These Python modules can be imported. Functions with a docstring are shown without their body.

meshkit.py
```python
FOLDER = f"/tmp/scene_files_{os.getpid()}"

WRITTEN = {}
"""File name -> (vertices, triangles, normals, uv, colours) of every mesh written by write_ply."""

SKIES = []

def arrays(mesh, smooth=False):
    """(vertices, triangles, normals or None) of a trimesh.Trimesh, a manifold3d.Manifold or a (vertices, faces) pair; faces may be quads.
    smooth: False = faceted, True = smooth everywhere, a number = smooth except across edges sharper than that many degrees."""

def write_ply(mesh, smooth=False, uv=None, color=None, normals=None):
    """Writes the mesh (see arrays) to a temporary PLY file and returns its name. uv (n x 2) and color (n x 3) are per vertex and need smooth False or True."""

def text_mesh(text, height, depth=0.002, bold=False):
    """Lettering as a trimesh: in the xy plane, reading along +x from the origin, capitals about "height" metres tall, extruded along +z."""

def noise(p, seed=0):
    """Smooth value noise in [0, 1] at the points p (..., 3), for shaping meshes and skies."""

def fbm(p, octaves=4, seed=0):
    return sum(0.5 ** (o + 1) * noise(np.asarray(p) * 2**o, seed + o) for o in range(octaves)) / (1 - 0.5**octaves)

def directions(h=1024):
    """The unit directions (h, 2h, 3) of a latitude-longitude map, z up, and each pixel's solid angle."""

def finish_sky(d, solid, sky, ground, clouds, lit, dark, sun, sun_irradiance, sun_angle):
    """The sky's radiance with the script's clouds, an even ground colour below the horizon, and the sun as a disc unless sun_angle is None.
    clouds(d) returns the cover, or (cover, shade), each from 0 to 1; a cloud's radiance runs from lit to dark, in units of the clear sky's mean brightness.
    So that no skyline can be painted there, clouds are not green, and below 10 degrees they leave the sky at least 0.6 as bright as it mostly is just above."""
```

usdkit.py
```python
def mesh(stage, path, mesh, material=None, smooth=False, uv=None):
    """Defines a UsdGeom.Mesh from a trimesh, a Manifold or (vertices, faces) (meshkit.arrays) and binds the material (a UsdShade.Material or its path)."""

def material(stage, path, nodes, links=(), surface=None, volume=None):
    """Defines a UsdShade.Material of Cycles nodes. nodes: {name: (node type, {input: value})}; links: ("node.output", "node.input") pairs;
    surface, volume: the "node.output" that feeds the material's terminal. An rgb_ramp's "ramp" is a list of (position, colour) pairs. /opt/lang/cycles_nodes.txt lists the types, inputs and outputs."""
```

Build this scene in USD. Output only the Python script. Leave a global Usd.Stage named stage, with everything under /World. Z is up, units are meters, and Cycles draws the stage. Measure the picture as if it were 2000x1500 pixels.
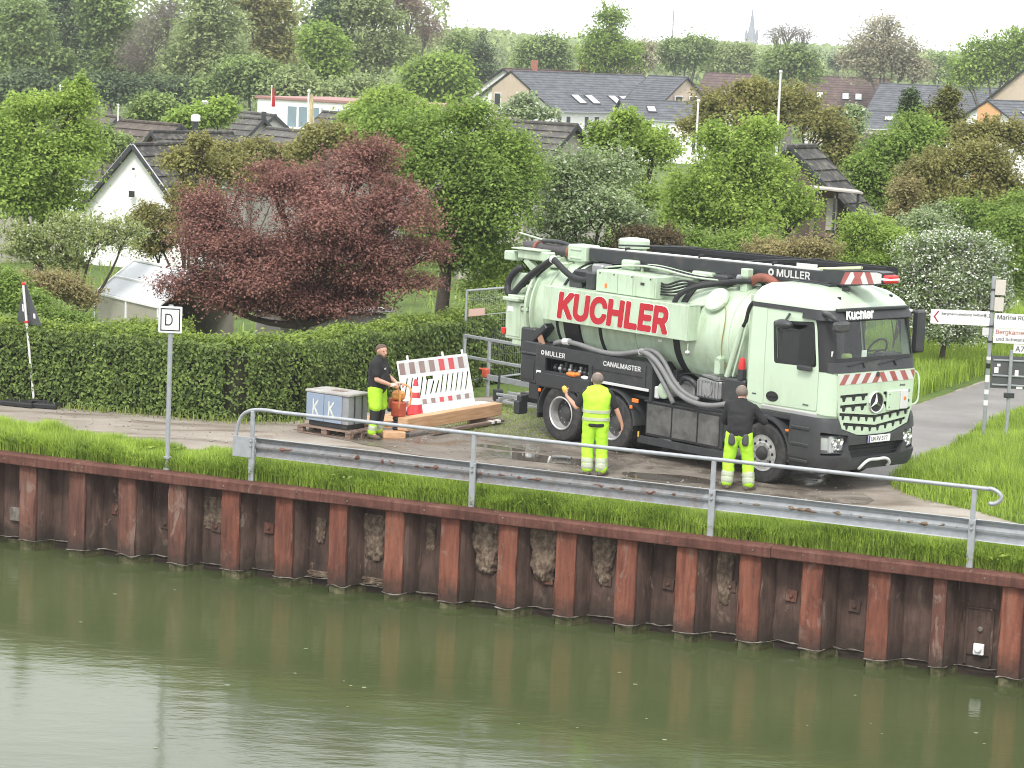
import math, numpy as np, trimesh, usdkit, meshkit, manifold3d as m3
from pxr import Usd, UsdGeom, UsdLux, UsdShade, Gf, Sdf, Vt
from shapely.geometry import Polygon, Point, LineString, MultiPolygon, box as sbox
from shapely import affinity, prepared
import shapely

# ------------------------------------------------------------------ stage, camera, sky, sun, exposure
stage = Usd.Stage.CreateInMemory()
UsdGeom.SetStageUpAxis(stage, UsdGeom.Tokens.z)
UsdGeom.SetStageMetersPerUnit(stage, 1.0)
UsdGeom.Xform.Define(stage, '/World')
UsdGeom.Scope.Define(stage, '/World/Looks')

FOC, PITCH, ROLL, EYE = 4900.0, 0.1306, 0.042, 7.14          # focal length in photo pixels, tilt, lean, metres above the quay
_f = np.array([0, math.cos(PITCH), -math.sin(PITCH)]); _u = np.array([0, math.sin(PITCH), math.cos(PITCH)]); _x = np.array([1., 0, 0])
CR = _x*math.cos(ROLL) + _u*math.sin(ROLL); CU = -_x*math.sin(ROLL) + _u*math.cos(ROLL); CF = _f
CAM = np.array([0, 0, EYE])
cam = UsdGeom.Camera.Define(stage, '/World/camera')
mtx = Gf.Matrix4d(*CR, 0, *CU, 0, *(-CF), 0, *CAM, 1)
cam.AddTransformOp().Set(mtx)
cam.CreateHorizontalApertureAttr(36.0); cam.CreateVerticalApertureAttr(27.0)
cam.CreateFocalLengthAttr(36.0*FOC/2000.0)
cam.CreateClippingRangeAttr(Gf.Vec2f(0.5, 20000))
cam.CreateExposureAttr(1.22)

SUN_EL, SUN_DIR = math.radians(52), np.array([-0.25, -0.97])
SUN_ROT = math.atan2(SUN_DIR[0], SUN_DIR[1])
skym = usdkit.material(stage, '/World/Looks/sky_overcast', {
    'tc': ('texture_coordinate', {}),
    'mp': ('mapping', {'scale': (1.0, 1.0, 2.2)}),
    'n': ('noise_texture', {'scale': 1.6, 'detail': 4.0, 'roughness': 0.55}),
    'cl': ('rgb_ramp', {'ramp': [(0.25, (7.6, 7.8, 8.0)), (0.55, (9.2, 9.3, 9.4)), (0.8, (10.4, 10.4, 10.3))]}),
    'sky': ('sky_texture', {'sky_type': 'single_scattering', 'sun_disc': False, 'sun_elevation': SUN_EL, 'sun_rotation': SUN_ROT}),
    'mx': ('mix_color', {'fac': 0.9, 'use_clamp': False}),
    'b': ('background_shader', {'strength': 0.1})},
    [('tc.generated', 'mp.vector'), ('mp.vector', 'n.vector'), ('n.fac', 'cl.fac'), ('sky.color', 'mx.a'), ('cl.color', 'mx.b'), ('mx.result', 'b.color')], surface='b.background')
dome = UsdLux.DomeLight.Define(stage, '/World/sky'); dome.CreateIntensityAttr(1.0)
UsdShade.MaterialBindingAPI.Apply(dome.GetPrim()).Bind(skym)
dome.GetPrim().SetCustomDataByKey('kind', 'structure')
sun = UsdLux.DistantLight.Define(stage, '/World/sun')
sun.CreateIntensityAttr(0.34); sun.CreateAngleAttr(14.0); sun.CreateColorAttr(Gf.Vec3f(1.0, 0.965, 0.91)); sun.CreateNormalizeAttr(True)
_sd = np.array([*(SUN_DIR/np.linalg.norm(SUN_DIR)*math.cos(SUN_EL)), math.sin(SUN_EL)])
_sx = np.cross([0, 0, 1.], _sd); _sx /= np.linalg.norm(_sx); _sy = np.cross(_sd, _sx)
sun.AddTransformOp().Set(Gf.Matrix4d(*_sx, 0, *_sy, 0, *_sd, 0, 0, 0, 50, 1))

# ------------------------------------------------------------------ points of the place read off the photograph
def ray(px, py): return CR*(px-1000)/FOC - CU*(py-750)/FOC + CF
def at(px, py, z=0.0): d = ray(px, py); return CAM + d*((z-EYE)/d[2])            # the ground point at a height
def atY(px, py, Y): d = ray(px, py); return CAM + d*(Y/d[1])                       # the point at a distance

# ------------------------------------------------------------------ naming and mesh helpers
_used = {}; _last = [None]; HAZE = 0.00024
def fresh(parent, name):
    k = _used.get((parent, name), 0); _used[(parent, name)] = k+1
    return f'{parent}/{name}' if k == 0 else f'{parent}/{name}_{k:03d}'
def tag(prim, label=None, cat=None, group=None, kind=None):
    p = prim.GetPrim() if hasattr(prim, 'GetPrim') else prim
    for k, v in (('label', label), ('category', cat), ('group', group), ('kind', kind)):
        if v: p.SetCustomDataByKey(k, v)
    return p
def thing(name, label, cat, loc=(0, 0, 0), rotz=0.0, group=None, scale=None, rot=None):
    x = UsdGeom.Xform.Define(stage, fresh('/World', name))
    x.AddTranslateOp().Set(Gf.Vec3d(*map(float, loc)))
    if rotz: x.AddRotateZOp().Set(math.degrees(rotz))
    if rot: x.AddRotateXYZOp().Set(Gf.Vec3f(*rot))
    if scale: x.AddScaleOp().Set(Gf.Vec3f(*scale))
    tag(x, label, cat, group); return x.GetPrim()
def group_part(parent, name, loc=(0, 0, 0), rotz=0.0, label=None):
    x = UsdGeom.Xform.Define(stage, fresh(str(parent.GetPath()), name))
    x.AddTranslateOp().Set(Gf.Vec3d(*map(float, loc)))
    if rotz: x.AddRotateZOp().Set(math.degrees(rotz))
    if label: tag(x, label)
    return x.GetPrim()
def cat_mesh(parts):
    V, F, n = [], [], 0
    for p in parts:
        if isinstance(p, (tuple, list)): v, f = np.asarray(p[0], float), np.asarray(p[1], int)
        elif hasattr(p, 'to_mesh'): mm = p.to_mesh(); v, f = np.asarray(mm.vert_properties[:, :3], float), np.asarray(mm.tri_verts, int)
        else: v, f = np.asarray(p.vertices), np.asarray(p.faces)
        if f.shape[1] == 4: f = np.vstack([f[:, [0, 1, 2]], f[:, [0, 2, 3]]])
        V.append(v); F.append(f+n); n += len(v)
    return np.vstack(V), np.vstack(F)
def put(name, mesh, mat, parent=None, smooth=False, label=None, **k):
    if isinstance(mesh, list): mesh = cat_mesh(mesh)
    root = '/World' if parent is None else str(parent.GetPath())
    v, f = cat_mesh([mesh]); u, inv = np.unique(f, return_inverse=True)
    if len(u) < len(v): mesh = (v[u], inv.reshape(f.shape))
    m = usdkit.mesh(stage, fresh(root, name), mesh, mat, smooth)
    if label or k: tag(m, label, **k)
    _last[0] = m.GetPrim().GetPath(); return m.GetPrim()
def put_leaves(name, mesh, mat, parent=None, per=4, seed=0, clump=14, **k):
    """leaves or blades, each with a tone of its own"""
    p = put(name, mesh, mat, parent, **k); n = len(mesh[0])//per; r = np.random.default_rng(seed+n)
    t = .62*r.random(n)+.38*np.repeat(r.random(n//clump+1), clump)[:n]
    UsdGeom.PrimvarsAPI(p).CreatePrimvar('tone', Sdf.ValueTypeNames.FloatArray, 'vertex').Set(Vt.FloatArray.FromNumpy(np.repeat(t, per).astype(np.float32)))
    return p
def xf(mesh, rot=None, t=None, s=None):
    v, f = (np.asarray(mesh[0], float), mesh[1]) if isinstance(mesh, (tuple, list)) else cat_mesh([mesh])
    if s is not None: v = v*np.asarray(s, float)
    if rot is not None: v = v@np.asarray(rot).T
    if t is not None: v = v+np.asarray(t, float)
    return v, f
def Rz(a): c, s = math.cos(a), math.sin(a); return np.array([[c, -s, 0], [s, c, 0], [0, 0, 1.]])
def Rx(a): c, s = math.cos(a), math.sin(a); return np.array([[1, 0, 0], [0, c, -s], [0, s, c.real]])
def Ry(a): c, s = math.cos(a), math.sin(a); return np.array([[c, 0, s], [0, 1, 0], [-s, 0, c]])
_cs = [(sx, sy, sz) for sx in (-1, 1) for sy in (-1, 1) for sz in (-1, 1)]
_cv = np.array([[(c[0]*(1 if a == 0 else .8)), (c[1]*(1 if a == 1 else .8)), (c[2]*(1 if a == 2 else .8))] for c in _cs for a in range(3)])
_ch = trimesh.Trimesh(_cv, trimesh.convex.convex_hull(_cv).faces, process=False)
_hull = trimesh.convex.convex_hull(_cv)
_map = [int(np.argmin(np.abs(_cv-h).sum(1))) for h in _hull.vertices]
_cf = np.array([[_map[i] for i in f] for f in _hull.faces])
def cbox(c, s, ch=0.008, rot=None):
    """box with chamfered edges: centre, size, chamfer"""
    h = np.asarray(s, float)/2; ch = min(ch, 0.45*h.min()*2*0.5)
    v = np.array([[cc[0]*(h[0] if a == 0 else h[0]-ch), cc[1]*(h[1] if a == 1 else h[1]-ch), cc[2]*(h[2] if a == 2 else h[2]-ch)] for cc in _cs for a in range(3)])
    if rot is not None: v = v@np.asarray(rot).T
    return v+np.asarray(c, float), _cf
def bx(x0, x1, y0, y1, z0, z1, ch=0.008): return cbox(((x0+x1)/2, (y0+y1)/2, (z0+z1)/2), (abs(x1-x0), abs(y1-y0), abs(z1-z0)), ch)
def bar(p, q, w, h, ch=0.004, up=(0, 0, 1.)):
    """square bar from p to q"""
    p, q = np.asarray(p, float), np.asarray(q, float); d = q-p; L = np.linalg.norm(d); d = d/L
    up = np.asarray(up, float)
    if abs(d@up) > 0.98: up = np.array([0, 1., 0])
    y = np.cross(up, d); y /= np.linalg.norm(y); z = np.cross(d, y)
    return cbox((p+q)/2, (L, w, h), ch, np.stack([d, y, z], 1))
def tube(pts, r, n=8, caps=True):
    pts = np.asarray(pts, float); m = len(pts); r = np.broadcast_to(np.asarray(r, float), (m,))
    t = np.gradient(pts, axis=0); t /= np.maximum(np.linalg.norm(t, axis=1, keepdims=True), 1e-9)
    a = np.array([0, 0, 1.]) if abs(t[0][2]) < 0.9 else np.array([1., 0, 0])
    u = np.cross(t[0], a); u /= np.linalg.norm(u); V = []
    ang = np.linspace(0, 2*math.pi, n, endpoint=False)
    for i in range(m):
        u = u-t[i]*(u@t[i]); u /= max(np.linalg.norm(u), 1e-9); w = np.cross(t[i], u)
        V.append(pts[i]+r[i]*(np.cos(ang)[:, None]*u+np.sin(ang)[:, None]*w))
    V = np.vstack(V); F = []
    k = np.arange(n); k2 = (k+1) % n
    for i in range(m-1):
        a0, b0 = i*n, (i+1)*n
        F += [np.stack([a0+k, a0+k2, b0+k2], 1), np.stack([a0+k, b0+k2, b0+k], 1)]
    F = np.vstack(F)
    if caps:
        V = np.vstack([V, pts[0], pts[-1]]); e = (m-1)*n
        F = np.vstack([F, np.stack([np.full(n, m*n), k2, k], 1), np.stack([np.full(n, m*n+1), e+k, e+k2], 1)])
    return V, F
def rod(p, q, r, n=10): return tube([p, q], r, n)
def smooth_path(pts, k=24):
    pts = np.asarray(pts, float)
    from scipy.interpolate import CubicSpline
    d = np.r_[0, np.cumsum(np.linalg.norm(np.diff(pts, axis=0), axis=1))]
    return CubicSpline(d, pts)(np.linspace(0, d[-1], k))
def loft(rings, cap=True):
    """closed rings with equal counts, counter-clockwise seen from the last ring"""
    rings = [np.asarray(r, float) for r in rings]; n = len(rings[0]); V = np.vstack(rings); F = []
    k = np.arange(n); k2 = (k+1) % n
    for i in range(len(rings)-1):
        a0, b0 = i*n, (i+1)*n
        F += [np.stack([a0+k, a0+k2, b0+k2], 1), np.stack([a0+k, b0+k2, b0+k], 1)]
    F = np.vstack(F)
    if cap:
        m = len(rings); V = np.vstack([V, rings[0].mean(0), rings[-1].mean(0)]); e = (m-1)*n
        F = np.vstack([F, np.stack([np.full(n, m*n), k2, k], 1), np.stack([np.full(n, m*n+1), e+k, e+k2], 1)])
    return V, F
def rrect(x0, x1, y0, y1, r, z, n=4):
    out = []
    for cx, cy, a0 in ((x1-r, y1-r, 0), (x0+r, y1-r, 90), (x0+r, y0+r, 180), (x1-r, y0+r, 270)):
        for a in np.radians(np.linspace(a0, a0+90, n+1)): out.append((cx+r*math.cos(a), cy+r*math.sin(a), z))
    return np.array(out)
def lathe(prof, n=24, axis='z', cap=True):
    """revolve (r, h) pairs about an axis"""
    a = np.linspace(0, 2*math.pi, n, endpoint=False); rings = []
    for r, h in prof:
        c = np.stack([r*np.cos(a), r*np.sin(a), np.full(n, h)], 1)
        rings.append(c)
    v, f = loft(rings, cap)
    if axis == 'x': v = v[:, [2, 0, 1]]
    if axis == 'y': v = v[:, [1, 2, 0]]
    return v, f
def plate(poly, t, plane='xy'):
    """extrude a shapely polygon by t; plane says where its axes go"""
    geoms = getattr(poly, 'geoms', [poly])
    m = cat_mesh([trimesh.creation.extrude_polygon(g, t, engine='earcut') for g in geoms if g.area > 1e-7])
    return m
def onto(mesh, o, ex, ey):
    """place a mesh drawn in xy so that x runs along ex and y along ey from the point o"""
    ex, ey = np.asarray(ex, float), np.asarray(ey, float); ez = np.cross(ex, ey)
    v, f = cat_mesh([mesh]); return v@np.stack([ex, ey, ez])+np.asarray(o, float), f
def fat(mesh, grow, depth):
    """thicker strokes for flat lettering"""
    cs = man(mesh).slice(depth*0.5).offset(grow, m3.JoinType.Round, 2.0, 8).simplify(grow*0.15)
    return cat_mesh([m3.Manifold.extrude(cs, depth)])
def text(s, h, depth=0.004, bold=True, shear=0.0, sx=1.0):
    v, f = cat_mesh([meshkit.text_mesh(s, h, depth, bold)])
    v = v.copy(); v[:, 0] = v[:, 0]*sx+v[:, 1]*shear; return v, f
def man(mesh):
    v, f = cat_mesh([mesh]); t = trimesh.Trimesh(v, f, process=True)
    if t.volume < 0: t.invert()
    return m3.Manifold(m3.Mesh(np.asarray(t.vertices, np.float32), np.asarray(t.faces, np.uint32)))
def grid_poly(poly, z, step=None):
    """a flat sheet over a shapely polygon"""
    v, f = [], []
    n = 0
    for g in getattr(poly, 'geoms', [poly]):
        vv, ff = trimesh.creation.triangulate_polygon(g, engine='earcut')
        v.append(np.c_[vv, np.full(len(vv), z)]); f.append(ff+n); n += len(vv)
    v, f = np.vstack(v), np.vstack(f)
    a = np.cross(v[f[:, 1]]-v[f[:, 0]], v[f[:, 2]]-v[f[:, 0]])[:, 2]
    f[a < 0] = f[a < 0][:, ::-1]
    return v, f
# ------------------------------------------------------------------ materials
def L(n): return '/World/Looks/'+n
def paint(name, col, rough=0.45, metal=0.0, var=0.0, vscale=3.0, dirt=None, dirt_amt=0.0, dscale=2.0, bump=0.0, bscale=60.0, coat=0.0, spec=0.5, streak=False):
    """a coloured surface with slight variation, dirt of its own and fine relief"""
    nodes = {'p': ('principled_bsdf', {'roughness': rough, 'metallic': metal, 'base_color': col, 'specular_ior_level': spec, 'coat_weight': coat})}
    links = []
    if var or dirt is not None:
        nodes['tc'] = ('texture_coordinate', {})
    src = None
    if var:
        c = np.array(col)
        nodes['n'] = ('noise_texture', {'scale': vscale, 'detail': 5.0, 'roughness': 0.6})
        nodes['r'] = ('rgb_ramp', {'ramp': [(0.3, tuple(c*(1-var))), (0.7, tuple(np.minimum(c*(1+var), .95)))]})
        links += [('tc.object', 'n.vector'), ('n.fac', 'r.fac')]; src = 'r.color'
    if dirt is not None:
        nodes['dn'] = ('noise_texture', {'scale': dscale, 'detail': 8.0, 'roughness': 0.65, 'distortion': 0.4})
        nodes['dr'] = ('map_range', {'from_min': 0.62-0.3*dirt_amt, 'from_max': 0.78, 'to_min': 0.0, 'to_max': min(1.0, 0.4+dirt_amt*.6), 'clamp': True})
        nodes['dm'] = ('mix_color', {'fac': 0.0, 'a': col, 'b': dirt})
        if streak:
            nodes['dmp'] = ('mapping', {'scale': (1.6, 1.6, 0.35)}); links += [('tc.object', 'dmp.vector'), ('dmp.vector', 'dn.vector')]
        else: links.append(('tc.object', 'dn.vector'))
        links += [('dn.fac', 'dr.value'), ('dr.result', 'dm.fac')]
        if src: links.append((src, 'dm.a'))
        src = 'dm.result'
    if src: links.append((src, 'p.base_color'))
    if bump:
        nodes['tb'] = ('texture_coordinate', {})
        nodes['bn'] = ('noise_texture', {'scale': bscale, 'detail': 4.0})
        nodes['b'] = ('bump', {'strength': min(1.0, bump), 'distance': 0.01})
        links += [('tb.object', 'bn.vector'), ('bn.fac', 'b.height'), ('b.normal', 'p.normal')]
    return usdkit.material(stage, L(name), nodes, links, surface='p.BSDF')
def foliage(name, dark, light, trans=0.3, accent=None, accent_amt=0.0, cscale=0.9):
    """leaves: every leaf its own tone, clumps lighter and darker, light passing through"""
    nodes = {'g': ('geometry', {}), 'at': ('attribute', {'attribute': 'tone'}), 'n': ('noise_texture', {'scale': cscale, 'detail': 3.0}),
             'm': ('math', {'math_type': 'multiply_add', 'value2': 0.75, 'value3': -0.25}),
             'a': ('math', {'math_type': 'multiply_add', 'value2': 0.8}),
             'r': ('rgb_ramp', {'ramp': [(0.1, dark), (0.55, tuple((np.array(dark)+np.array(light))/2)), (0.95, light)]}),
             'p': ('principled_bsdf', {'roughness': 0.55, 'specular_ior_level': 0.35}),
             't': ('translucent_bsdf', {}), 'x': ('mix_closure', {'fac': trans})}
    links = [('g.position', 'n.vector'), ('at.fac', 'm.value1'), ('n.fac', 'a.value1'), ('m.value', 'a.value3'), ('a.value', 'r.fac')]
    src = 'r.color'
    if accent is not None:
        nodes['w'] = ('white_noise_texture', {'dimensions': '1D'})
        nodes['c'] = ('math', {'math_type': 'less_than', 'value2': accent_amt})
        nodes['mx'] = ('mix_color', {'b': accent})
        links += [('at.fac', 'w.w'), ('w.value', 'c.value1'), ('c.value', 'mx.fac'), (src, 'mx.a')]; src = 'mx.result'
    links += [(src, 'p.base_color'), (src, 't.color'), ('p.BSDF', 'x.closure1'), ('t.BSDF', 'x.closure2')]
    return usdkit.material(stage, L(name), nodes, links, surface='x.closure')
mint = paint('mint_paint', (0.44, 0.545, 0.405), 0.38, var=0.04, vscale=1.5, dirt=(0.23, 0.25, 0.155), dirt_amt=0.55, dscale=2.6, coat=0.25, streak=True)
mint_clean = paint('mint_cab_paint', (0.465, 0.57, 0.43), 0.28, var=0.03, coat=0.5, dirt=(0.34, 0.38, 0.28), dirt_amt=0.22, dscale=2.0, streak=True)
charcoal = paint('charcoal_paint', (0.028, 0.030, 0.032), 0.45, var=0.15, dirt=(0.10, 0.09, 0.08), dirt_amt=0.3, dscale=4)
plastic = paint('dark_plastic', (0.035, 0.036, 0.038), 0.55, var=0.1, dirt=(0.09, 0.085, 0.08), dirt_amt=0.2, dscale=5)
blackish = paint('black_rubber', (0.012, 0.012, 0.013), 0.6, var=0.1)
tyre_m = paint('tyre_rubber', (0.022, 0.022, 0.023), 0.75, var=0.15, dirt=(0.11, 0.10, 0.085), dirt_amt=0.5, dscale=6, bump=0.3, bscale=40)
rim_m = paint('silver_rim', (0.5, 0.5, 0.49), 0.4, 0.5, var=0.1, dirt=(0.14, 0.11, 0.09), dirt_amt=0.5, dscale=9)
dark_rim = paint('dark_wheel_centre', (0.05, 0.05, 0.05), 0.55, 0.2, var=0.2, dirt=(0.12, 0.1, 0.09), dirt_amt=0.4, dscale=8)
galv = paint('galvanised_steel', (0.33, 0.345, 0.36), 0.5, 0.35, var=0.12, vscale=9, dirt=(0.27, 0.24, 0.20), dirt_amt=0.3, dscale=6)
galv_worn = paint('worn_galvanised_steel', (0.30, 0.315, 0.33), 0.5, 0.3, var=0.25, vscale=5, dirt=(0.13, 0.085, 0.06), dirt_amt=0.85, dscale=5)
hose_m = paint('grey_hose', (0.17, 0.17, 0.17), 0.6, var=0.12, vscale=8, dirt=(0.3, 0.28, 0.25), dirt_amt=0.3)
chrome = paint('bright_metal', (0.7, 0.7, 0.7), 0.18, 0.95)
steel = paint('machined_steel', (0.33, 0.33, 0.33), 0.42, 0.6, var=0.2, vscale=7)
white_p = paint('white_paint', (0.78, 0.78, 0.77), 0.5, var=0.03, dirt=(0.55, 0.53, 0.5), dirt_amt=0.2)
red_p = paint('red_lettering', (0.40, 0.012, 0.022), 0.45)
red_dull = paint('dull_red_reflector', (0.33, 0.09, 0.08), 0.4, var=0.2, vscale=4, dirt=(0.28, 0.20, 0.18), dirt_amt=0.5)
lightgrey = paint('light_grey', (0.55, 0.55, 0.54), 0.5, var=0.05)
orange_l = paint('orange_lamp', (0.75, 0.19, 0.03), 0.25)
red_l = paint('red_lamp', (0.55, 0.03, 0.03), 0.25)
lens = paint('lamp_lens', (0.55, 0.57, 0.58), 0.08, 0.4)
rustred = paint('rust_red', (0.22, 0.07, 0.045), 0.7, var=0.25, vscale=6)
def glass(name, tint, extra=0.0):
    return usdkit.material(stage, L(name), {'t': ('transparent_bsdf', {'color': tint}), 'g': ('glossy_bsdf', {'roughness': 0.03, 'color': (0.9, 0.9, 0.9)}),
        'f': ('fresnel', {'IOR': 1.52}), 'geo': ('geometry', {}), 'inv': ('math', {'math_type': 'subtract', 'value1': 1.0}), 'mul': ('math', {'math_type': 'multiply'}), 'm': ('mix_closure', {})},
        [('geo.backfacing', 'inv.value2'), ('f.fac', 'mul.value1'), ('inv.value', 'mul.value2'), ('mul.value', 'm.fac'), ('t.BSDF', 'm.closure1'), ('g.BSDF', 'm.closure2')], surface='m.closure')
glass_cab = glass('cab_glass', (0.86, 0.9, 0.87))
glass_win = glass('window_glass', (0.6, 0.65, 0.66))
# ------------------------------------------------------------------ the setting: quay, canal, ground
WO, WA = np.array([-4.2353, 40.7214]), -0.4112                 # the line of the guardrail posts along the quay
WD = np.array([math.cos(WA), math.sin(WA)]); WN = np.array([math.sin(WA), -math.cos(WA)])   # along the quay, towards the water
def W(s, n, z=0.0): p = WO+WD*s+WN*n; return np.array([p[0], p[1], z])
def W2(s, n): p = WO+WD*s+WN*n; return (p[0], p[1])
EDGE_S = [-60, -14, -7, -3, 0, 5, 10, 12, 60]; EDGE_N = [-2.0, -1.9, -1.65, -1.2, -1.0, -1.0, -.95, -.9, -.9]
def edge(s): return np.interp(s, EDGE_S, EDGE_N)
near = [W2(s, edge(s)) for s in np.linspace(-50, 40, 91)]
pave_poly = Polygon(near+[W2(40, -3.9), W2(20, -3.9), (8.3, 39.5), (7.66, 40.66), (7.05, 41.4), (6.72, 42.3), (6.75, 43.7), (7.44, 45.85), (8.34, 47.5), (9.7, 51.03), (11.15, 54.11), (15, 61.8), (24, 79), (36, 101),
    (33.5, 102.5), (21.2, 80), (12.68, 61.87), (10.69, 57.81), (8.7, 53.76), (7.6, 52.2), (6, 51.6), (4.4, 52.2), (3.2, 54.0), (0.6, 53.6), (-4.3, 47.3), (-5.6, 47.1), (-9.97, 48.5), (-14, 49.9), W2(-30, -8.2), W2(-50, -8.2)]).buffer(0)
def wobble(poly, seed, amp=0.08, step=0.35):
    c = poly.segmentize(step); out = []
    p = np.array(c.exterior.coords); q = np.c_[p, np.zeros(len(p))]
    d = np.stack([meshkit.noise(q*1.3+seed), meshkit.noise(q*1.3+seed+31)], 1)
    return Polygon(p+amp*d*1.6).buffer(0)
pave_poly = wobble(pave_poly, 3.0)
shapely.prepare(pave_poly)
def ground_z(x, y):
    d = shapely.distance(pave_poly, shapely.points(x, y))
    z = np.interp(d, [0, 3, 13, 45, 160, 400, 5000], [0, 0, -0.8, -1.2, -2.4, -2.6, -2.6])
    return z
def g1(x, y): return float(ground_z(np.array([x]), np.array([y]))[0])
grass_ground = usdkit.material(stage, L('garden_ground'), {
    'g': ('geometry', {}), 'n': ('noise_texture', {'scale': 0.35, 'detail': 6.0, 'roughness': 0.6}), 'n2': ('noise_texture', {'scale': 7.0, 'detail': 4.0}),
    'r': ('rgb_ramp', {'ramp': [(0.3, (0.06, 0.085, 0.025)), (0.48, (0.10, 0.15, 0.04)), (0.62, (0.13, 0.18, 0.05)), (0.75, (0.15, 0.13, 0.08))]}),
    'mx': ('mix_color', {'blend_type': 'multiply', 'fac': 0.6}), 'r2': ('rgb_ramp', {'ramp': [(0.3, (0.5, 0.5, 0.5)), (0.7, (1, 1, 1))]}),
    'b': ('bump', {'strength': 0.6, 'distance': 0.05}), 'p': ('principled_bsdf', {'roughness': 0.9, 'specular_ior_level': 0.1})},
    [('g.position', 'n.vector'), ('g.position', 'n2.vector'), ('n.fac', 'r.fac'), ('n2.fac', 'r2.fac'), ('r.color', 'mx.a'), ('r2.color', 'mx.b'), ('mx.result', 'p.base_color'), ('n2.fac', 'b.height'), ('b.normal', 'p.normal')], surface='p.BSDF')
ss = np.unique(np.r_[-4000, -1500, -600, -250, -110, -60, np.arange(-40, 60, 1.2), 80, 130, 260, 600, 1500, 4000])
ns = -np.unique(np.r_[0.0, np.arange(0.6, 80, 1.2), 90, 105, 125, 150, 180, 220, 280, 400, 700, 1300, 2500, 5000])[::-1]
S, N = np.meshgrid(ss, ns, indexing='ij')
XY = WO+S[..., None]*WD+N[..., None]*WN
gz = ground_z(XY[..., 0].ravel(), XY[..., 1].ravel()).reshape(S.shape)-0.012
V = np.c_[XY.reshape(-1, 2), gz.ravel()]
a = np.arange(len(ss)-1)[:, None]*len(ns)+np.arange(len(ns)-1)[None]; a = a.ravel()
Fq = np.stack([a, a+len(ns), a+len(ns)+1, a+1], 1)
put('ground', (V, Fq), grass_ground, kind='structure', smooth=True)

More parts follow.
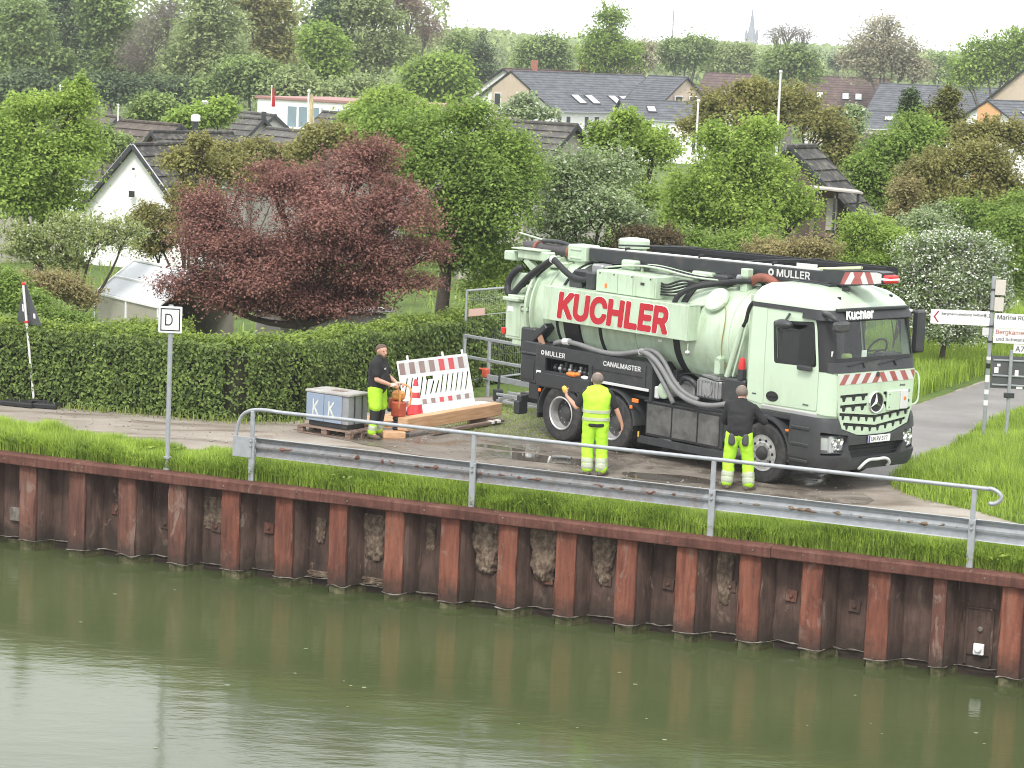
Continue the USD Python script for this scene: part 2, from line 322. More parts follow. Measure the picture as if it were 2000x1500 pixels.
# pavement: worn asphalt, beige with dust on the left, damp and muddy in the yard
pave_m = usdkit.material(stage, L('worn_asphalt'), {
    'g': ('geometry', {}), 'n': ('noise_texture', {'scale': 0.55, 'detail': 7.0, 'roughness': 0.62}), 'n2': ('noise_texture', {'scale': 45.0, 'detail': 3.0}),
    'n3': ('noise_texture', {'scale': 1.7, 'detail': 6.0, 'distortion': 0.6}),
    'r': ('rgb_ramp', {'ramp': [(0.3, (0.20, 0.175, 0.145)), (0.5, (0.29, 0.255, 0.215)), (0.7, (0.37, 0.335, 0.29))]}),
    'st': ('rgb_ramp', {'ramp': [(0.34, (0.42, 0.37, 0.31)), (0.47, (0.9, 0.88, 0.86)), (0.6, (1, 1, 1))]}),
    'mx': ('mix_color', {'blend_type': 'multiply', 'fac': 0.8}), 'm2': ('mix_color', {'blend_type': 'multiply', 'fac': 0.55}),
    'r2': ('rgb_ramp', {'ramp': [(0.35, (0.6, 0.6, 0.6)), (0.65, (1.12, 1.12, 1.12))]}),
    'mp': ('mapping', {'scale': (0.35, 1.0, 1.0), 'rotation': (0, 0, 0.41)}),
    'b': ('bump', {'strength': 0.5, 'distance': 0.006}), 'p': ('principled_bsdf', {'roughness': 0.82, 'specular_ior_level': 0.3})},
    [('g.position', 'n.vector'), ('g.position', 'n2.vector'), ('g.position', 'mp.vector'), ('mp.vector', 'n3.vector'), ('n.fac', 'r.fac'), ('n3.fac', 'st.fac'), ('n2.fac', 'r2.fac'),
     ('r.color', 'mx.a'), ('st.color', 'mx.b'), ('mx.result', 'm2.a'), ('r2.color', 'm2.b'), ('m2.result', 'p.base_color'), ('n2.fac', 'b.height'), ('b.normal', 'p.normal')], surface='p.BSDF')
def sheet(poly, z, step=1.0):
    return grid_poly(poly, z)
put('path', sheet(pave_poly, 0.0), pave_m, kind='structure')
# the road that leaves to the right: greyer asphalt
road_poly = wobble(Polygon([(6.78, 43.6), (7.47, 45.85), (8.37, 47.4), (9.73, 50.95), (11.18, 54.05), (15.05, 61.7), (24, 78.7), (35.7, 100.5), (33.7, 102), (21.4, 79.9), (12.85, 61.87), (10.86, 57.9), (8.85, 53.86), (7.5, 51.9), (6.2, 48.5), (5.3, 45.2)]), 12.0, .05, .35) & pave_poly.buffer(-.02)
road_m = usdkit.material(stage, L('grey_asphalt'), {'g': ('geometry', {}), 'n': ('noise_texture', {'scale': .6, 'detail': 7.0, 'roughness': .62}), 'n2': ('noise_texture', {'scale': 60.0, 'detail': 3.0}), 'r': ('rgb_ramp', {'ramp': [(.3, (.155, .145, .135)), (.5, (.195, .185, .175)), (.7, (.24, .23, .215))]}),
    'r2': ('rgb_ramp', {'ramp': [(.35, (.7, .7, .7)), (.65, (1.15, 1.15, 1.15))]}), 'm': ('mix_color', {'blend_type': 'multiply', 'fac': .6}), 'b': ('bump', {'strength': .4, 'distance': .005}), 'p': ('principled_bsdf', {'roughness': .85, 'specular_ior_level': .3})},
    [('g.position', 'n.vector'), ('g.position', 'n2.vector'), ('n.fac', 'r.fac'), ('n2.fac', 'r2.fac'), ('r.color', 'm.a'), ('r2.color', 'm.b'), ('m.result', 'p.base_color'), ('n2.fac', 'b.height'), ('b.normal', 'p.normal')], surface='p.BSDF')
put('road', grid_poly(road_poly, 0.004), road_m, kind='structure')
# damp, muddy ground where the work goes on, with shallow standing water
mud_m = usdkit.material(stage, L('wet_mud'), {
    'g': ('geometry', {}), 'n': ('noise_texture', {'scale': 1.1, 'detail': 8.0, 'roughness': 0.65, 'distortion': 0.5}), 'n2': ('noise_texture', {'scale': 30.0, 'detail': 4.0}),
    'r': ('rgb_ramp', {'ramp': [(0.34, (0.068, 0.056, 0.045)), (0.5, (0.13, 0.109, 0.088)), (0.68, (0.22, 0.188, 0.155))]}),
    'ro': ('map_range', {'from_min': 0.40, 'from_max': 0.56, 'to_min': 0.12, 'to_max': 0.8, 'clamp': True}),
    'bs': ('map_range', {'from_min': 0.42, 'from_max': 0.56, 'to_min': 0.0, 'to_max': 0.5, 'clamp': True}),
    'b': ('bump', {'distance': 0.01}), 'p': ('principled_bsdf', {})},
    [('g.position', 'n.vector'), ('g.position', 'n2.vector'), ('n.fac', 'r.fac'), ('r.color', 'p.base_color'), ('n.fac', 'ro.value'), ('ro.result', 'p.roughness'), ('n.fac', 'bs.value'), ('bs.result', 'b.strength'), ('n2.fac', 'b.height'), ('b.normal', 'p.normal')], surface='p.BSDF')
yard_poly = wobble(Polygon([(-3.1, 44.6), (-0.6, 43.0), (2.6, 41.4), (4.6, 40.6), (5.6, 40.7), (5.8, 42.0), (5.2, 44.4), (5.4, 47.5), (4.6, 50.5), (2.6, 52.2), (0.8, 51.2), (-0.8, 48.6), (-2.2, 46.9), (-4.2, 46.2)]), 7.7, 0.35, 0.4)
put('yard_mud', grid_poly(yard_poly, 0.008), mud_m, kind='structure')
puddle_m = usdkit.material(stage, L('puddle_water'), {'p': ('principled_bsdf', {'base_color': (0.05, 0.043, 0.034), 'roughness': 0.05, 'specular_ior_level': 0.6})}, [], surface='p.BSDF')
for k, (cx, cy, rx, ry, sd) in enumerate([(0.55, 44.0, 1.25, 0.42, 1.0), (-0.35, 45.2, 0.55, 0.22, 4.0), (2.5, 42.7, 0.9, 0.3, 9.0)]):
    p = wobble(affinity.rotate(affinity.scale(Point(cx, cy).buffer(1.0, 24), rx, ry), -24), sd*5, 0.22, 0.18)
    put('puddle', grid_poly(p, 0.012), puddle_m, kind='structure')
# canal
water_m = usdkit.material(stage, L('canal_water'), {
    'g': ('geometry', {}), 'mp': ('mapping', {'scale': (1.0, 2.2, 1.0)}), 'n': ('noise_texture', {'scale': 1.5, 'detail': 3.0, 'roughness': 0.5}), 'n2': ('noise_texture', {'scale': 7.0, 'detail': 2.0}),
    's': ('math', {'math_type': 'multiply_add', 'value2': 0.22}), 'b': ('bump', {'strength': 0.16, 'distance': 0.035}),
    'nc': ('noise_texture', {'scale': 0.25, 'detail': 3.0}), 'rc': ('rgb_ramp', {'ramp': [(0.3, (0.031, 0.040, 0.015)), (0.7, (0.042, 0.052, 0.021))]}),
    'p': ('principled_bsdf', {'roughness': 0.10, 'ior': 1.33, 'specular_ior_level': 0.5})},
    [('g.position', 'mp.vector'), ('mp.vector', 'n.vector'), ('mp.vector', 'n2.vector'), ('n2.fac', 's.value1'), ('n.fac', 's.value3'), ('s.value', 'b.height'), ('b.normal', 'p.normal'),
     ('g.position', 'nc.vector'), ('nc.fac', 'rc.fac'), ('rc.color', 'p.base_color')], surface='p.BSDF')
WZ = -1.65
put('canal_water', (np.array([W(-2500, -0.4, WZ), W(-2500, 70, WZ), W(2500, 70, WZ), W(2500, -0.4, WZ)]), np.array([[0, 1, 2, 3]])), water_m, kind='structure')
put('far_bank_ground', (np.array([W(-2500, 70, -0.2), W(-2500, 2500, -0.2), W(2500, 2500, -0.2), W(2500, 70, -0.2), W(-2500, 69.5, -2.5), W(2500, 69.5, -2.5)]), np.array([[0, 1, 2, 3], [4, 0, 3, 5]])), grass_ground, kind='structure')

_r = np.random.default_rng(41); m_ = 80; fs_ = _r.uniform(-3, 16, m_); fn_ = _r.uniform(.8, 16, m_); fl = []
for s_, n_ in zip(fs_, fn_):
    k_ = 6; a_ = np.linspace(0, 2*math.pi, k_, endpoint=False); q_ = .012+.022*_r.random()**2; c_ = W(s_, n_, WZ+.004)
    fl.append((np.vstack([c_, c_+np.c_[q_*1.5*np.cos(a_)*_r.uniform(.6, 1.3, k_), q_*np.sin(a_), np.zeros(k_)]]), np.array([[0, 1+i, 1+(i+1) % k_] for i in range(k_)])))
tag(put('ripple_glints', cat_mesh(fl), paint('painted_glints', (.20, .23, .14), .7)), 'small pale discs painted as raindrop ripple glints on the canal', 'flecks', kind='stuff')  # pale discs stand in for the bright specks of raindrop ripples

# ------------------------------------------------------------------ sheet pile wall
def rusty(name, cols, scale=2.5, stretch=0.35, pale=None, pale_lo=0.6, rough=0.8, bump=0.6, tide=False):
    nodes = {'g': ('geometry', {}), 'mp': ('mapping', {'scale': (1.0, 1.0, stretch)}), 'n': ('noise_texture', {'scale': scale, 'detail': 8.0, 'roughness': 0.65}),
             'r': ('rgb_ramp', {'ramp': list(zip((0.3, 0.45, 0.58, 0.72), cols))}),
             'n2': ('noise_texture', {'scale': 18.0, 'detail': 6.0, 'roughness': 0.7}), 'b': ('bump', {'strength': bump, 'distance': 0.012}),
             'p': ('principled_bsdf', {'roughness': rough, 'specular_ior_level': 0.25})}
    links = [('g.position', 'mp.vector'), ('mp.vector', 'n.vector'), ('g.position', 'n2.vector'), ('n.fac', 'r.fac'), ('n2.fac', 'b.height'), ('b.normal', 'p.normal')]
    nodes['mps'] = ('mapping', {'scale': (1.0, 1.0, 0.07), 'location': (5, 2, 0)}); nodes['ns'] = ('noise_texture', {'scale': 15.0, 'detail': 4.0, 'roughness': 0.6}); nodes['rs'] = ('rgb_ramp', {'ramp': [(0.36, (.52, .5, .5)), (0.5, (1, 1, 1)), (0.66, (1.35, 1.3, 1.25))]}); nodes['ms'] = ('mix_color', {'blend_type': 'multiply', 'fac': 0.5, 'use_clamp': False})
    links += [('g.position', 'mps.vector'), ('mps.vector', 'ns.vector'), ('ns.fac', 'rs.fac'), ('r.color', 'ms.a'), ('rs.color', 'ms.b')]
    src = 'ms.result'
    if pale is not None:
        nodes['n3'] = ('noise_texture', {'scale': 3.2, 'detail': 9.0, 'roughness': 0.7, 'distortion': 0.8})
        nodes['mr'] = ('map_range', {'from_min': pale_lo, 'from_max': pale_lo+0.07, 'to_min': 0.0, 'to_max': 0.75, 'clamp': True})
        nodes['mx'] = ('mix_color', {'b': pale})
        nodes['mp3'] = ('mapping', {'scale': (1.2, 1.2, 0.5), 'location': (3, 7, 1)})
        links += [('g.position', 'mp3.vector'), ('mp3.vector', 'n3.vector'), ('n3.fac', 'mr.value'), ('mr.result', 'mx.fac'), (src, 'mx.a')]; src = 'mx.result'
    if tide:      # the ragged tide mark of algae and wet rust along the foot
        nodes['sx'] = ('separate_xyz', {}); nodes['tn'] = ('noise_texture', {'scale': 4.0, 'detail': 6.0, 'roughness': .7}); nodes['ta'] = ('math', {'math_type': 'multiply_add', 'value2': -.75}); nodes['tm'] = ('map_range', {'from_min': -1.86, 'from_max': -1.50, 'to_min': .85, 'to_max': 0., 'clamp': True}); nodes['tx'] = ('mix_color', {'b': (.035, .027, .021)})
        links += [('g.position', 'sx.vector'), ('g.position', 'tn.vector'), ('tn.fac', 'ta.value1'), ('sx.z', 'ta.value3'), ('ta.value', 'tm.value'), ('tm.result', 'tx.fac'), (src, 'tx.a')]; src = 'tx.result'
    links.append((src, 'p.base_color'))
    return usdkit.material(stage, L(name), nodes, links, surface='p.BSDF')
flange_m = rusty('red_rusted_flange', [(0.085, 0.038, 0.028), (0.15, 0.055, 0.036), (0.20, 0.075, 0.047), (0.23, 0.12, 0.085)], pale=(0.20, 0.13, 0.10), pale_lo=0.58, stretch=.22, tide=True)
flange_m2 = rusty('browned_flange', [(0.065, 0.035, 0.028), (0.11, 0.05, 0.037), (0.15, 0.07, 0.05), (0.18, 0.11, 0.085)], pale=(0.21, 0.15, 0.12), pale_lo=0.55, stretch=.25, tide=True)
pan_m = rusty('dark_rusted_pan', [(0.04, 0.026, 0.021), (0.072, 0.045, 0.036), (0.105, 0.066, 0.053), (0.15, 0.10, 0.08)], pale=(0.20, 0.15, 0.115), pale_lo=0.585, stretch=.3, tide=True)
cap_m = rusty('rusted_cap', [(0.06, 0.028, 0.022), (0.095, 0.04, 0.03), (0.125, 0.055, 0.042), (0.15, 0.08, 0.062)], scale=1.6, stretch=2.0, pale=(0.17, 0.13, 0.08), pale_lo=0.62)
crust_m = rusty('lime_crust', [(0.06, 0.042, 0.032), (0.12, 0.085, 0.062), (0.19, 0.145, 0.105), (0.27, 0.22, 0.165)], scale=9, stretch=1.0, bump=1.0)
lip_m = rusty('pale_waterline', [(0.07, 0.055, 0.045), (0.12, 0.10, 0.085), (0.19, 0.17, 0.145), (0.32, 0.30, 0.265)], scale=5, stretch=1.0)
slime_m = rusty('waterline_slime', [(0.03, 0.032, 0.012), (0.06, 0.06, 0.025), (0.10, 0.095, 0.05), (0.16, 0.145, 0.09)], scale=6, stretch=1.0)
wall = thing('sheet_pile_wall', 'rust red corrugated sheet pile wall rising out of the green canal water', 'quay wall')
rng = np.random.default_rng(5)
PO, PI_, BOT = 0.12, -0.24, -1.51      # outer face, inner face (towards the water is +), lower edge
NPILE0, NPILE1 = -6, 30
def wv(s, n, z): return W(s, n, z)
def wall_strip(path, z0, z1, th=0.012, zj=0.0, rngl=None):
    """folded plate: path of (s, n), as a thick sheet from z0 to z1, subdivided so that it can be uneven"""
    zs = np.linspace(z0, z1, 7); path = np.array(path, float)
    pts = []
    for z in zs:
        row = [W(s, n+(0.015*rngl.standard_normal() if rngl is not None and z0 < z < z1 else 0), z) for s, n in path]
        pts.append(row)
    pts = np.array(pts); m = len(path); V = pts.reshape(-1, 3); F = []
    for i in range(len(zs)-1):
        for j in range(m-1): F.append([i*m+j, i*m+j+1, (i+1)*m+j+1, (i+1)*m+j])
    back = V-np.array([WN[0], WN[1], 0])*th; n0 = len(V); F2 = [[a+n0 for a in f[::-1]] for f in F]
    edges = [[j+1, j, j+n0, j+1+n0] for j in range(m-1)]
    return np.vstack([V, back]), np.array(F+F2+edges)
for i in range(NPILE0, NPILE1):
    s0 = -4.4577+i*1.0
    jit = rng.normal(0, 0.012)
    wd = 0.33 if i != 16 else 0.2
    a0, a1 = s0+jit, s0+wd+jit
    b0, b1 = a1+0.14, s0+1.0-0.10
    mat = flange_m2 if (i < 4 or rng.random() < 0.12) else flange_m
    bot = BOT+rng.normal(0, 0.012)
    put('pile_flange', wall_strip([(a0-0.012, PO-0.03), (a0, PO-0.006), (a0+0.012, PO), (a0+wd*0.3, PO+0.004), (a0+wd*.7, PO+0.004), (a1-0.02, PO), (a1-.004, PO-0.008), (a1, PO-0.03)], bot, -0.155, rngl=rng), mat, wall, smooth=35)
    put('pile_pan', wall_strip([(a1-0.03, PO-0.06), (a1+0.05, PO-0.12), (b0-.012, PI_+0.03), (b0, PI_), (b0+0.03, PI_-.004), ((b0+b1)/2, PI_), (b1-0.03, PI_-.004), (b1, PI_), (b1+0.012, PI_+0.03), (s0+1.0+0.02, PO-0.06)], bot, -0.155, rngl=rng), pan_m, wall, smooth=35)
    # pale deposit along the torn lower edge, and the algae-covered foot under it
    path = [(a0-.01, PO+.004), (a0+.1, PO+.014), (a1-.01, PO+.01), (a1+.03, PO-.07), (b0, PI_+.045), (b0+.08, PI_+.03), (b0+.2, PI_+.04), (b1-.03, PI_+.03), (b1+.02, PI_+.05)]
    pts = [W(s, n+rng.normal(0, .006), bot+rng.normal(0, .008)) for s, n in path]
    put('waterline_deposit', tube(smooth_path(pts, 22), 0.005+0.011*rng.random(22)**1.5, 5), lip_m, wall)
    put('pile_foot', wall_strip([(a0+0.015, PO-0.05), (a0+0.03, PO-0.012), (a0+wd*.5, PO-.008), (a1-0.02, PO-0.02), (a1, PO-0.06), (b0, PI_-0.05), (b0+.05, PI_-.06), (b1, PI_-.06), (s0+1.0+.01, PO-0.052)], -2.7, bot+rng.normal(0.0, .004)-0.012, rngl=rng), slime_m, wall)
    # anchor plates
    if rng.random() < 0.62 and 0 <= i <= 14 or i in (8, 9, 10, 11):
        zc = -0.155-rng.uniform(0.6, 0.88); sc = (b0+b1)/2+rng.uniform(0.0, 0.09); w = 0.09
        pl = put('anchor_plate', cbox((0, 0, 0), (2*w, 0.03, 2*w), .006), pan_m if rng.random() < .5 else flange_m2, wall)
        ang = rng.normal(0, .06)
        m_, f_ = cbox((0, 0, 0), (2*w, 0.03, 2*w), .006)
        Rm = np.stack([np.r_[WD, 0], np.r_[WN, 0], [0, 0, 1.]], 1)@Ry(ang)
        vv = m_@Rm.T+W(sc, PI_+0.022, zc)
        UsdGeom.Mesh(pl).GetPointsAttr().Set(Vt.Vec3fArray.FromNumpy(vv.astype(np.float32)))
        bm, bf = lathe([(0.03, 0), (0.03, 0.02), (0.018, 0.03)], 8)
        put('bolt', (bm[:, [0, 2, 1]]@Rm.T+W(sc, PI_+0.037, zc), bf[:, ::-1]), flange_m2, pl)
put('wall_backing', xf(cbox((0, 0, 0), (NPILE1-NPILE0, .02, 1.7), .005), np.stack([np.r_[WD, 0], np.r_[WN, 0], [0, 0, 1.]], 1), W(-4.4577+(NPILE0+NPILE1)/2, -.30, -.85)), pan_m, wall)
# encrustations: lumpy pale growths hanging in the pans
def lump(cs, cz, hw, hh, seed, taper=0.5, depth=0.06):
    g = np.linspace(-1, 1, 34); U, Vv = np.meshgrid(g, g, indexing='ij')
    w = hw*(1-taper*(1-(Vv+1)/2)*0.8)
    r = np.random.default_rng(seed)
    q = np.stack([U*3+seed*7.1, Vv*4, np.full_like(U, seed)], -1).reshape(-1, 3)
    nz = meshkit.fbm(q*1.0).reshape(U.shape); n2 = meshkit.noise(q*2.9).reshape(U.shape)+.7*meshkit.noise(q*6.1+3).reshape(U.shape)
    prof = np.clip(1-np.abs(U)**3-np.abs(Vv)**4+1.15*nz, -0.6, 1.2)
    n = PI_-0.03+np.maximum(prof, -0.2)*depth+0.030*n2+0.02*nz
    s = cs+U*w*(1+0.25*nz); z = cz+Vv*hh
    P = WO+s[..., None]*WD+n[..., None]*WN
    V = np.c_[P.reshape(-1, 2), z.ravel()]; k = 34
    a = (np.arange(k-1)[:, None]*k+np.arange(k-1)).ravel(); F = np.stack([a, a+k, a+k+1, a+1], 1)
    keep = (prof.ravel()[F] > 0.0).all(1)
    return V, F[keep]
for i, cz, hh, hw, tp, dp in [(3, -0.66, 0.26, 0.17, .1, .022), (6, -0.72, 0.36, 0.17, .3, .05), (7, -0.60, 0.22, .07, .3, .02), (8, -0.62, 0.42, 0.22, .45, .08), (9, -0.60, 0.44, 0.24, .6, .10), (10, -0.60, 0.38, 0.20, .8, .06), (12, -0.62, 0.42, 0.12, .4, .04), (5, -0.72, 0.20, .08, .3, .02), (5, -1.45, .05, .18, 0, .03), (6, -1.45, .06, .16, 0, .03)]:
    put('lime_crust', lump(-4.4577+i+0.33+0.14+0.20, cz, hw*1.12, hh*1.05, i+1, tp, dp), crust_m, wall, smooth=True)
# cap beam in lengths, with small bolts
for a0, a1 in [(-20, -11.2), (-11.2, -5.2), (-5.2, -3.62), (-3.62, 1.42), (1.42, 9.05), (9.05, 16.6), (16.6, 26)]:
    q = [(-0.02, -0.165), (0.215, -0.165), (0.228, -0.15), (0.228, -0.022), (0.205, 0.004), (-0.02, 0.010)]
    rs = []
    for s in np.linspace(a0+0.004, a1-0.004, max(3, int((a1-a0)*2))):
        rs.append([W(s, n+rng.normal(0, .003), z+rng.normal(0, .003)) for n, z in q])
    cp = put('cap_beam', loft(rs), cap_m, wall, smooth=25)
    for s in np.arange(a0+0.5, a1-0.2, 1.37):
        bm, bf = lathe([(0.016, 0), (0.014, 0.012), (0.0, 0.014)], 8)
        put('cap_bolt', (bm[:, [0, 2, 1]]@np.stack([np.r_[WD, 0], np.r_[WN, 0], [0, 0, 1.]], 1).T+W(s, 0.227, -0.085+rng.normal(0, .02)), bf[:, ::-1]), lip_m, cp)
# mooring niche at the right: recessed frame with a bolt head and a white square fitting
sN = -4.4577+16+0.2+0.14+0.28
nf = put('niche_frame', cat_mesh([bar(W(sN-.2, PI_+.03, -0.62), W(sN+.2, PI_+.03, -0.62), .04, .03), bar(W(sN-.19, PI_+.03, -0.63), W(sN-.19, PI_+.03, -1.46), .04, .03), bar(W(sN+.19, PI_+.03, -0.63), W(sN+.19, PI_+.03, -1.46), .04, .03), bar(W(sN-.17, PI_+.02, -0.98), W(sN+.17, PI_+.02, -0.98), .02, .68)]), pan_m, wall)
Rw = np.stack([np.r_[WD, 0], np.r_[WN, 0], [0, 0, 1.]], 1)
put('white_fitting', cat_mesh([xf(cbox((0, 0, 0), (0.16, 0.05, 0.17), .012), Rw, W(sN+.02, PI_+.07, -1.22)), xf(lathe([(0.05, 0), (0.05, .05), (.03, .07)], 12, 'y'), Rw, W(sN+.02, PI_+.09, -1.21))]), white_p, nf)
put('bolt_head', xf(lathe([(0.04, 0), (0.038, .025), (.02, .035)], 10, 'y'), Rw, W(sN+.02, PI_+.04, -0.92)), lip_m, nf)
fx = put('pale_block', xf(cbox((0, 0, 0), (0.22, 0.06, 0.24), .012), Rw, W(-4.4577-1+.33+.14+.24, PI_+.04, -1.12)), lip_m, wall)
# ------------------------------------------------------------------ the sewer cleaning truck: x forward, y to its left, z up, origin under the front axle
TRUCK_ROT = -0.837
TRUCK_O = np.array([5.31, 43.53, 0])-0.08*np.array([-math.sin(TRUCK_ROT), math.cos(TRUCK_ROT), 0])
truck = thing('vacuum_truck', 'pale mint green three axle sewer vacuum truck with red lettering on its tank', 'truck', TRUCK_O, TRUCK_ROT)
def cring(x0, x1, hy, rf, rb, z, n=6):
    out = []
    for cx, cy, a0, r in ((x1-rf, hy-rf, 0, rf), (x0+rb, hy-rb, 90, rb), (x0+rb, -hy+rb, 180, rb), (x1-rf, -hy+rf, 270, rf)):
        for a in np.radians(np.linspace(a0, a0+90, n+1)): out.append((cx+r*math.cos(a), cy+r*math.sin(a), z))
    return np.array(out)
CAB = [(1.26, -.5, 1.37, 1.12, .26), (1.34, -.5, 1.40, 1.16, .28), (2.06, -.5, 1.40, 1.16, .28), (2.2, -.5, 1.375, 1.155, .27), (2.95, -.5, 1.22, 1.125, .25), (3.10, -.5, 1.15, 1.115, .25)]
ROOF = [(3.10, -.5, 1.17, 1.12, .25), (3.17, -.5, 1.13, 1.11, .25), (3.25, -.48, 1.03, 1.07, .26), (3.35, -.44, .86, .98, .28), (3.42, -.38, .64, .82, .28), (3.445, -.2, .4, .55, .25)]
def cab_solid(o, levels=CAB):
    return man(loft([cring(x0-o, x1+o, hy+o, rf+o*.5, .07, z+(0 if 0 < i < len(levels)-1 else 0)) for i, (z, x0, x1, hy, rf) in enumerate(levels)]))
def prism_x(poly, x0, x1):      # polygon in (y, z), extruded along x
    v, f = plate(Polygon(poly), x1-x0); return man((v[:, [2, 0, 1]]+np.array([x0, 0, 0]), f))
def prism_y(poly, y0, y1):      # polygon in (x, z), extruded along y
    v, f = plate(Polygon(poly), y1-y0); return man((np.stack([v[:, 0], y0+v[:, 2], v[:, 1]], 1), f[:, ::-1]))
def mbox(x0, x1, y0, y1, z0, z1): return m3.Manifold.cube((x1-x0, y1-y0, z1-z0)).translate((x0, y0, z0))
c0 = cab_solid(0.0); cin = cab_solid(-0.05)
WS = [(-1.04, 2.25), (1.04, 2.25), (0.97, 2.92), (-0.97, 2.92)]
ws_cut = prism_x(WS, 1.0, 2.0)
def rpoly(p, r): return list(Polygon(p).buffer(-r).buffer(r, 4).exterior.coords)[:-1]
SW = rpoly([(.06, 2.79), (.93, 2.86), (1.05, 2.16), (.15, 2.14)], .05)
sw_cut = prism_y(SW, -2, 2)
skin = lambda a, b, lv=CAB: cab_solid(a, lv)-cab_solid(b, lv)
put('cab_shell', c0-cin.translate((0, 0, .06))-ws_cut-sw_cut, mint_clean, truck, smooth=30)
roof = put('cab_roof', cab_solid(0.012, ROOF), mint_clean, truck, smooth=40)
put('roof_hatch', cat_mesh([bx(-.25, .62, -.42, .42, 3.435, 3.465, .012), bx(-.15, .5, -.34, .34, 3.465, 3.485, .01)]), charcoal, roof)
put('roof_antenna', cat_mesh([cbox((0.86, -.28, 3.40), (.16, .03, .06), .01), rod((.86, -.28, 3.4), (.66, -.28, 3.52), .005, 5)]), blackish, roof)
for sx_ in (-.6, .75): put('roof_marker', cbox((1.0, sx_, 3.27), (.07, .05, .06), .012), blackish, roof)
bc = put('amber_beacon', xf(lathe([(.085, 0), (.09, .05), (.07, .11), (.03, .13)], 14), t=(0.62, -.05, 3.5)), orange_l, roof)
put('beacon_base', xf(lathe([(.10, -.06), (.10, .02)], 14), t=(0.62, -.05, 3.5)), charcoal, bc)
put('roof_gutter', skin(.016, .002) ^ mbox(-2, 1.1, -2, 2, 3.02, 3.095), charcoal, truck, smooth=30)
ws = put('windscreen', skin(-.012, -.018) ^ ws_cut, glass_cab, truck, smooth=30)
put('windscreen_frame', (skin(.010, -.004) ^ prism_x([(-1.3, 2.07), (1.3, 2.07), (1.3, 2.97), (-1.3, 2.97)], .98, 2))-prism_x([(-.98, 2.30), (.98, 2.30), (.915, 2.90), (-.915, 2.90)], .5, 2), blackish, truck, smooth=30)
put('sun_visor', cat_mesh([(skin(.07, .004) ^ mbox(.72, 2, -2, 2, 2.93, 3.13)), bx(1.2, 1.285, -.92, .92, 3.08, 3.13, .02)]), charcoal, truck, smooth=30)
for sy_ in (-1.0, 1.0): put('visor_lamp', cbox((1.2, sy_*1.02, 3.03), (.05, .16, .05), .012), white_p, truck)
# name over the windscreen
vx, vn = 1.288, 0
put('visor_lettering', onto(fat(text('Kuchler', 0.15, .004, True, 0, .95), .006, .004), (1.292, -.74, 2.955), (0, 1, 0), (-.1, 0, .995)), white_p, truck)
put('scuttle_panel', skin(.022, .002) ^ mbox(1.0, 2, -1.12, 1.12, 2.06, 2.235), charcoal, truck, smooth=30)
for k, (y0, y1) in enumerate(((-.75, .02), (.05, .85))):
    put('wiper', cat_mesh([rod((1.415, y0, 2.17), (1.40, y1, 2.275), .011, 5), rod((1.425, y1-.35, 2.13), (1.405, (y0+y1)/2, 2.22), .013, 5)]), blackish, truck)
for sgn in (-1, 1):
    side = mbox(-2, 2, -2, 0, 0, 5) if sgn < 0 else mbox(-2, 2, 0, 2, 0, 5)
    DO = rpoly([(-.11, 2.93), (.98, 2.93), (1.03, 2.75), (1.13, 2.1), (1.13, 1.40), (-.06, 1.38)], .04)
    dr = put('door', ((skin(.014, -.002) ^ prism_y(DO, -2, 2))-prism_y(rpoly([(.03, 2.82), (.955, 2.89), (1.08, 2.13), (.12, 2.10)], .05), -2, 2)) ^ side, mint_clean, truck, smooth=30)
    put('door_window', (skin(-.012, -.018) ^ sw_cut) ^ side, glass_cab, dr, smooth=30)
    put('window_seal', ((skin(.010, -.004) ^ prism_y(rpoly([(.03, 2.82), (.955, 2.89), (1.08, 2.13), (.12, 2.10)], .05), -2, 2))-prism_y(rpoly([(.085, 2.765), (.915, 2.83), (1.03, 2.18), (.175, 2.165)], .05), -2, 2)) ^ side, blackish, dr, smooth=30)
    put('door_handle', cat_mesh([xf(lathe([(.001, -.004), (.13, -.004), (.145, .002), (.135, .012)], 20, 'y'), s=(1, sgn, .62), t=(.12, sgn*1.172, 1.52)), cbox((.13, sgn*1.19, 1.535), (.17, .02, .04), .008)]), blackish, dr)
    put('door_badge', onto(text('Arocs', .035, .003), (.82 if sgn < 0 else 1.0, sgn*1.1785, 1.46), (-sgn, 0, 0), (0, 0, 1)), charcoal, dr)
    put('sill_strip', (skin(.012, 0) ^ mbox(-.12, 1.15, -2, 2, 1.285, 1.36)) ^ side, lightgrey, truck)
    put('rear_side_panel', (skin(.012, -.002) ^ prism_y(rpoly([(-.49, 3.01), (-.13, 3.01), (-.09, 1.36), (-.49, 1.40)], .03), -2, 2)) ^ side, mint_clean, truck, smooth=30)
    put('panel_seam_lock', cbox((-.3, sgn*1.175, 1.52), (.09, .012, .02), .004), charcoal, truck)
    put('corner_panel', (skin(.018, -.002) ^ prism_y(rpoly([(1.145, 2.05), (1.32, 2.055), (1.42, 2.0), (1.44, 1.32), (1.145, 1.36)], .02), -2, 2)) ^ side ^ (mbox(0, 2, -2, -.97, 0, 4)+mbox(0, 2, .97, 2, 0, 4)), mint_clean, truck, smooth=30)
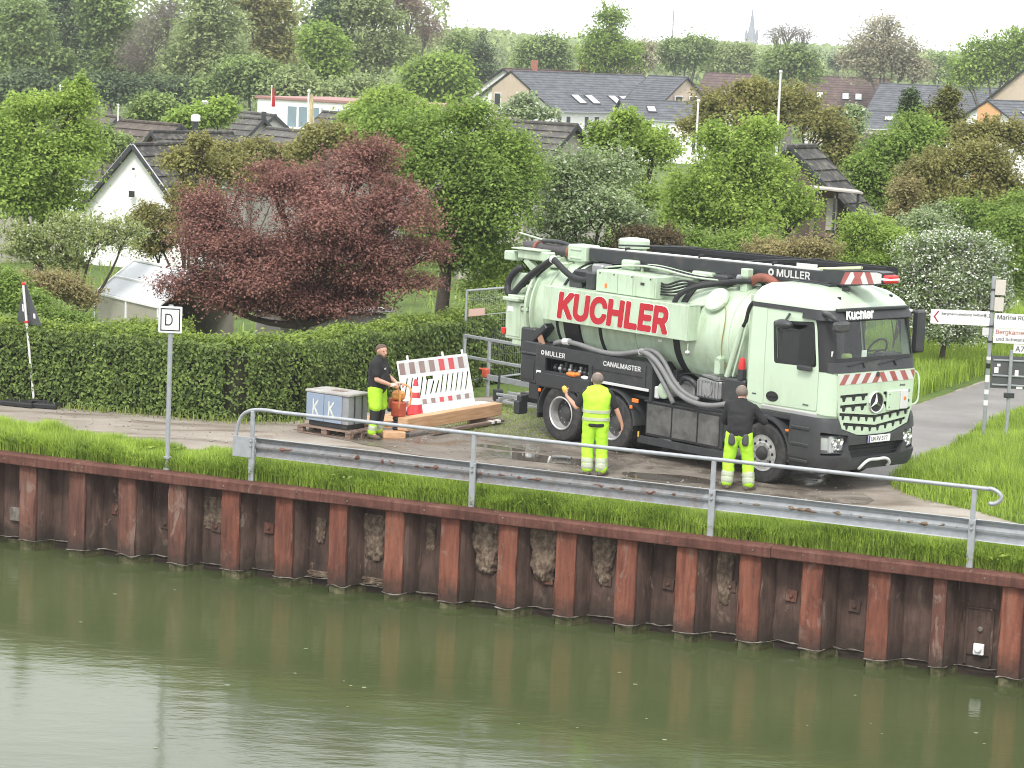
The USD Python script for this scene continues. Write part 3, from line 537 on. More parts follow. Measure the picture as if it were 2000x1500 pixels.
# inside of the cab
put('cab_lining', (cab_solid(-.052)-cab_solid(-.066)).trim_by_plane((0, 0, 1), 1.3)-ws_cut-sw_cut-mbox(1.0, 3, -2, 2, 0, 4), blackish, truck)
put('dashboard', cat_mesh([bx(.98, 1.33, -1.0, 1.0, 1.9, 2.2, .05), bx(1.02, 1.28, .3, .85, 2.15, 2.32, .05), bx(-.43, 1.3, -1.08, 1.08, 1.40, 1.45)]), blackish, truck)
for y in (-.6, .6):
    st = put('cab_seat', cat_mesh([bx(-.1, .45, y-.25, y+.25, 1.45, 1.95, .06), bx(-.2, -.03, y-.25, y+.25, 1.9, 2.62, .06), bx(-.17, -.06, y-.13, y+.13, 2.6, 2.85, .04)]), charcoal, truck)
a_ = np.linspace(0, 2*math.pi, 25); sw_ = np.stack([.9+.10*np.cos(a_), .58+.24*np.sin(a_), 2.32+.21*np.cos(a_)], 1)
put('steering_wheel', cat_mesh([tube(sw_, .018, 6, False), rod((.9, .36, 2.32), (.9, .8, 2.32), .015, 5), rod((.9, .58, 2.32), (1.1, .58, 2.15), .03, 6)]), blackish, truck)
put('windscreen_papers', cat_mesh([cbox((1.30, -.22, 2.33), (.01, .13, .16), .002), cbox((1.30, -1.02, 2.38), (.006, .09, .09), .003)]), white_p, truck)
put('dashboard_cloth', cbox((1.2, -.55, 2.30), (.12, .18, .10), .03), paint('yellow_green_cloth', (.3, .35, .12), .8), truck)
# front: mint panel with toothed slots over a black backing
FP = [(-1.0, 2.055), (1.0, 2.055), (.955, 1.40), (.87, 1.12), (.45, .99), (0, .955), (-.45, .99), (-.87, 1.12), (-.955, 1.40)]
slots = []
def slot(y0, y1, zf, hb=.05, teeth=7, th=.095, tw=.10):
    ys = np.linspace(y0, y1, 13)
    slots.append(Polygon([(y, zf(y)+hb/2) for y in ys]+[(y, zf(y)-hb/2) for y in ys[::-1]]))
    for yc in np.linspace(y0+.11, y1-.11, teeth):
        z = zf(yc); slots.append(Polygon([(yc-tw*.62, z), (yc+tw*.62, z), (yc+tw*.36, z-th), (yc-tw*.36, z-th)]))
slot(-.93, -.21, lambda y: 1.665, teeth=3, tw=.12); slot(.19, .90, lambda y: 1.665, teeth=3, tw=.12)
slot(-.92, -.22, lambda y: 1.495, teeth=3, tw=.12); slot(.20, .90, lambda y: 1.495, teeth=3, tw=.12)
slot(-.93, .93, lambda y: 1.275+.10*abs(y), teeth=9); slot(-.82, .82, lambda y: 1.105+.11*abs(y), teeth=8)
mintpan = Polygon(FP).buffer(-.03).buffer(.03)-shapely.union_all(slots)
v, f = plate(mintpan, .03)
put('front_panel', (np.stack([1.405+v[:, 2], v[:, 0], v[:, 1]], 1), f), mint_clean, truck)
put('grille_backing', prism_x(list(Polygon(FP).buffer(-.02).exterior.coords)[:-1], 1.34, 1.409), blackish, truck)
# reflective chevron strip
def ychev():
    red, wht = [], []
    lim = Polygon([(-.985, 1.865), (.97, 1.865), (.985, 2.035), (-.99, 2.035)])
    for y in np.arange(-.98, 1.0, .28):
        sl = .12 if y < -.02 else -.12
        red.append(Polygon([(y, 1.865), (y+.14, 1.865), (y+.14+sl, 2.035), (y+sl, 2.035)]))
    r = shapely.union_all(red) & lim
    return r, lim-r
r_, w_ = ychev()
for nm, poly, mt in (('red_stripes', r_, red_dull), ('white_stripes', w_, lightgrey)):
    v, f = plate(poly, .004); put('chevron_'+nm, (np.stack([1.436+v[:, 2], v[:, 0], v[:, 1]], 1), f), mt, truck)
put('front_badge', onto(text('Arocs', .04, .003, shear=.2), (1.436, .60, 1.765), (0, 1, 0), (0, 0, 1)), charcoal, truck)
put('small_emblem', xf(lathe([(.03, 0), (.045, .004), (.045, .01), (.03, .012)], 14, 'x'), t=(1.44, -.0, 2.005)), charcoal, truck)
# round emblem with three points
em = put('round_emblem', xf(lathe([(.001, 0), (.165, 0), (.165, .03), (.001, .032)], 28, 'x'), t=(1.42, -.01, 1.52)), blackish, truck)
rg = [(.165, .0), (.185, .01), (.19, .035), (.178, .05), (.162, .045)]
put('emblem_ring', xf(lathe(rg+rg[:1], 32, 'x', False), t=(1.42, -.01, 1.52)), chrome, em)
star = []
for k in range(3):
    a = math.pi/2+k*2*math.pi/3; d = np.array([math.cos(a), math.sin(a)]); n_ = np.array([-d[1], d[0]])
    pts = np.array([[0, 0], d*.165, ]); b = [(d*-.0+n_*.03), d*.168, (n_*-.03)]
    vv = np.array([[1.455, *(d*0.0+n_*.035)], [1.455, *(d*.168)], [1.455, *(-n_*.035)], [1.485, *(d*.01)]])+np.array([0, -.01, 1.52])
    star.append((vv, np.array([[0, 3, 1], [3, 2, 1], [0, 1, 2]])))
put('emblem_star', cat_mesh(star), chrome, em)
hb = put('service_hatch', bx(1.43, 1.475, .27, .60, 1.36, 1.70, .012), mint_clean, truck)
put('lamp_box', bx(1.43, 1.49, .605, .80, 1.37, 1.70, .012), lightgrey, truck)
put('orange_marker', xf(lathe([(.03, 0), (.03, .015), (.01, .02)], 10, 'x'), t=(1.485, .70, 1.56)), orange_l, hb)
put('hatch_bolt', cat_mesh([xf(lathe([(.012, 0), (.01, .01)], 6, 'x'), t=(1.474, .31, z)) for z in (1.42, 1.64)]), charcoal, hb)
# bumper
bm = man(loft([cring(.60, 1.40, 1.17, .3, .03, .38), cring(.58, 1.46, 1.22, .34, .03, .46), cring(.58, 1.50, 1.24, .36, .03, .62), cring(.58, 1.49, 1.24, .36, .03, .95), cring(.58, 1.46, 1.22, .34, .03, 1.20), cring(.58, 1.43, 1.2, .32, .03, 1.285)]))
bm = bm-prism_x(list(Polygon(FP).buffer(.015).exterior.coords)[:-1], 1.30, 2)-prism_x(rpoly([(-.62, .60), (.62, .60), (.74, .83), (-.74, .83)], .03), 1.36, 2)
for sgn in (-1, 1): bm = bm-prism_x(rpoly([(sgn*.72, 1.0), (sgn*1.20, 1.06), (sgn*1.20, .66), (sgn*.84, .66), (sgn*.72, .86)], .02), 1.02, 2)
bp = put('bumper', bm, plastic, truck, smooth=30)
for k, z in enumerate((.66, .73, .79)): put('intake_slat', bx(1.37, 1.42, -.66, .66, z-.012, z+.012, .006), blackish, bp)
npx = 1.515
pl = put('number_plate', bx(1.49, npx, -.235, .345, .845, .965, .004), white_p, truck)
put('plate_frame', bx(1.48, 1.508, -.255, .365, .825, .985, .006), blackish, pl)
put('plate_lettering', onto(text('UN RV 377', .07, .002, True, 0, .86), (npx, -.165, .87), (0, 1, 0), (0, 0, 1)), charcoal, pl)
put('plate_blue_band', bx(npx-.001, npx+.001, -.232, -.185, .848, .962, .0005), paint('plate_blue', (.03, .06, .3), .5), pl)
a1 = smooth_path([(1.46, -.38, .40), (1.53, -.33, .50), (1.54, -.25, .545), (1.545, 0, .555), (1.54, .25, .545), (1.53, .33, .50), (1.46, .36, .40)], 30)
put('tow_loop', tube(a1, .027, 8), lightgrey, truck, smooth=True)
for sgn in (-1, 1):
    hl = put('headlight', cat_mesh([xf(cbox((0, 0, 0), (.10, .34, .30), .04), Rz(-sgn*-.0), (1.345, sgn*.90, .85)), xf(cbox((0, 0, 0), (.1, .16, .27), .04), Rz(sgn*.9), (1.25, sgn*1.08, .85))]), lens, truck)
    for (dy, dz, r) in ((-.06, .05, .075), (.09, .03, .06), (.02, -.08, .055)):
        put('lamp_reflector', xf(lathe([(.01, .03), (r*.6, .02), (r, .045), (r*1.02, .03), (r, 0)], 14, 'x'), t=(1.375, sgn*(.90+dy), .85+dz)), chrome, hl)
    for z in (.70, .745, .965, 1.0):
        put('lamp_louvre', tube([(1.44, sgn*.72, z), (1.43, sgn*.88, z), (1.36, sgn*1.04, z), (1.22, sgn*1.165, z)], .013, 6), charcoal, hl)
    put('fog_pocket', bx(.6, 1.05, sgn*1.2, sgn*1.235, .50, .62, .01), blackish, bp)
    # steps in the bumper side, front mudguard
    for z in (.52, .80, 1.08): put('cab_step', bx(.64, 1.05, sgn*1.14, sgn*1.255, z-.03, z+.03, .012), charcoal, bp)
    th = np.radians(np.linspace(-8, 172, 19))
    rs = [[(r*math.cos(t), y, .54+r*math.sin(t)) for r, y in ((.60, sgn*.78), (.64, sgn*.78), (.655, sgn*1.18), (.64, sgn*1.23), (.60, sgn*1.23))] for t in th]
    put('front_mudguard', loft(rs if sgn < 0 else [r[::-1] for r in rs]), plastic, truck, smooth=40)
    put('cab_skirt', bx(-.62, .60, sgn*.75, sgn*1.15, 1.16, 1.27, .02), plastic, truck)
    put('indicator', cbox((.57, sgn*1.25, 1.0), (.07, .02, .04), .008), orange_l, truck)
put('grab_rail', tube(smooth_path([(1.33, 1.08, 1.40), (1.36, 1.2, 1.46), (1.37, 1.215, 1.6), (1.36, 1.21, 1.85), (1.34, 1.2, 1.93), (1.3, 1.08, 1.98)], 20), .016, 6), mint_clean, truck)
# mirrors
mr = put('mirror_arm', cat_mesh([tube(smooth_path([(1.08, -1.10, 3.03), (1.3, -1.22, 3.06), (1.48, -1.28, 3.02), (1.56, -1.22, 2.95)], 12), .045, 6)]), charcoal, truck, smooth=True)
put('mirror_head', xf(cbox((0, 0, 0), (.20, .36, .17), .05), Rz(.3), (1.60, -1.20, 2.88)), charcoal, truck)
fm = put('mirror_head', cat_mesh([cbox((1.22, 1.30, 2.66), (.16, .22, .74), .06)]), charcoal, truck)
put('mirror_arm', cat_mesh([tube([(1.05, 1.08, 3.02), (1.2, 1.25, 3.0), (1.22, 1.3, 2.9)], .03, 6), tube([(1.1, 1.12, 2.25), (1.2, 1.28, 2.3)], .025, 6)]), charcoal, truck)
put('kerb_mirror', cat_mesh([xf(trimesh.creation.icosphere(2), s=(.19, .10, .085), t=(.40, -1.30, 2.80)), rod((.38, -1.13, 2.97), (.4, -1.28, 2.83), .02, 6)]), charcoal, truck, smooth=True)
put('door_blind_spot_mirror', xf(cbox((0, 0, 0), (.30, .10, .08), .03), Rz(0), (.86, -1.22, 2.10)), charcoal, truck)
# chassis, axles, wheels
for sgn in (-1, 1): put('frame_rail', bx(-6.7, .95, sgn*.43-.04, sgn*.43+.04, .76, 1.03, .01), charcoal, truck)
for x in (0, -3.75, -5.1): put('axle', cat_mesh([rod((x, -.9, .53), (x, .9, .53), .08, 10), xf(trimesh.creation.icosphere(2), s=(.25, .22, .23), t=(x, 0, .53))]), charcoal, truck)
def wheel(x, sgn, front, dual):
    w = group_part(truck, 'wheel', (x, sgn*1.06, .525))
    def y(m): v, f = m; return (v*np.array([1, sgn, 1]), f if sgn > 0 else f[:, ::-1])
    prof = [(.30, -.14), (.36, -.155), (.44, -.165), (.495, -.155), (.518, -.13), (.524, -.05), (.524, .05), (.518, .13), (.495, .155), (.44, .165), (.36, .155), (.30, .14)]
    tr = [lathe(prof+prof[:1], 48, 'y', False)]
    for k in range(48):
        a = k*2*math.pi/48
        for yy in (-.085, 0.0, .085):
            m, f = cbox((.526, yy, 0), (.014, .055, .045), .002); tr.append((m@Ry(a+(.03 if yy == 0 else 0)).T, f))
    if dual: v2, f2 = lathe(prof+prof[:1], 36, 'y', False); tr.append((v2+np.array([0, -.345, 0]), f2))
    put('tyre', y(cat_mesh(tr)), tyre_m, w, smooth=35)
    if front:
        put('rim', y(cat_mesh([lathe([(.302, .145), (.315, .155), (.29, .150), (.275, .10), (.27, .11), (.20, .15), (.165, .155), (.12, .15)], 36, 'y')])), rim_m, w, smooth=30)
        for k in range(10):
            a = k*2*math.pi/10; put('hand_hole', y(xf(lathe([(.001, 0), (.030, 0), (.001, .004)], 10, 'y'), s=(.8, 1, 1.2), rot=None, t=None)) if False else y(((lambda m: (np.c_[m[0][:, 0]*.95+.222*math.cos(a), m[0][:, 1]+.136, m[0][:, 2]*.95+.222*math.sin(a)], m[1]))(lathe([(.001, 0), (.032, 0), (.03, .012), (.001, .012)], 10, 'y')))), blackish, w)
        put('hub', y(lathe([(.125, .13), (.122, .18), (.10, .21), (.085, .235), (.05, .245), (.001, .245)], 24, 'y')), dark_rim, w, smooth=35)
        put('wheel_nut', y(cat_mesh([((lambda m, a=a: (m[0]+np.array([.178*math.cos(a), .15, .178*math.sin(a)]), m[1]))(lathe([(.014, 0), (.014, .03), (.001, .034)], 6, 'y'))) for a in np.linspace(0, 2*math.pi, 10, endpoint=False)])), steel, w)
    else:
        put('rim', y(lathe([(.30, .135), (.318, .158), (.30, .168), (.282, .15), (.275, .06), (.268, -.02)], 36, 'y', False)), rim_m, w, smooth=30)
        put('dished_disc', y(lathe([(.27, -.02), (.22, -.05), (.17, -.06), (.15, -.05), (.14, .03), (.10, .06), (.001, .065)], 30, 'y')), dark_rim, w, smooth=35)
        put('wheel_nut', y(cat_mesh([((lambda m, a=a: (m[0]+np.array([.195*math.cos(a), -.05, .195*math.sin(a)]), m[1]))(lathe([(.014, 0), (.014, .04), (.001, .044)], 6, 'y'))) for a in np.linspace(0, 2*math.pi, 10, endpoint=False)])), steel, w)
for sgn in (-1, 1):
    wheel(0, sgn, True, False); wheel(-3.75, sgn, False, True); wheel(-5.1, sgn, False, True)
    for x, t0, t1 in ((-3.75, 2, 170), (-5.1, 10, 188)):
        th = np.radians(np.linspace(t0, t1, 17))
        rs = [[(x+r*math.cos(t), y, .54+r*math.sin(t)) for r, y in ((.60, sgn*.55), (.625, sgn*.55), (.64, sgn*1.2), (.62, sgn*1.24), (.60, sgn*1.24))] for t in th]
        put('rear_mudguard', loft(rs if sgn < 0 else [r[::-1] for r in rs]), plastic, truck, smooth=40)
put('rear_mud_flap', bx(-5.76, -5.72, -1.22, -.62, .36, .95, .005), blackish, truck)
# side body: dark frame with an opening full of fittings, lettering, lamps
for sgn in (-1, 1):
    up = Polygon([(-5.85, 1.74), (-2.78, 1.74), (-2.78, 1.22), (-4.30, 1.22), (-4.30, .96), (-5.80, .96), (-5.85, 1.2)])-Polygon([(-5.58, 1.52), (-4.40, 1.52), (-4.40, 1.28), (-5.58, 1.28)])
    v, f = plate(up, .05)
    sf = put('side_frame', (np.stack([v[:, 0], sgn*1.17+sgn*v[:, 2], v[:, 1]], 1), f[:, ::-1] if sgn > 0 else f), charcoal, truck)
    put('frame_top', bx(-5.85, -2.78, sgn*.62, sgn*1.17, 1.70, 1.745, .01), charcoal, truck)
    put('frame_end', cat_mesh([bx(-2.80, -2.74, sgn*.6, sgn*1.225, 1.05, 1.76, .01), bx(-2.98, -2.90, sgn*1.215, sgn*1.235, 1.24, 1.70, .005)]), charcoal, truck)
    put('lower_lid', bx(-5.78, -4.34, sgn*1.215, sgn*1.245, .98, 1.23, .012), charcoal, truck)
    put('panel_joint', cat_mesh([bx(-4.28, -2.95, sgn*1.222, sgn*1.232, 1.46, 1.475, .003), bx(-4.30, -4.28, sgn*1.222, sgn*1.232, 1.24, 1.52, .003)]), blackish, truck)
    put('locker_back', bx(-5.6, -4.38, sgn*.6, sgn*.66, 1.2, 1.6, .01), blackish, truck)
    r2 = np.random.default_rng(3)
    for k, x in enumerate(np.linspace(-5.45, -4.5, 8)):
        put('valve', cat_mesh([rod((x, sgn*1.05, 1.24), (x, sgn*1.05, 1.40+.08*r2.random()), .035, 8), xf(trimesh.creation.icosphere(1), s=(.05, .05, .05), t=(x+.03, sgn*1.1, 1.34))]), steel if k % 2 else charcoal, truck)
    put('orange_glove', cat_mesh([xf(trimesh.creation.icosphere(2), s=(.16, .06, .05), t=(-4.85, sgn*1.20, 1.29)), xf(trimesh.creation.icosphere(2), s=(.07, .05, .04), t=(-4.70, sgn*1.21, 1.31))]), orange_l, truck, smooth=True)
    put('white_rag', cat_mesh([xf(trimesh.creation.icosphere(2), s=(.10, .05, .035), t=(-4.50, sgn*1.2, 1.27))]), white_p, truck, smooth=True)
    put('side_light_strip', bx(-4.12, -2.80, sgn*1.222, sgn*1.245, 1.225, 1.275, .006), lightgrey, truck)
    put('white_mark', bx(-5.80, -5.68, sgn*1.222, sgn*1.24, 1.20, 1.26, .004), white_p, truck)
    put('side_marker_lamp', cat_mesh([cbox((-3.10, sgn*1.26, 1.03), (.16, .03, .07), .01)]), orange_l, truck)
    for (x, z) in ((-3.2, .90), (-5.66, .90)): put('side_marker_lamp', cbox((x, sgn*1.26, z), (.06, .03, .06), .008), orange_l, truck)
    ex = (1, 0, 0) if sgn < 0 else (-1, 0, 0)
    x0m, x0c = (-5.60, -4.02) if sgn < 0 else (-5.0, -2.88)
    put('frame_lettering', onto(cat_mesh([text('MULLER', .088, .004, sx=1.15)]), (x0m, sgn*1.2215, 1.565), ex, (0, 0, 1)), lightgrey, truck)
    put('frame_logo', onto(plate((Point(0, 0).buffer(.045, 12)-Point(0, 0).buffer(.022, 12)), .004), (x0m-.06 if sgn < 0 else x0m+.06, sgn*1.2215, 1.61), ex, (0, 0, 1)), lightgrey, truck)
    put('frame_lettering', onto(text('CANALMASTER', .085, .004, sx=1.12), (x0c, sgn*1.2215, 1.56), ex, (0, 0, 1)), lightgrey, truck)
# skirt box with three panels
stain = paint('stained_panel', (0.06, .06, .058), .6, var=.4, vscale=4, dirt=(.17, .165, .155), dirt_amt=.75, dscale=3.5)
for sgn in (-1, 1):
    put('side_locker', bx(-2.92, -1.02, sgn*.55, sgn*1.16, .42, 1.06, .02), charcoal, truck)
    for x0, x1 in ((-2.86, -2.26), (-2.22, -1.62), (-1.58, -1.08)): put('locker_panel', bx(x0, x1, sgn*1.16, sgn*1.185, .47, 1.0, .012), stain, truck)
    put('locker_edge', cat_mesh([bx(-2.94, -1.0, sgn*1.15, sgn*1.195, 1.035, 1.065, .008), bx(-3.1, -.75, sgn*1.13, sgn*1.17, .26, .40, .02)]), charcoal, truck)
    put('yellow_reflector', cbox((-3.05, sgn*1.19, .42), (.03, .02, .10), .005), paint('yellow_reflector' if sgn < 0 else 'yellow_reflector_far', (.6, .4, .08), .4), truck)
    put('air_cabinet', bx(-1.08, -.58, sgn*.75, sgn*1.13, .55, 1.70, .03), charcoal, truck)
bcn = put('red_beacon', cat_mesh([xf(lathe([(.06, 0), (.065, .10), (.045, .19), (.01, .21)], 14), t=(-.70, -1.08, 1.88))]), red_l, truck, smooth=40)
put('beacon_post', bx(-.76, -.64, -1.13, -1.02, 1.70, 1.89, .01), charcoal, bcn)
# pump and engine parts between tank and locker
pm = put('pump_block', cat_mesh([bx(-1.85, -1.27, -1.0, -.5, 1.24, 1.60, .04), bx(-1.78, -1.34, -.95, -.55, 1.60, 1.66, .02), rod((-1.56, -1.02, 1.42), (-1.56, -.95, 1.42), .12, 16), bx(-2.35, -1.95, -.95, -.5, 1.2, 1.45, .03)]), steel, truck)
for x in np.linspace(-1.8, -1.32, 7): put('cooling_fin', bx(x-.012, x+.012, -1.02, -.6, 1.27, 1.57, .004), steel, pm)
put('pump_label', bx(-1.66, -1.58, -1.008, -1.003, 1.36, 1.44, .001), paint('yellow_label', (.5, .38, .06), .6), pm)
put('pump_pipe', tube(smooth_path([(-2.3, -.9, 1.4), (-2.1, -1.0, 1.55), (-1.95, -.98, 1.5), (-1.88, -.9, 1.35)], 12), .05, 8), charcoal, truck, smooth=True)
put('deck_plate', bx(-6.3, -.55, -1.0, 1.0, 1.03, 1.10, .01), charcoal, truck)
vd = put('valve_cover', xf(lathe([(.001, -.09), (.14, -.085), (.15, -.04), (.15, .03), (.12, .05), (.001, .055)], 22, 'y'), s=(1, -1, 1), t=(-2.47, -1.16, 1.29)), mint, truck, smooth=35)
put('valve_body', cat_mesh([rod((-2.47, -1.05, 1.29), (-2.47, -.7, 1.29), .13, 14), bx(-2.72, -2.6, -1.18, -1.0, 1.12, 1.34, .02)]), lightgrey, vd)
# tank
TZ, TR = 2.33, .93
sec = [(.001, -.96), (.35, -.93), (.62, -.86), (.80, -.75), (.895, -.60), (.93, -.42)]
tp = [(.001, -6.42)]+[(r, x) for r, x in ((.90, -6.42), (.93, -6.40), (.93, -1.16), (.915, -1.02), (.86, -.90), (.72, -.80), (.45, -.735), (.001, -.715))]
put('tank', xf(lathe(tp, 72, 'x'), t=(0, 0, TZ)), mint, truck, smooth=25)
def hoop(name, x, w, r0, r1, mat): put(name, xf(lathe([(r0, x-w/2), (r1, x-w/2+.004), (r1, x+w/2-.004), (r0, x+w/2)], 72, 'x'), t=(0, 0, TZ)), mat, truck, smooth=25)
for x, w, h_ in ((-6.42, .07, .11), (-6.30, .05, .09), (-6.0, .05, .035), (-3.53, .02, .012), (-1.2, .03, .014)): hoop('tank_rib', x, w, TR-.02, TR+h_, mint)
for x, w in ((-5.2, .42), (-4.45, .07), (-5.62, .06), (-2.47, .15)): hoop('tank_strap', x, w, TR-.01, TR+.022 if w < .3 else TR+.05, blackish)
put('tank_rear_door', xf(lathe([(.001, -6.78), (.4, -6.73), (.7, -6.6), (.86, -6.46), (.86, -6.42)], 60, 'x'), t=(0, 0, TZ)), mint, truck, smooth=25)
for k in range(14):
    a = k*2*math.pi/14
    put('door_clamp', cbox((-6.45, 1.0*math.cos(a), TZ+1.0*math.sin(a)), (.16, .06, .06), .01), mint, truck)
put('tank_cradle', cat_mesh([bx(x-.05, x+.05, -.8, .8, 1.1, 1.62, .01) for x in (-5.9, -4.2, -2.6, -1.1)]), charcoal, truck)
put('gauge_plate', xf(cbox((0, 0, 0), (.16, .02, .10), .004), None, (-1.62, -.885, 2.28)), blackish, truck)
put('tank_nozzle', xf(lathe([(.001, .12), (.2, .11), (.235, .09), (.25, .05), (.22, .02), (.22, -.2)], 30), Rx(math.radians(52)), (-1.70, -.70, TZ+.62)), mint, truck, smooth=30)
put('tank_name_rope', tube(smooth_path([(-1.45, -.80, 2.95), (-1.32, -.93, 2.5), (-1.35, -.93, 2.1), (-1.25, -.8, 1.75)], 18), .010, 5), paint('tan_rope', (.3, .22, .07), .7), truck)
# name board
for sgn in (-1, 1):
    nb = put('name_board', cat_mesh([bx(-5.76, -1.97, sgn*1.15, sgn*1.18, 2.235, 2.865, .008), bx(-5.76, -1.97, sgn*.75, sgn*1.15, 2.84, 2.865, .006), bx(-2.0, -1.97, sgn*.86, sgn*1.15, 2.235, 2.865, .006)]), mint, truck)
    tv, tf = fat(text('KUCHLER', .44, .004, True, .10), .020, .004)
    sc = 2.92/(tv[:, 0].max()-tv[:, 0].min()); tv[:, 0] = (tv[:, 0]-tv[:, 0].min())*sc
    ex = (1, 0, 0) if sgn < 0 else (-1, 0, 0)
    put('red_lettering', onto((tv, tf), (-5.36 if sgn < 0 else -2.42, sgn*1.184, 2.325), ex, (0, 0, 1)), red_p, nb)
    put('board_bracket', cat_mesh([bx(x, x+.05, sgn*.85, sgn*1.16, 2.24, 2.30, .006) for x in (-5.5, -4.0, -2.1)]), mint, nb)
    put('lettering_outline', onto(xf((tv, tf), s=(1.012, 1.04, .5), t=(-.016, -.009, 0)), (-5.36 if sgn < 0 else -2.42, sgn*1.1815, 2.325), ex, (0, 0, 1)), white_p, nb)
put('board_clip', cat_mesh([rod((-1.95, -1.16, 2.2), (-1.95, -1.16, 2.05), .012, 6), xf(trimesh.creation.icosphere(2), s=(.05, .05, .05), t=(-1.95, -1.16, 2.03))]), chrome, truck)
# control boxes on top of the tank
cb = put('control_box', bx(-4.53, -2.98, -1.0, -.45, 2.87, 3.27, .012), mint, truck)
for x0, x1 in ((-4.51, -3.96), (-3.94, -3.56), (-3.54, -3.0)):
    d = put('box_door', bx(x0, x1, -1.018, -1.0, 2.885, 3.255, .006), mint, cb)
for x in (-4.42, -4.05, -3.58, -3.1):
    put('box_hinge', cbox((x, -1.02, 3.22), (.03, .012, .03), .003), charcoal, cb)
for k, z in enumerate(np.linspace(2.96, 3.16, 5)):
    put('tank_hose', tube(smooth_path([(-2.98, -.86, z), (-2.75, -.87, z+.005), (-2.50, -.84, z+.05+.01*k), (-2.30, -.74, 3.16+.02*k), (-2.0, -.5, 3.25)], 18), .021, 6), blackish, truck, smooth=True)
put('tank_hose', tube(smooth_path([(-2.52, -.98, 2.80), (-2.44, -.97, 2.98), (-2.2, -.8, 3.16), (-1.9, -.62, 3.24), (-1.5, -.5, 3.32), (-1.2, -.4, 3.35)], 24), .05, 9), blackish, truck, smooth=True)
r4 = np.random.default_rng(11)
for k in range(7):
    y0 = -.55+.1*k
    put('top_hose', tube(smooth_path([(-5.0+.1*k, y0, 3.22+.02*r4.random()), (-4.2, y0+.05*r4.standard_normal(), 3.36), (-3.2, y0-.1+.06*r4.standard_normal(), 3.38), (-2.4, y0-.1, 3.32), (-1.7, y0*.7, 3.30+.05*r4.random()), (-1.1, y0*.5, 3.30)], 26), .018+.010*r4.random(), 6), blackish if k % 3 else mint, truck, smooth=True)
for k, (x, y, z, sx_, sy_, sz_, mt) in enumerate([(-4.95, -.45, 3.22, .3, .3, .2, steel), (-4.3, -.35, 3.36, .35, .2, .18, mint), (-5.3, -.55, 3.10, .4, .28, .16, charcoal), (-1.9, -.35, 3.32, .35, .3, .16, charcoal), (-1.45, -.35, 3.34, .22, .2, .2, steel), (-4.85, -.75, 3.02, .22, .25, .34, charcoal), (-5.25, -.78, 2.92, .34, .18, .26, charcoal), (-2.5, -.2, 3.33, .5, .3, .14, mint)]):
    put('valve_block', cbox((x, y, z), (sx_, sy_, sz_), .03), mt, truck)
put('rusty_elbow', tube(smooth_path([(-1.25, -.35, 3.32), (-1.1, -.35, 3.42), (-.9, -.3, 3.42), (-.72, -.25, 3.30)], 14), .075, 10), rustred, truck, smooth=True)
# boom
ba = np.array([-5.58, -.1, 3.445]); bb_ = np.array([.45, -.1, 3.545])
bo = put('boom', bar(ba, bb_, .24, .24, .015), charcoal, truck)
put('boom_rail', cat_mesh([bar(ba+np.array([0, -.06, .135]), bb_+np.array([0, -.06, .135]), .09, .03, .006)]), lightgrey, bo)
for x in (-4.6, -2.7, -.9): put('boom_clip', cbox((x, -.16, 3.46+.0166*(x+5.58)+.15), (.04, .12, .06), .008), blackish, bo)
put('boom_lettering', onto(text('MULLER', .125, .004, sx=1.15), (-.80, -.2225, 3.475), (.99986, 0, .0166), (-.0166, 0, .99986)), lightgrey, bo)
put('boom_logo', onto(plate((Point(0, 0).buffer(.065, 14)-Point(0, 0).buffer(.03, 12)), .004), (-.92, -.2225, 3.535), (1, 0, 0), (0, 0, 1)), lightgrey, bo)
# boom nose with chevrons
nose = Polygon([(.30, 3.46), (.45, 3.43), (1.45, 3.53), (1.62, 3.56), (1.62, 3.75), (1.5, 3.77), (.8, 3.72), (.30, 3.70)])
v, f = plate(nose, .30); nz = put('boom_nose', (np.stack([v[:, 0], -.25+v[:, 2], v[:, 1]], 1), f[:, ::-1]), charcoal, truck)
reds = shapely.union_all([Polygon([(x, 3.40), (x+.13, 3.40), (x+.13+sl, 3.78), (x+sl, 3.78)]) for x, sl in ((.62, .22), (.88, .22), (1.14, -.2), (1.40, -.2))])
face = nose.buffer(-.02) & Polygon([(.62, 3.3), (.80, 3.69), (1.7, 3.80), (1.7, 3.3)])
for nm, poly, mt in (('red', reds & face, red_dull), ('white', face-reds, lightgrey)):
    v, f = plate(poly, .004); put('nose_%s_stripes' % nm, (np.stack([v[:, 0], -.2545+v[:, 2], v[:, 1]], 1), f[:, ::-1]), mt, nz)
put('nose_lamp', cbox((1.68, -.1, 3.65), (.14, .30, .14), .03), red_l, nz)
put('lamp_stripe', bx(1.6, 1.752, -.255, .05, 3.63, 3.665, .004), white_p, nz)
ov = [(.55+.46*math.cos(a), -.1+.13*math.sin(a), 3.73+.05*math.cos(a)) for a in np.linspace(0, 2*math.pi, 33)]
put('hose_guide_ring', tube(ov, .028, 6, False), paint('pale_yellow_green', (.55, .62, .35), .5), truck)
put('boom_sign_board', bar((-.35, -.2, 3.70), (.12, -.2, 3.71), .02, .10), lightgrey, truck)
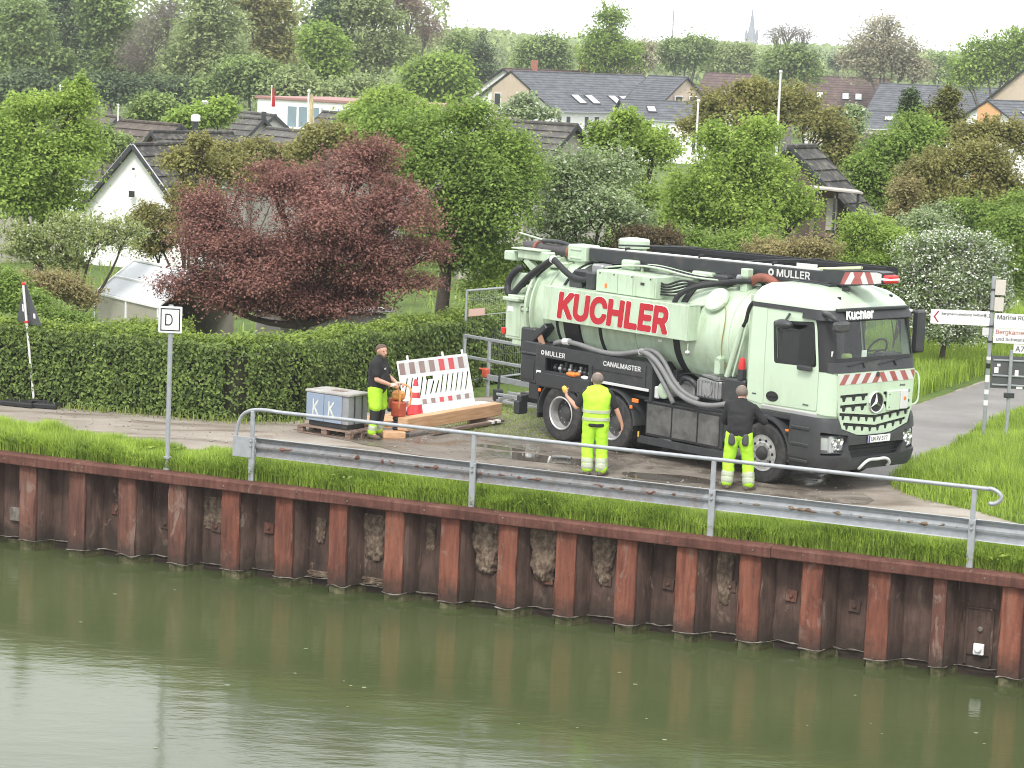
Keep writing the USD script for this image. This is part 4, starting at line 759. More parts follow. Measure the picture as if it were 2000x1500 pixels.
# second beam on the far side and its hose tray
put('hose_tray', cat_mesh([bar((-4.5, .55, 3.58), (1.15, .55, 3.66), .34, .10, .01), bar((-4.5, .38, 3.66), (1.15, .38, 3.74), .03, .09, .005), bar((-4.5, .72, 3.66), (1.15, .72, 3.74), .03, .09, .005)]), blackish, truck)
put('tray_bar', rod((-1.9, -.15, 3.64), (-.35, .45, 3.80), .012, 6), charcoal, truck); put('tray_bar', rod((-5.0, .0, 3.66), (-3.2, .3, 3.76), .02, 6), charcoal, truck)
for x in (-4.2, -1.36, .3):
    put('boom_support', cat_mesh([bx(x-.06, x+.06, -.18, .62, 3.22, 3.36, .015), bx(x-.06, x+.06, -.22, -.0, 3.2, 3.34, .015)] if x < -2 else [bx(x-.08, x+.08, -.45, -.28, 3.14 if x < 0 else 3.44, 3.56, .015), bx(x-.08, x+.08, -.45, .6, 3.36, 3.44, .015)] if x < 0 else [bx(x-.05, x+.05, .4, .6, 3.40, 3.6, .01)]), mint, truck)
# boom head at the rear: collar, suction pipe, arms, hose loops
put('boom_collar', cat_mesh([bx(-6.10, -5.60, -.30, .12, 3.28, 3.60, .03), bx(-6.0, -5.7, -.32, .14, 3.34, 3.37, .008), bx(-6.0, -5.7, -.32, .14, 3.50, 3.53, .008), bx(-5.95, -5.65, -.25, .05, 3.05, 3.3, .02)]), mint, truck)
put('suction_pipe', tube([(-6.1, -.1, 3.43), (-6.55, -.1, 3.42), (-7.05, -.1, 3.42), (-7.45, -.1, 3.43)], [.13, .125, .12, .125], 16), paint('suction_pipe_grey', (.05, .045, .045), .55, var=.2), truck, smooth=40)
put('pipe_coupling', rod((-7.14, -.1, 3.42), (-7.08, -.1, 3.42), .15, 16), rustred, truck); put('pipe_coupling', rod((-6.2, -.1, 3.43), (-6.1, -.1, 3.43), .15, 16), rustred, truck)
put('pipe_hose', tube(smooth_path([(-7.0, -.1, 3.58), (-6.7, -.15, 3.60), (-6.4, -.1, 3.58), (-6.2, -.05, 3.52)], 14), .04, 7), charcoal, truck, smooth=True)
put('hydraulic_bar', rod((-7.9, .1, 3.66), (-6.9, .0, 3.56), .018, 6), mint, truck)
put('rear_arm', cat_mesh([bx(-7.55, -7.25, -.62, -.36, 3.18, 3.36, .02), bx(-7.18, -6.3, -.60, -.40, 3.24, 3.42, .02), bx(-6.5, -5.9, -.58, -.42, 3.14, 3.26, .02), bar((-7.0, -.5, 3.24), (-6.6, -.5, 2.96), .14, .12)]), mint, truck)
put('rear_arm_plate', cat_mesh([bx(-7.3, -6.5, -.66, -.34, 3.42, 3.445, .006)]), mint, truck)
put('rear_hose', tube(smooth_path([(-5.94, -.8, 3.33), (-6.35, -.86, 3.07), (-6.74, -.9, 2.74), (-7.02, -.9, 2.56), (-7.14, -.85, 2.68), (-7.06, -.8, 2.95), (-6.9, -.7, 3.1)], 36), .065, 9), blackish, truck, smooth=True)
put('rear_hose', tube(smooth_path([(-5.94, -.8, 3.33), (-5.54, -.85, 3.14), (-5.23, -.85, 3.03), (-4.93, -.8, 3.04), (-4.7, -.6, 3.1)], 24), .06, 9), blackish, truck, smooth=True)
put('rear_hose', tube(smooth_path([(-6.0, -.75, 3.25), (-6.4, -.8, 2.95), (-6.8, -.82, 2.70), (-7.05, -.82, 2.62)], 20), .02, 6), blackish, truck, smooth=True)
put('hose_clamp', cat_mesh([xf(lathe([(.075, -.03), (.085, 0), (.075, .03)], 12, 'x'), Ry(.4), (-5.94, -.8, 3.33))]), lightgrey, truck)
put('rear_upper_plate', cat_mesh([bx(-7.22, -6.55, -.72, -.62, 2.58, 2.98, .02), bx(-6.95, -6.5, -1.02, -.5, 2.50, 2.58, .02), bx(-7.05, -6.6, -1.06, -.7, 2.46, 2.53, .02)]), mint, truck)
put('rear_upper_box', bx(-7.2, -6.6, -.6, .6, 2.55, 2.95, .03), mint, truck)
rb_ = put('rear_locker', cat_mesh([bx(-7.06, -6.42, -.95, .75, 1.72, 2.44, .02), bx(-6.86, -6.42, -.93, .7, 1.62, 1.72, .01)]), mint, truck)
put('locker_hatch', bx(-7.0, -6.62, -.965, -.945, 1.78, 2.40, .01), mint, rb_)
put('locker_bar', bx(-6.60, -6.3, -.985, -.95, 2.28, 2.38, .01), charcoal, rb_)
put('rear_lamp', cat_mesh([bx(-7.12, -7.02, -1.0, -.9, 1.80, 1.92, .01)]), red_l, truck)
put('rear_support', cat_mesh([bx(-6.5, -6.1, -1.05, -.75, 1.5, 2.0, .03), bar((-6.25, -.95, 1.7), (-5.75, -.95, 2.1), .3, .12, .02), bx(-6.25, -5.85, -1.15, .9, 1.52, 1.76, .02)]), charcoal, truck)
put('rusty_bracket', bar((-5.95, -1.06, 1.9), (-5.82, -1.06, 1.68), .04, .12), paint('tan_rust', (.35, .2, .13), .8, var=.2), truck)
put('rear_cabinet', cat_mesh([bx(-6.34, -5.88, -1.16, -.5, .98, 1.52, .02), bx(-6.36, -5.86, -1.18, -.48, 1.52, 1.56, .01), bx(-6.28, -5.95, -1.175, -1.16, 1.05, 1.42, .008)]), charcoal, truck)
put('underrun_bar', cat_mesh([bx(-6.42, -6.30, -1.15, 1.15, .56, .70, .015), bx(-6.6, -5.8, -.9, -.8, .55, .72, .01), bx(-6.45, -6.3, -1.2, -.95, .34, .60, .02), bx(-6.1, -5.8, -1.14, -1.06, .68, .98, .01)]), charcoal, truck)
# grey hoses draped along the side
put('side_hose', tube(smooth_path([(-5.55, -1.02, 1.78), (-5.16, -1.1, 1.86), (-4.86, -1.12, 1.86), (-4.45, -1.14, 1.82), (-3.92, -1.15, 1.79), (-3.44, -1.17, 1.85), (-3.08, -1.2, 1.92), (-2.74, -1.25, 1.87), (-2.45, -1.27, 1.68), (-2.19, -1.27, 1.42), (-1.87, -1.26, 1.24), (-1.44, -1.22, 1.17), (-.95, -1.18, 1.25)], 60), .047, 9), hose_m, truck, smooth=True)
put('side_hose', tube(smooth_path([(-3.9, -1.08, 1.79), (-3.44, -1.1, 1.83), (-3.05, -1.14, 1.89), (-2.80, -1.2, 1.80), (-2.55, -1.24, 1.58), (-2.34, -1.24, 1.34), (-2.20, -1.2, 1.10)], 40), .045, 9), hose_m, truck, smooth=True)
put('side_hose', tube(smooth_path([(-3.7, -1.0, 1.80), (-3.2, -1.02, 1.92), (-2.85, -1.08, 1.94), (-2.55, -1.12, 1.78), (-2.28, -1.14, 1.5), (-2.0, -1.12, 1.3), (-1.7, -1.08, 1.22)], 40), .045, 9), hose_m, truck, smooth=True)
put('hose_coupling', rod((-5.22, -1.1, 1.86), (-5.06, -1.11, 1.87), .065, 10), lightgrey, truck); put('hose_coupling', rod((-3.12, -1.16, 1.90), (-3.06, -1.2, 1.92), .06, 10), lightgrey, truck)
put('hydraulic_strut', cat_mesh([rod((-.82, -1.0, 2.62), (-1.12, -1.0, 1.70), .05, 10), rod((-.70, -1.0, 2.68), (-.98, -1.0, 1.72), .02, 7)]), mint_clean, truck)
put('strut_hose', tube(smooth_path([(-.55, -1.0, 3.08), (-.66, -1.02, 2.95), (-.70, -1.02, 2.8), (-.80, -1.0, 2.62)], 14), .035, 7), blackish, truck, smooth=True)
put('tank_foot_valve', cat_mesh([bx(-1.45, -1.32, -1.0, -.85, 1.7, 2.0, .02), rod((-1.38, -1.0, 1.95), (-1.38, -.8, 2.0), .06, 10)]), mint, truck)
lid = put('tank_dome_lid', xf(lathe([(.30, -.12), (.30, .02), (.27, .05), (.1, .07), (.001, .072)], 28), t=(-5.05, .45, 3.72)), mint_clean, truck, smooth=35)
put('dome_neck', rod((-5.05, .45, 3.1), (-5.05, .45, 3.62), .24, 20), mint, lid)
put('cab_back_rack', cat_mesh([bx(-.62, -.56, -.95, .95, 1.9, 3.1, .01), bx(-.66, -.52, -1.0, -.9, 1.7, 3.2, .01), bx(-.66, -.52, .9, 1.0, 1.7, 3.2, .01)]), mint, truck)

for x, y, z, w, h, m_ in ((-2.9, -.908, 2.14, .10, .07, white_p), (-6.9, -.968, 2.3, .16, .10, white_p), (-3.3, -1.023, 3.12, .10, .05, charcoal), (-4.25, -1.023, 3.0, .06, .08, orange_l)): put('small_label', cbox((x, y, z), (w, .006, h), .001), m_, truck)
for k, z in enumerate((1.75, 2.05, 2.35, 2.65, 2.95)): put('ladder_rung', rod((-6.35, .98, z), (-6.0, .98, z), .014, 6), galv, truck)
put('cable_loop', tube(smooth_path([(-1.0, -1.0, 1.72), (-1.2, -1.05, 1.60), (-1.5, -1.06, 1.62), (-1.9, -1.05, 1.66), (-2.3, -1.02, 1.55)], 20), .012, 5), blackish, truck, smooth=True)
# ------------------------------------------------------------------ guardrail with its handrail
gr = thing('guardrail', 'galvanised crash barrier with tubular handrail along the canal edge', 'guardrail')
GN = -0.02
for k in range(-0, 7):
    s = 4.0*k
    p = put('guardrail_post', cat_mesh([bx(-.006, .006, -.05, .05, 0.0, 1.16, .002), bx(-.045, .045, -.056, -.046, 0.0, 1.16, .002), bx(-.045, .045, .046, .056, 0.0, 1.16, .002)] if k > 3 else [bar((0, 0, 0.0), (0, 0, .72), .10, .055, .008), bar((0, .0, .70), (0, 0, 1.16), .07, .05, .008), bar((-.02, -.05, .44), (-.02, -.05, .70), .08, .06, .005)]), galv, gr)
    v = np.array(UsdGeom.Mesh(p).GetPointsAttr().Get()); 
    if k <= 3:
        v = v@np.stack([np.r_[WD, 0], np.r_[WN, 0], [0, 0, 1.]])+W(s, GN)
    else:
        v[:, 2] = np.minimum(v[:, 2], .74); v = v@np.stack([np.r_[WD, 0], np.r_[WN, 0], [0, 0, 1.]])+W(s, GN)
    UsdGeom.Mesh(p).GetPointsAttr().Set(Vt.Vec3fArray.FromNumpy(v.astype(np.float32)))
    for z in (.58, .66): put('post_bolt', xf(xf(lathe([(.022, 0), (.02, .025), (.01, .03)], 8, 'y'), t=(.0, .03, z)), Rw, W(s, GN)), galv_worn, p)
hr = [(-.34, -.03, .60), (-.31, -.03, .80), (-.22, -.03, 1.06), (.02, -.01, 1.18), (.5, -.01, 1.185), (4, 0, 1.185), (8, 0, 1.19), (11.7, 0, 1.19), (12.2, 0, 1.19), (12.34, 0, 1.16), (12.40, 0, 1.08), (12.34, 0, 1.0), (12.22, 0, 0.99)]
def dens(pts, step=.25):
    pts = np.array(pts, float); out = []
    for a, b in zip(pts[:-1], pts[1:]):
        n = max(1, int(np.linalg.norm(b-a)/step))
        out += [a+(b-a)*t for t in np.arange(n)/n]
    return np.array(out+[pts[-1]])
mid = dens(hr[4:9]); hh = np.vstack([smooth_path(hr[:5], 14)[:-1], mid[:-1], smooth_path([(12.2, 0, 1.19), (12.34, 0, 1.16), (12.40, 0, 1.08), (12.34, 0, 1.0), (12.22, 0, 0.99)], 16)])
put('handrail', tube([W(s, n+GN, z) for s, n, z in hh], .032, 10), galv, gr, smooth=True)
# W-beam in 4 m lengths, on the land side of the posts
prof = [(-.055, .405), (-.06, .42), (-.135, .455), (-.14, .49), (-.07, .545), (-.066, .575), (-.14, .63), (-.135, .665), (-.06, .70), (-.05, .715)]
for k in range(0, 8):
    a0, a1 = (0.0 if k == 0 else 4*k-.16), 4*k+4.16
    off = -.004*(k % 2)
    rows = []
    for s in np.linspace(a0, a1, 9):
        rows.append([W(s, n+off+GN, z+off) for n, z in prof])
    V = np.array(rows).reshape(-1, 3); m = len(prof); F = []
    for i in range(8):
        for j in range(m-1): F.append([i*m+j, (i+1)*m+j, (i+1)*m+j+1, i*m+j+1])
    V2 = V+np.r_[WN, 0]*.005; F = np.array(F)
    put('rail_beam', cat_mesh([(V, F), (V2, F[:, ::-1])]), galv_worn if k in (0, 1) else galv, gr, smooth=30)
    if k < 3:
        ss_ = np.linspace(a0+.2, a1-.2, 60); dr_ = np.random.default_rng(k+60)
        put('trough_debris', tube([W(x, -.082+.01*dr_.standard_normal()+GN, .562+.008*dr_.standard_normal()) for x in ss_], np.maximum(.002, .011+.013*dr_.standard_normal(60)), 5), flange_m2 if k < 2 else crust_m, gr)
    put('beam_edge', tube([W(a0, -.052+GN+off, .714), W(a1, -.052+GN+off, .714)], .008, 5), galv, gr)
put('end_plate', cat_mesh([xf(cbox((0, 0, 0), (.34, .012, .34), .004), Rw, W(-.17, .02, .56)), xf(cbox((0, 0, 0), (.02, .12, .34), .004), Rw, W(-.0, -.03, .56))]), galv, gr)
# ------------------------------------------------------------------ signs on posts
Rcam = np.array([[1, 0, 0], [0, 0, -1], [0, 1, 0.]])     # drawn in xy, facing towards -y
def faced(mesh, o, yaw=0.0):
    v, f = cat_mesh([mesh]); r = Rz(yaw); return v@np.array([[1, 0, 0], [0, 0, 1], [0, -1, 0.]])@r.T+np.asarray(o, float), f
ds = thing('canal_sign', 'white square board with a black letter D on a grey post at the quay edge', 'sign', (-5.71, 41.44, 0))
put('post', cat_mesh([rod((0, 0, -.1), (.0, 0, 2.78), .04, 12), rod((0, 0, .0), (0, 0, .04), .07, 12), rod((0, 0, .2), (0, 0, .23), .065, 12)]), galv, ds, smooth=40)
pl_ = put('sign_plate', faced(plate(sbox(-.18, -.205, .18, .205).buffer(.015, 4), .012), (-.0, -.045, 2.54), -.05), white_p, ds)
put('black_border', faced(plate(sbox(-.165, -.19, .165, .19)-sbox(-.145, -.17, .145, .17), .003), (0, -.058, 2.54), -.05), charcoal, pl_)
dv, df = text('D', .20, .003, False); dv[:, 0] = (dv[:, 0]-dv[:, 0].mean())*.82; dv[:, 1] -= .10
put('letter', faced((dv, df), (0, -.058, 2.54), -.05), charcoal, pl_)
ws_ = thing('warning_sign', 'back of a dark triangular roadwork sign leaning on rubber foot plates', 'sign', (-9.27, 48.25, 0))
lean = np.array([-.115, .05, 1.0]); lean /= np.linalg.norm(lean)
put('post', cat_mesh([bar((0, 0, .1), lean*2.36, .045, .045, .006)]), lightgrey, ws_)
tr_ = Polygon([(-.40, 1.60), (.40, 1.60), (0, 2.30)]).buffer(.03, 3)
v, f = plate(tr_, .012)
vv = v.copy(); vv = np.c_[v[:, 0], v[:, 2], v[:, 1]]; vv = vv@Rz(-.82).T; vv[:, :2] += (lean[:2]/lean[2])*vv[:, 2:3]+np.array([.03, .05])
sp = put('sign_back', (vv, f[:, ::-1]), paint('dark_sign_back', (.06, .063, .067), .5, var=.15), ws_)
for (u, w, h, z) in ((.24, .07, .09, 1.74), (-.15, .05, .14, 1.86), (-.06, .04, .12, 1.76)):
    b = np.array(cbox((u, -.006, z), (w, .004, h), .001)[0])@Rz(-.82).T; b[:, :2] += (lean[:2]/lean[2])*b[:, 2:3]+np.array([.03, .05])
    put('sticker', (b, _cf), white_p, sp)
for z in (2.36, 1.62): put('red_clip', cbox(lean*z, (.07, .07, .05), .01), red_l, ws_)
put('foot_plate', cat_mesh([cbox((-.22, -.2, .05), (.42, .75, .10), .03, Rz(1.2)), cbox((.28, -.28, .05), (.42, .60, .10), .03, Rz(1.35)), cbox((.04, 0, .115), (.16, .2, .03), .01), bar((-.1, -.2, .11), (.35, -.2, .11), .06, .03)]), blackish, ws_)
fp = thing('signpost', 'tall grey signpost with white direction arms at the grass corner', 'signpost', (9.31, 48.85, g1(9.31, 48.85)-.02))
put('post', rod((0, 0, -.1), (.0, 0, 3.26), .04, 12), galv, fp, smooth=40)
def arm(name, x0, x1, z0, z1, lines, yaw=0.0, arrow=None, mat=white_p, y=-.05, right=True):
    a = put(name, faced(plate(sbox(x0, z0, x1, z1).buffer(-.01).buffer(.01, 3), .02), (0, y, 0), yaw), mat, fp)
    for (s_, h, px, pz, mt) in lines:
        tv, tf = text(s_, h, .003, True); put('arm_lettering', faced((tv+np.array([px, pz, 0]), tf), (0, y-.0205, 0), yaw), mt, a)
    if arrow:
        c = Polygon([(arrow+.02, (z0+z1)/2), (arrow+.10, z1-.03), (arrow+.135, z1-.03), (arrow+.055, (z0+z1)/2), (arrow+.135, z0+.03), (arrow+.10, z0+.03)])
        put('red_chevron', faced(plate(c, .003), (0, y-.0205, 0), yaw), red_dull2, a)
    return a
red_dull2 = paint('dark_red_print', (.30, .03, .04), .5)
grey_t = paint('grey_print', (.07, .068, .066), .6); brown_t = paint('reddish_print', (.33, .13, .09), .6)
arm('direction_arm', -1.19, -.045, 2.29, 2.57, [('Bergmannssiedlung Seilbahn', .046, -.99, 2.47, grey_t), ('8,1', .065, -.165, 2.455, grey_t)], yaw=-.03, arrow=-1.16)
arm('direction_arm', .05, 1.2, 2.26, 2.545, [('Marina Rünthe', .085, .09, 2.43, grey_t)], yaw=-.03)
arm('direction_arm', .05, 1.2, 1.965, 2.25, [('Bergkamen', .085, .08, 2.14, brown_t), ('und Schwansbell', .065, .10, 2.01, grey_t)], yaw=-.03)
arm('small_arm', -.17, -.045, 2.10, 2.25, [], yaw=-.03, mat=lightgrey)
arm('route_plate', .46, .74, 1.78, 1.95, [('A7', .10, .49, 1.815, grey_t)], yaw=-.03)
put('end_on_arm', cat_mesh([cbox((.13, -.05, 3.05), (.20, .02, .30), .004, Rz(.0)), cbox((.12, -.06, 2.72), (.18, .02, .27), .004)]), paint('beige_board', (.52, .47, .42), .6), fp)
for z in (2.28, 2.58, 1.98, 3.0): put('clamp', rod((0, 0, z-.02), (0, 0, z+.02), .055, 10), charcoal, fp)
for k, (z, h) in enumerate(((1.45, .10), (1.18, .14), (.94, .09), (.72, .10), (1.62, .06))): put('sticker', rod((0, 0, z), (0, 0, z+h), .043, 10), white_p if k else blackish, fp)
bs_ = thing('notice_board', 'grey back of a board fixed to a post in the tall roadside grass', 'sign', (9.57, 47.95, g1(9.57, 47.95)-.02))
put('post', rod((0, 0, -.1), (0, 0, 1.92), .035, 10), galv, bs_)
bb2 = put('board', faced(plate(sbox(-.36, 1.17, .62, 1.80), .02), (0, .06, 0), -.05), paint('dark_grey_board', (.075, .078, .08), .5, var=.1), bs_)
for z in (1.72, 1.42, 1.24): put('mounting_bar', faced(cbox((.13, z, 0), (.92, .03, .02), .004), (0, .025, 0), -.05), galv, bs_)
for (x, z, w, h) in ((-.26, 1.52, .08, .11), (.13, 1.48, .07, .12), (.2, 1.2, .12, .05), (-.22, 1.62, .06, .05)): put('sticker', faced(cbox((x, z, 0), (w, h, .004), .001), (0, .035, 0), -.05), white_p, bb2)
put('small_box', cat_mesh([cbox((0, -.03, 1.05), (.20, .06, .10), .01)]), charcoal, bs_)

# ------------------------------------------------------------------ site clutter
wood_new = usdkit.material(stage, L('fresh_timber'), {'tc': ('texture_coordinate', {}), 'mp': ('mapping', {'scale': (1.0, 14.0, 14.0)}), 'n': ('noise_texture', {'scale': 2.0, 'detail': 6.0}),
    'r': ('rgb_ramp', {'ramp': [(0.3, (.40, .22, .11)), (0.55, (.52, .31, .17)), (0.75, (.60, .39, .23))]}), 'p': ('principled_bsdf', {'roughness': .7})},
    [('tc.object', 'mp.vector'), ('mp.vector', 'n.vector'), ('n.fac', 'r.fac'), ('r.color', 'p.base_color')], surface='p.BSDF')
wood_old = usdkit.material(stage, L('weathered_pallet_wood'), {'tc': ('texture_coordinate', {}), 'mp': ('mapping', {'scale': (1.0, 10.0, 10.0)}), 'n': ('noise_texture', {'scale': 2.5, 'detail': 6.0}),
    'r': ('rgb_ramp', {'ramp': [(0.3, (.10, .065, .048)), (0.55, (.19, .13, .10)), (0.75, (.30, .22, .17))]}), 'p': ('principled_bsdf', {'roughness': .8})},
    [('tc.object', 'mp.vector'), ('mp.vector', 'n.vector'), ('n.fac', 'r.fac'), ('r.color', 'p.base_color')], surface='p.BSDF')
def make_pallet(name, label, loc, rz, mat, L_=1.2, W_=.8, group=None):
    t = thing(name, label, 'pallet', loc, rz, group)
    r = np.random.default_rng(int(abs(loc[0]*100)))
    for y in np.linspace(-W_/2+.06, W_/2-.06, 5): put('deck_board', cbox((0, y+r.normal(0, .006), .133), (L_, .11, .022), .003), mat, t)
    for x in (-L_/2+.06, 0, L_/2-.06):
        put('cross_board', cbox((x, 0, .111), (.12, W_, .02), .003), mat, t)
        for y in (-W_/2+.06, 0, W_/2-.06): put('block', cbox((x, y, .061), (.13, .10, .078), .004), mat, t)
    for y in (-W_/2+.06, 0, W_/2-.06): put('bottom_board', cbox((0, y, .011), (L_, .10, .02), .003), mat, t)
    return t
make_pallet('wooden_pallet', 'weathered wooden pallet lying under the blue grey cabinet', (-3.22, 46.15, .004), -.60, wood_old, 1.25, .8)
cab = thing('utility_cabinet', 'blue grey metal cabinet with chalked letters standing on a pallet', 'cabinet', (-3.24, 46.17, .152), -.62)
blue_m = paint('blue_grey_cabinet', (.215, .265, .35), .5, var=.06, dirt=(.19, .18, .17), dirt_amt=.2)
grey_c = paint('grey_cabinet_side', (.24, .25, .26), .6, var=.12, dirt=(.16, .14, .12), dirt_amt=.4)
put('body', bx(-.50, .50, -.27, .30, .09, .62, .012), grey_c, cab)
put('plinth', bx(-.46, .46, -.24, .28, 0, .09, .008), charcoal, cab)
put('top_plate', bx(-.52, .53, -.30, .32, .62, .665, .012), paint('dirty_cabinet_top', (.33, .32, .30), .7, var=.25, dirt=(.16, .13, .10), dirt_amt=.6, dscale=5), cab)
for x0, x1, dx in ((-.49, -.075, -.28), (-.065, .36, .10)):
    d = put('cabinet_door', bx(x0, x1, -.292, -.27, .10, .61, .006), blue_m, cab)
    kk = Polygon([(-.075, 0), (-.045, 0), (-.03, .12), (.045, 0), (.08, 0), (-.0, .145), (.075, .27), (.05, .28), (-.035, .17), (-.04, .29), (-.065, .29), (-.06, .15)])
    v, f = plate(wobble(kk, dx*9, .012, .02), .003)
    put('chalked_letter', (np.c_[v[:, 0]+dx, -.2925-v[:, 2], v[:, 1]+.20], f), paint('pale_chalk_paint' if dx < 0 else 'pale_chalk_paint_thin', (.50, .52, .46), .9, var=.25, vscale=25), d)
put('strap', cat_mesh([bar((.505, -.1, .1), (.505, -.1, .62), .05, .006), bar((.505, .12, .1), (.505, .12, .62), .04, .006)]), charcoal, cab)
put('top_stain', cat_mesh([cbox((.06, 0, .667), (.30, .16, .004), .001)]), wood_old, cab)
# stacked timber behind the man
make_pallet('wooden_pallet', 'pale broken pallet stacked behind the man in shorts', (-2.55, 47.4, .004), .35, wood_new, 1.0, .7)
make_pallet('wooden_pallet', 'reddish upper pallet under the traffic cone', (-1.85, 48.15, .004), .95, wood_new, 1.1, .75)
bmt = thing('timber_beam', 'long fresh squared timber beam lying in front of the white barrier', 'beam', (-2.0, 45.98, 0.14), math.atan2(48.55-45.98, -.30+2.0))
put('beam_body', bx(0, 3.15, -.11, .11, 0, .24, .012), wood_new, bmt)
put('end_grain', cbox((-.003, 0, .12), (.006, .2, .22), .002), paint('end_grain_wood', (.52, .33, .2), .8, var=.15, vscale=20), bmt)
bl = put('timber_block', xf(cbox((0, 0, 0), (.42, .2, .13), .01), Rz(.2), (-2.15, 45.93, .07)), wood_new)
tag(bl, 'short timber offcut on the ground under the near beam end', 'timber')
pk = thing('timber_plank', 'dark thin plank lying on the ground beside the long beam', 'plank', (-1.45, 46.35, .05), math.atan2(2.57, 1.7))
put('plank_body', bx(0, 2.35, -.05, .05, 0, .05, .006), wood_old, pk); put('white_wrap', cat_mesh([bx(1.9, 2.0, -.053, .053, -.002, .053, .006), bx(2.08, 2.22, -.053, .053, -.002, .053, .006)]), white_p, pk)
sup = thing('timber_support', 'squared timber support under the far end of the long beam', 'timber', (-.55, 48.15, .005), .5)
put('support_body', bx(-.3, .3, -.06, .06, 0, .13, .01), wood_old, sup)
# white barrier panels leaning together
hv_red = paint('barrier_red_film', (.50, .05, .06), .35, var=.1); hv_grey = paint('barrier_faded_film', (.25, .17, .155), .4, var=.15); barr_w = paint('barrier_white_plastic', (.80, .80, .79), .45, dirt=(.6, .58, .54), dirt_amt=.15)
def barrier(label, A, ang, tilt, wd=2.12, cols='gbggrg', z=.16):
    t = thing('barrier_panel', label, 'barrier', (A[0], A[1], z), ang)
    tl = lambda m: (m[0]@Rx(-tilt).T, m[1])
    H = 1.0
    base = sbox(0, 0, wd, H).buffer(-.03).buffer(.03, 3)
    holes = []
    for k, x in enumerate(np.linspace(.14, wd-.14, 13)):
        z0, z1 = (.30, .62) if k not in (5, 6) else (.30, .52)
        holes.append(LineString([(x-.07, z0), (x+.08, z1)]).buffer(.030, 3))
    holes.append(sbox(.80, .585, 1.02, .635).buffer(.01))
    v, f = plate(base-shapely.union_all(holes), .022)
    put('panel_body', tl((np.c_[v[:, 0], -v[:, 2], v[:, 1]], f)), barr_w, t)
    for z0, z1, n, w in ((.72, .95, 7, .17), (.10, .20, 8, .13)):
        for k in range(n):
            x = .02+k*(wd-.04)/n
            put('red_film', tl(bx(x, x+w, -.027, -.0225, z0, z1, .001)), {'g': hv_grey, 'r': hv_red, 'b': hv_grey}[cols[k % len(cols)]], t)
        put('reflective_strip', tl(bx(.015, wd-.015, -.025, -.0222, z0-.005, z1+.005, .0008)), lightgrey, t)
    for x in (.35, 1.45, wd-.12): put('peg', tl(rod((x, 0, H), (x, 0, H+.09), .022, 8)), barr_w, t)
    put('foot_bar', tl(bx(.1, wd-.05, -.05, .05, -.04, .03, .01)), barr_w, t)
    return t
B0, B1 = np.array([-2.06, 48.30]), np.array([-.69, 50.14]); bang = math.atan2(B1[1]-B0[1], B1[0]-B0[0])
barrier('white plastic barrier with black slots and red stripes leaning back', B0+np.array([.0, -.02]), bang, .26, 2.2, 'ggggrr')
wb = thing('white_board', 'white board lying flat at the foot of the slotted barrier', 'board', (-1.92, 48.08, .15), bang)
put('board_body', bx(.15, 2.35, -.24, .12, 0, .05, .01), barr_w, wb)
def cone(loc, label):
    t = thing('traffic_cone', label, 'cone', loc, .3, None, None)
    put('base', cat_mesh([bx(-.2, .2, -.2, .2, 0, .035, .015)]), red_l, t)
    prof = [(.165, .035), (.03, .68)]
    for k, (z0, z1) in enumerate(((.035, .20), (.20, .32), (.32, .43), (.43, .55), (.55, .68))):
        r = lambda z: .165+(z-.035)/(.645)*(-.135)
        put('red_band' if k % 2 == 0 else 'white_band', lathe([(r(z0), z0), (r(z1), z1)], 18), hv_red if k % 2 == 0 else barr_w, t, smooth=40)
    return t
cone((-1.86, 48.12, .155), 'red and white traffic cone standing before the slotted barrier')
# rammer
rm = thing('vibratory_rammer', 'orange red vibratory rammer held upright by the man in shorts', 'rammer', (-2.08, 46.2, 0), 2.6)
rmr = paint('rammer_red', (.48, .09, .05), .5, var=.2, dirt=(.25, .16, .12), dirt_amt=.4); rmo = paint('rammer_orange', (.62, .27, .08), .5, var=.15)
put('shoe', cat_mesh([bx(-.16, .2, -.14, .14, 0, .05, .02)]), steel, rm)
put('bellows', lathe([(.10, .05), (.12, .09), (.095, .12), (.12, .15), (.095, .18), (.12, .21), (.095, .24), (.12, .27), (.095, .30), (.12, .33), (.10, .37)], 16), blackish, rm, smooth=30)
put('engine', cat_mesh([bx(-.11, .12, -.11, .11, .37, .66, .03), bx(.08, .20, -.08, .08, .45, .72, .03)]), rmr, rm)
put('tank', cat_mesh([cbox((.02, 0, .77), (.22, .20, .17), .05)]), rmo, rm)
put('side_cover', cat_mesh([cbox((-.12, -.12, .22), (.12, .05, .30), .03)]), lightgrey, rm)
put('handle', cat_mesh([tube(smooth_path([(-.1, -.16, .55), (-.14, -.19, .75), (-.10, -.19, .90), (.12, -.18, .96), (.2, -.1, .96), (.2, .1, .96), (.12, .18, .96), (-.10, .19, .90), (-.14, .19, .75), (-.1, .16, .55)], 40), .018, 8)]), rmo, rm, smooth=True)
for k, (x, y, z) in enumerate(((.0, -.14, .5), (.12, .14, .5), (-.05, -.15, .42))): put('engine_detail', cbox((x, y, z), (.08, .04, .07), .01), charcoal if k else white_p, rm)
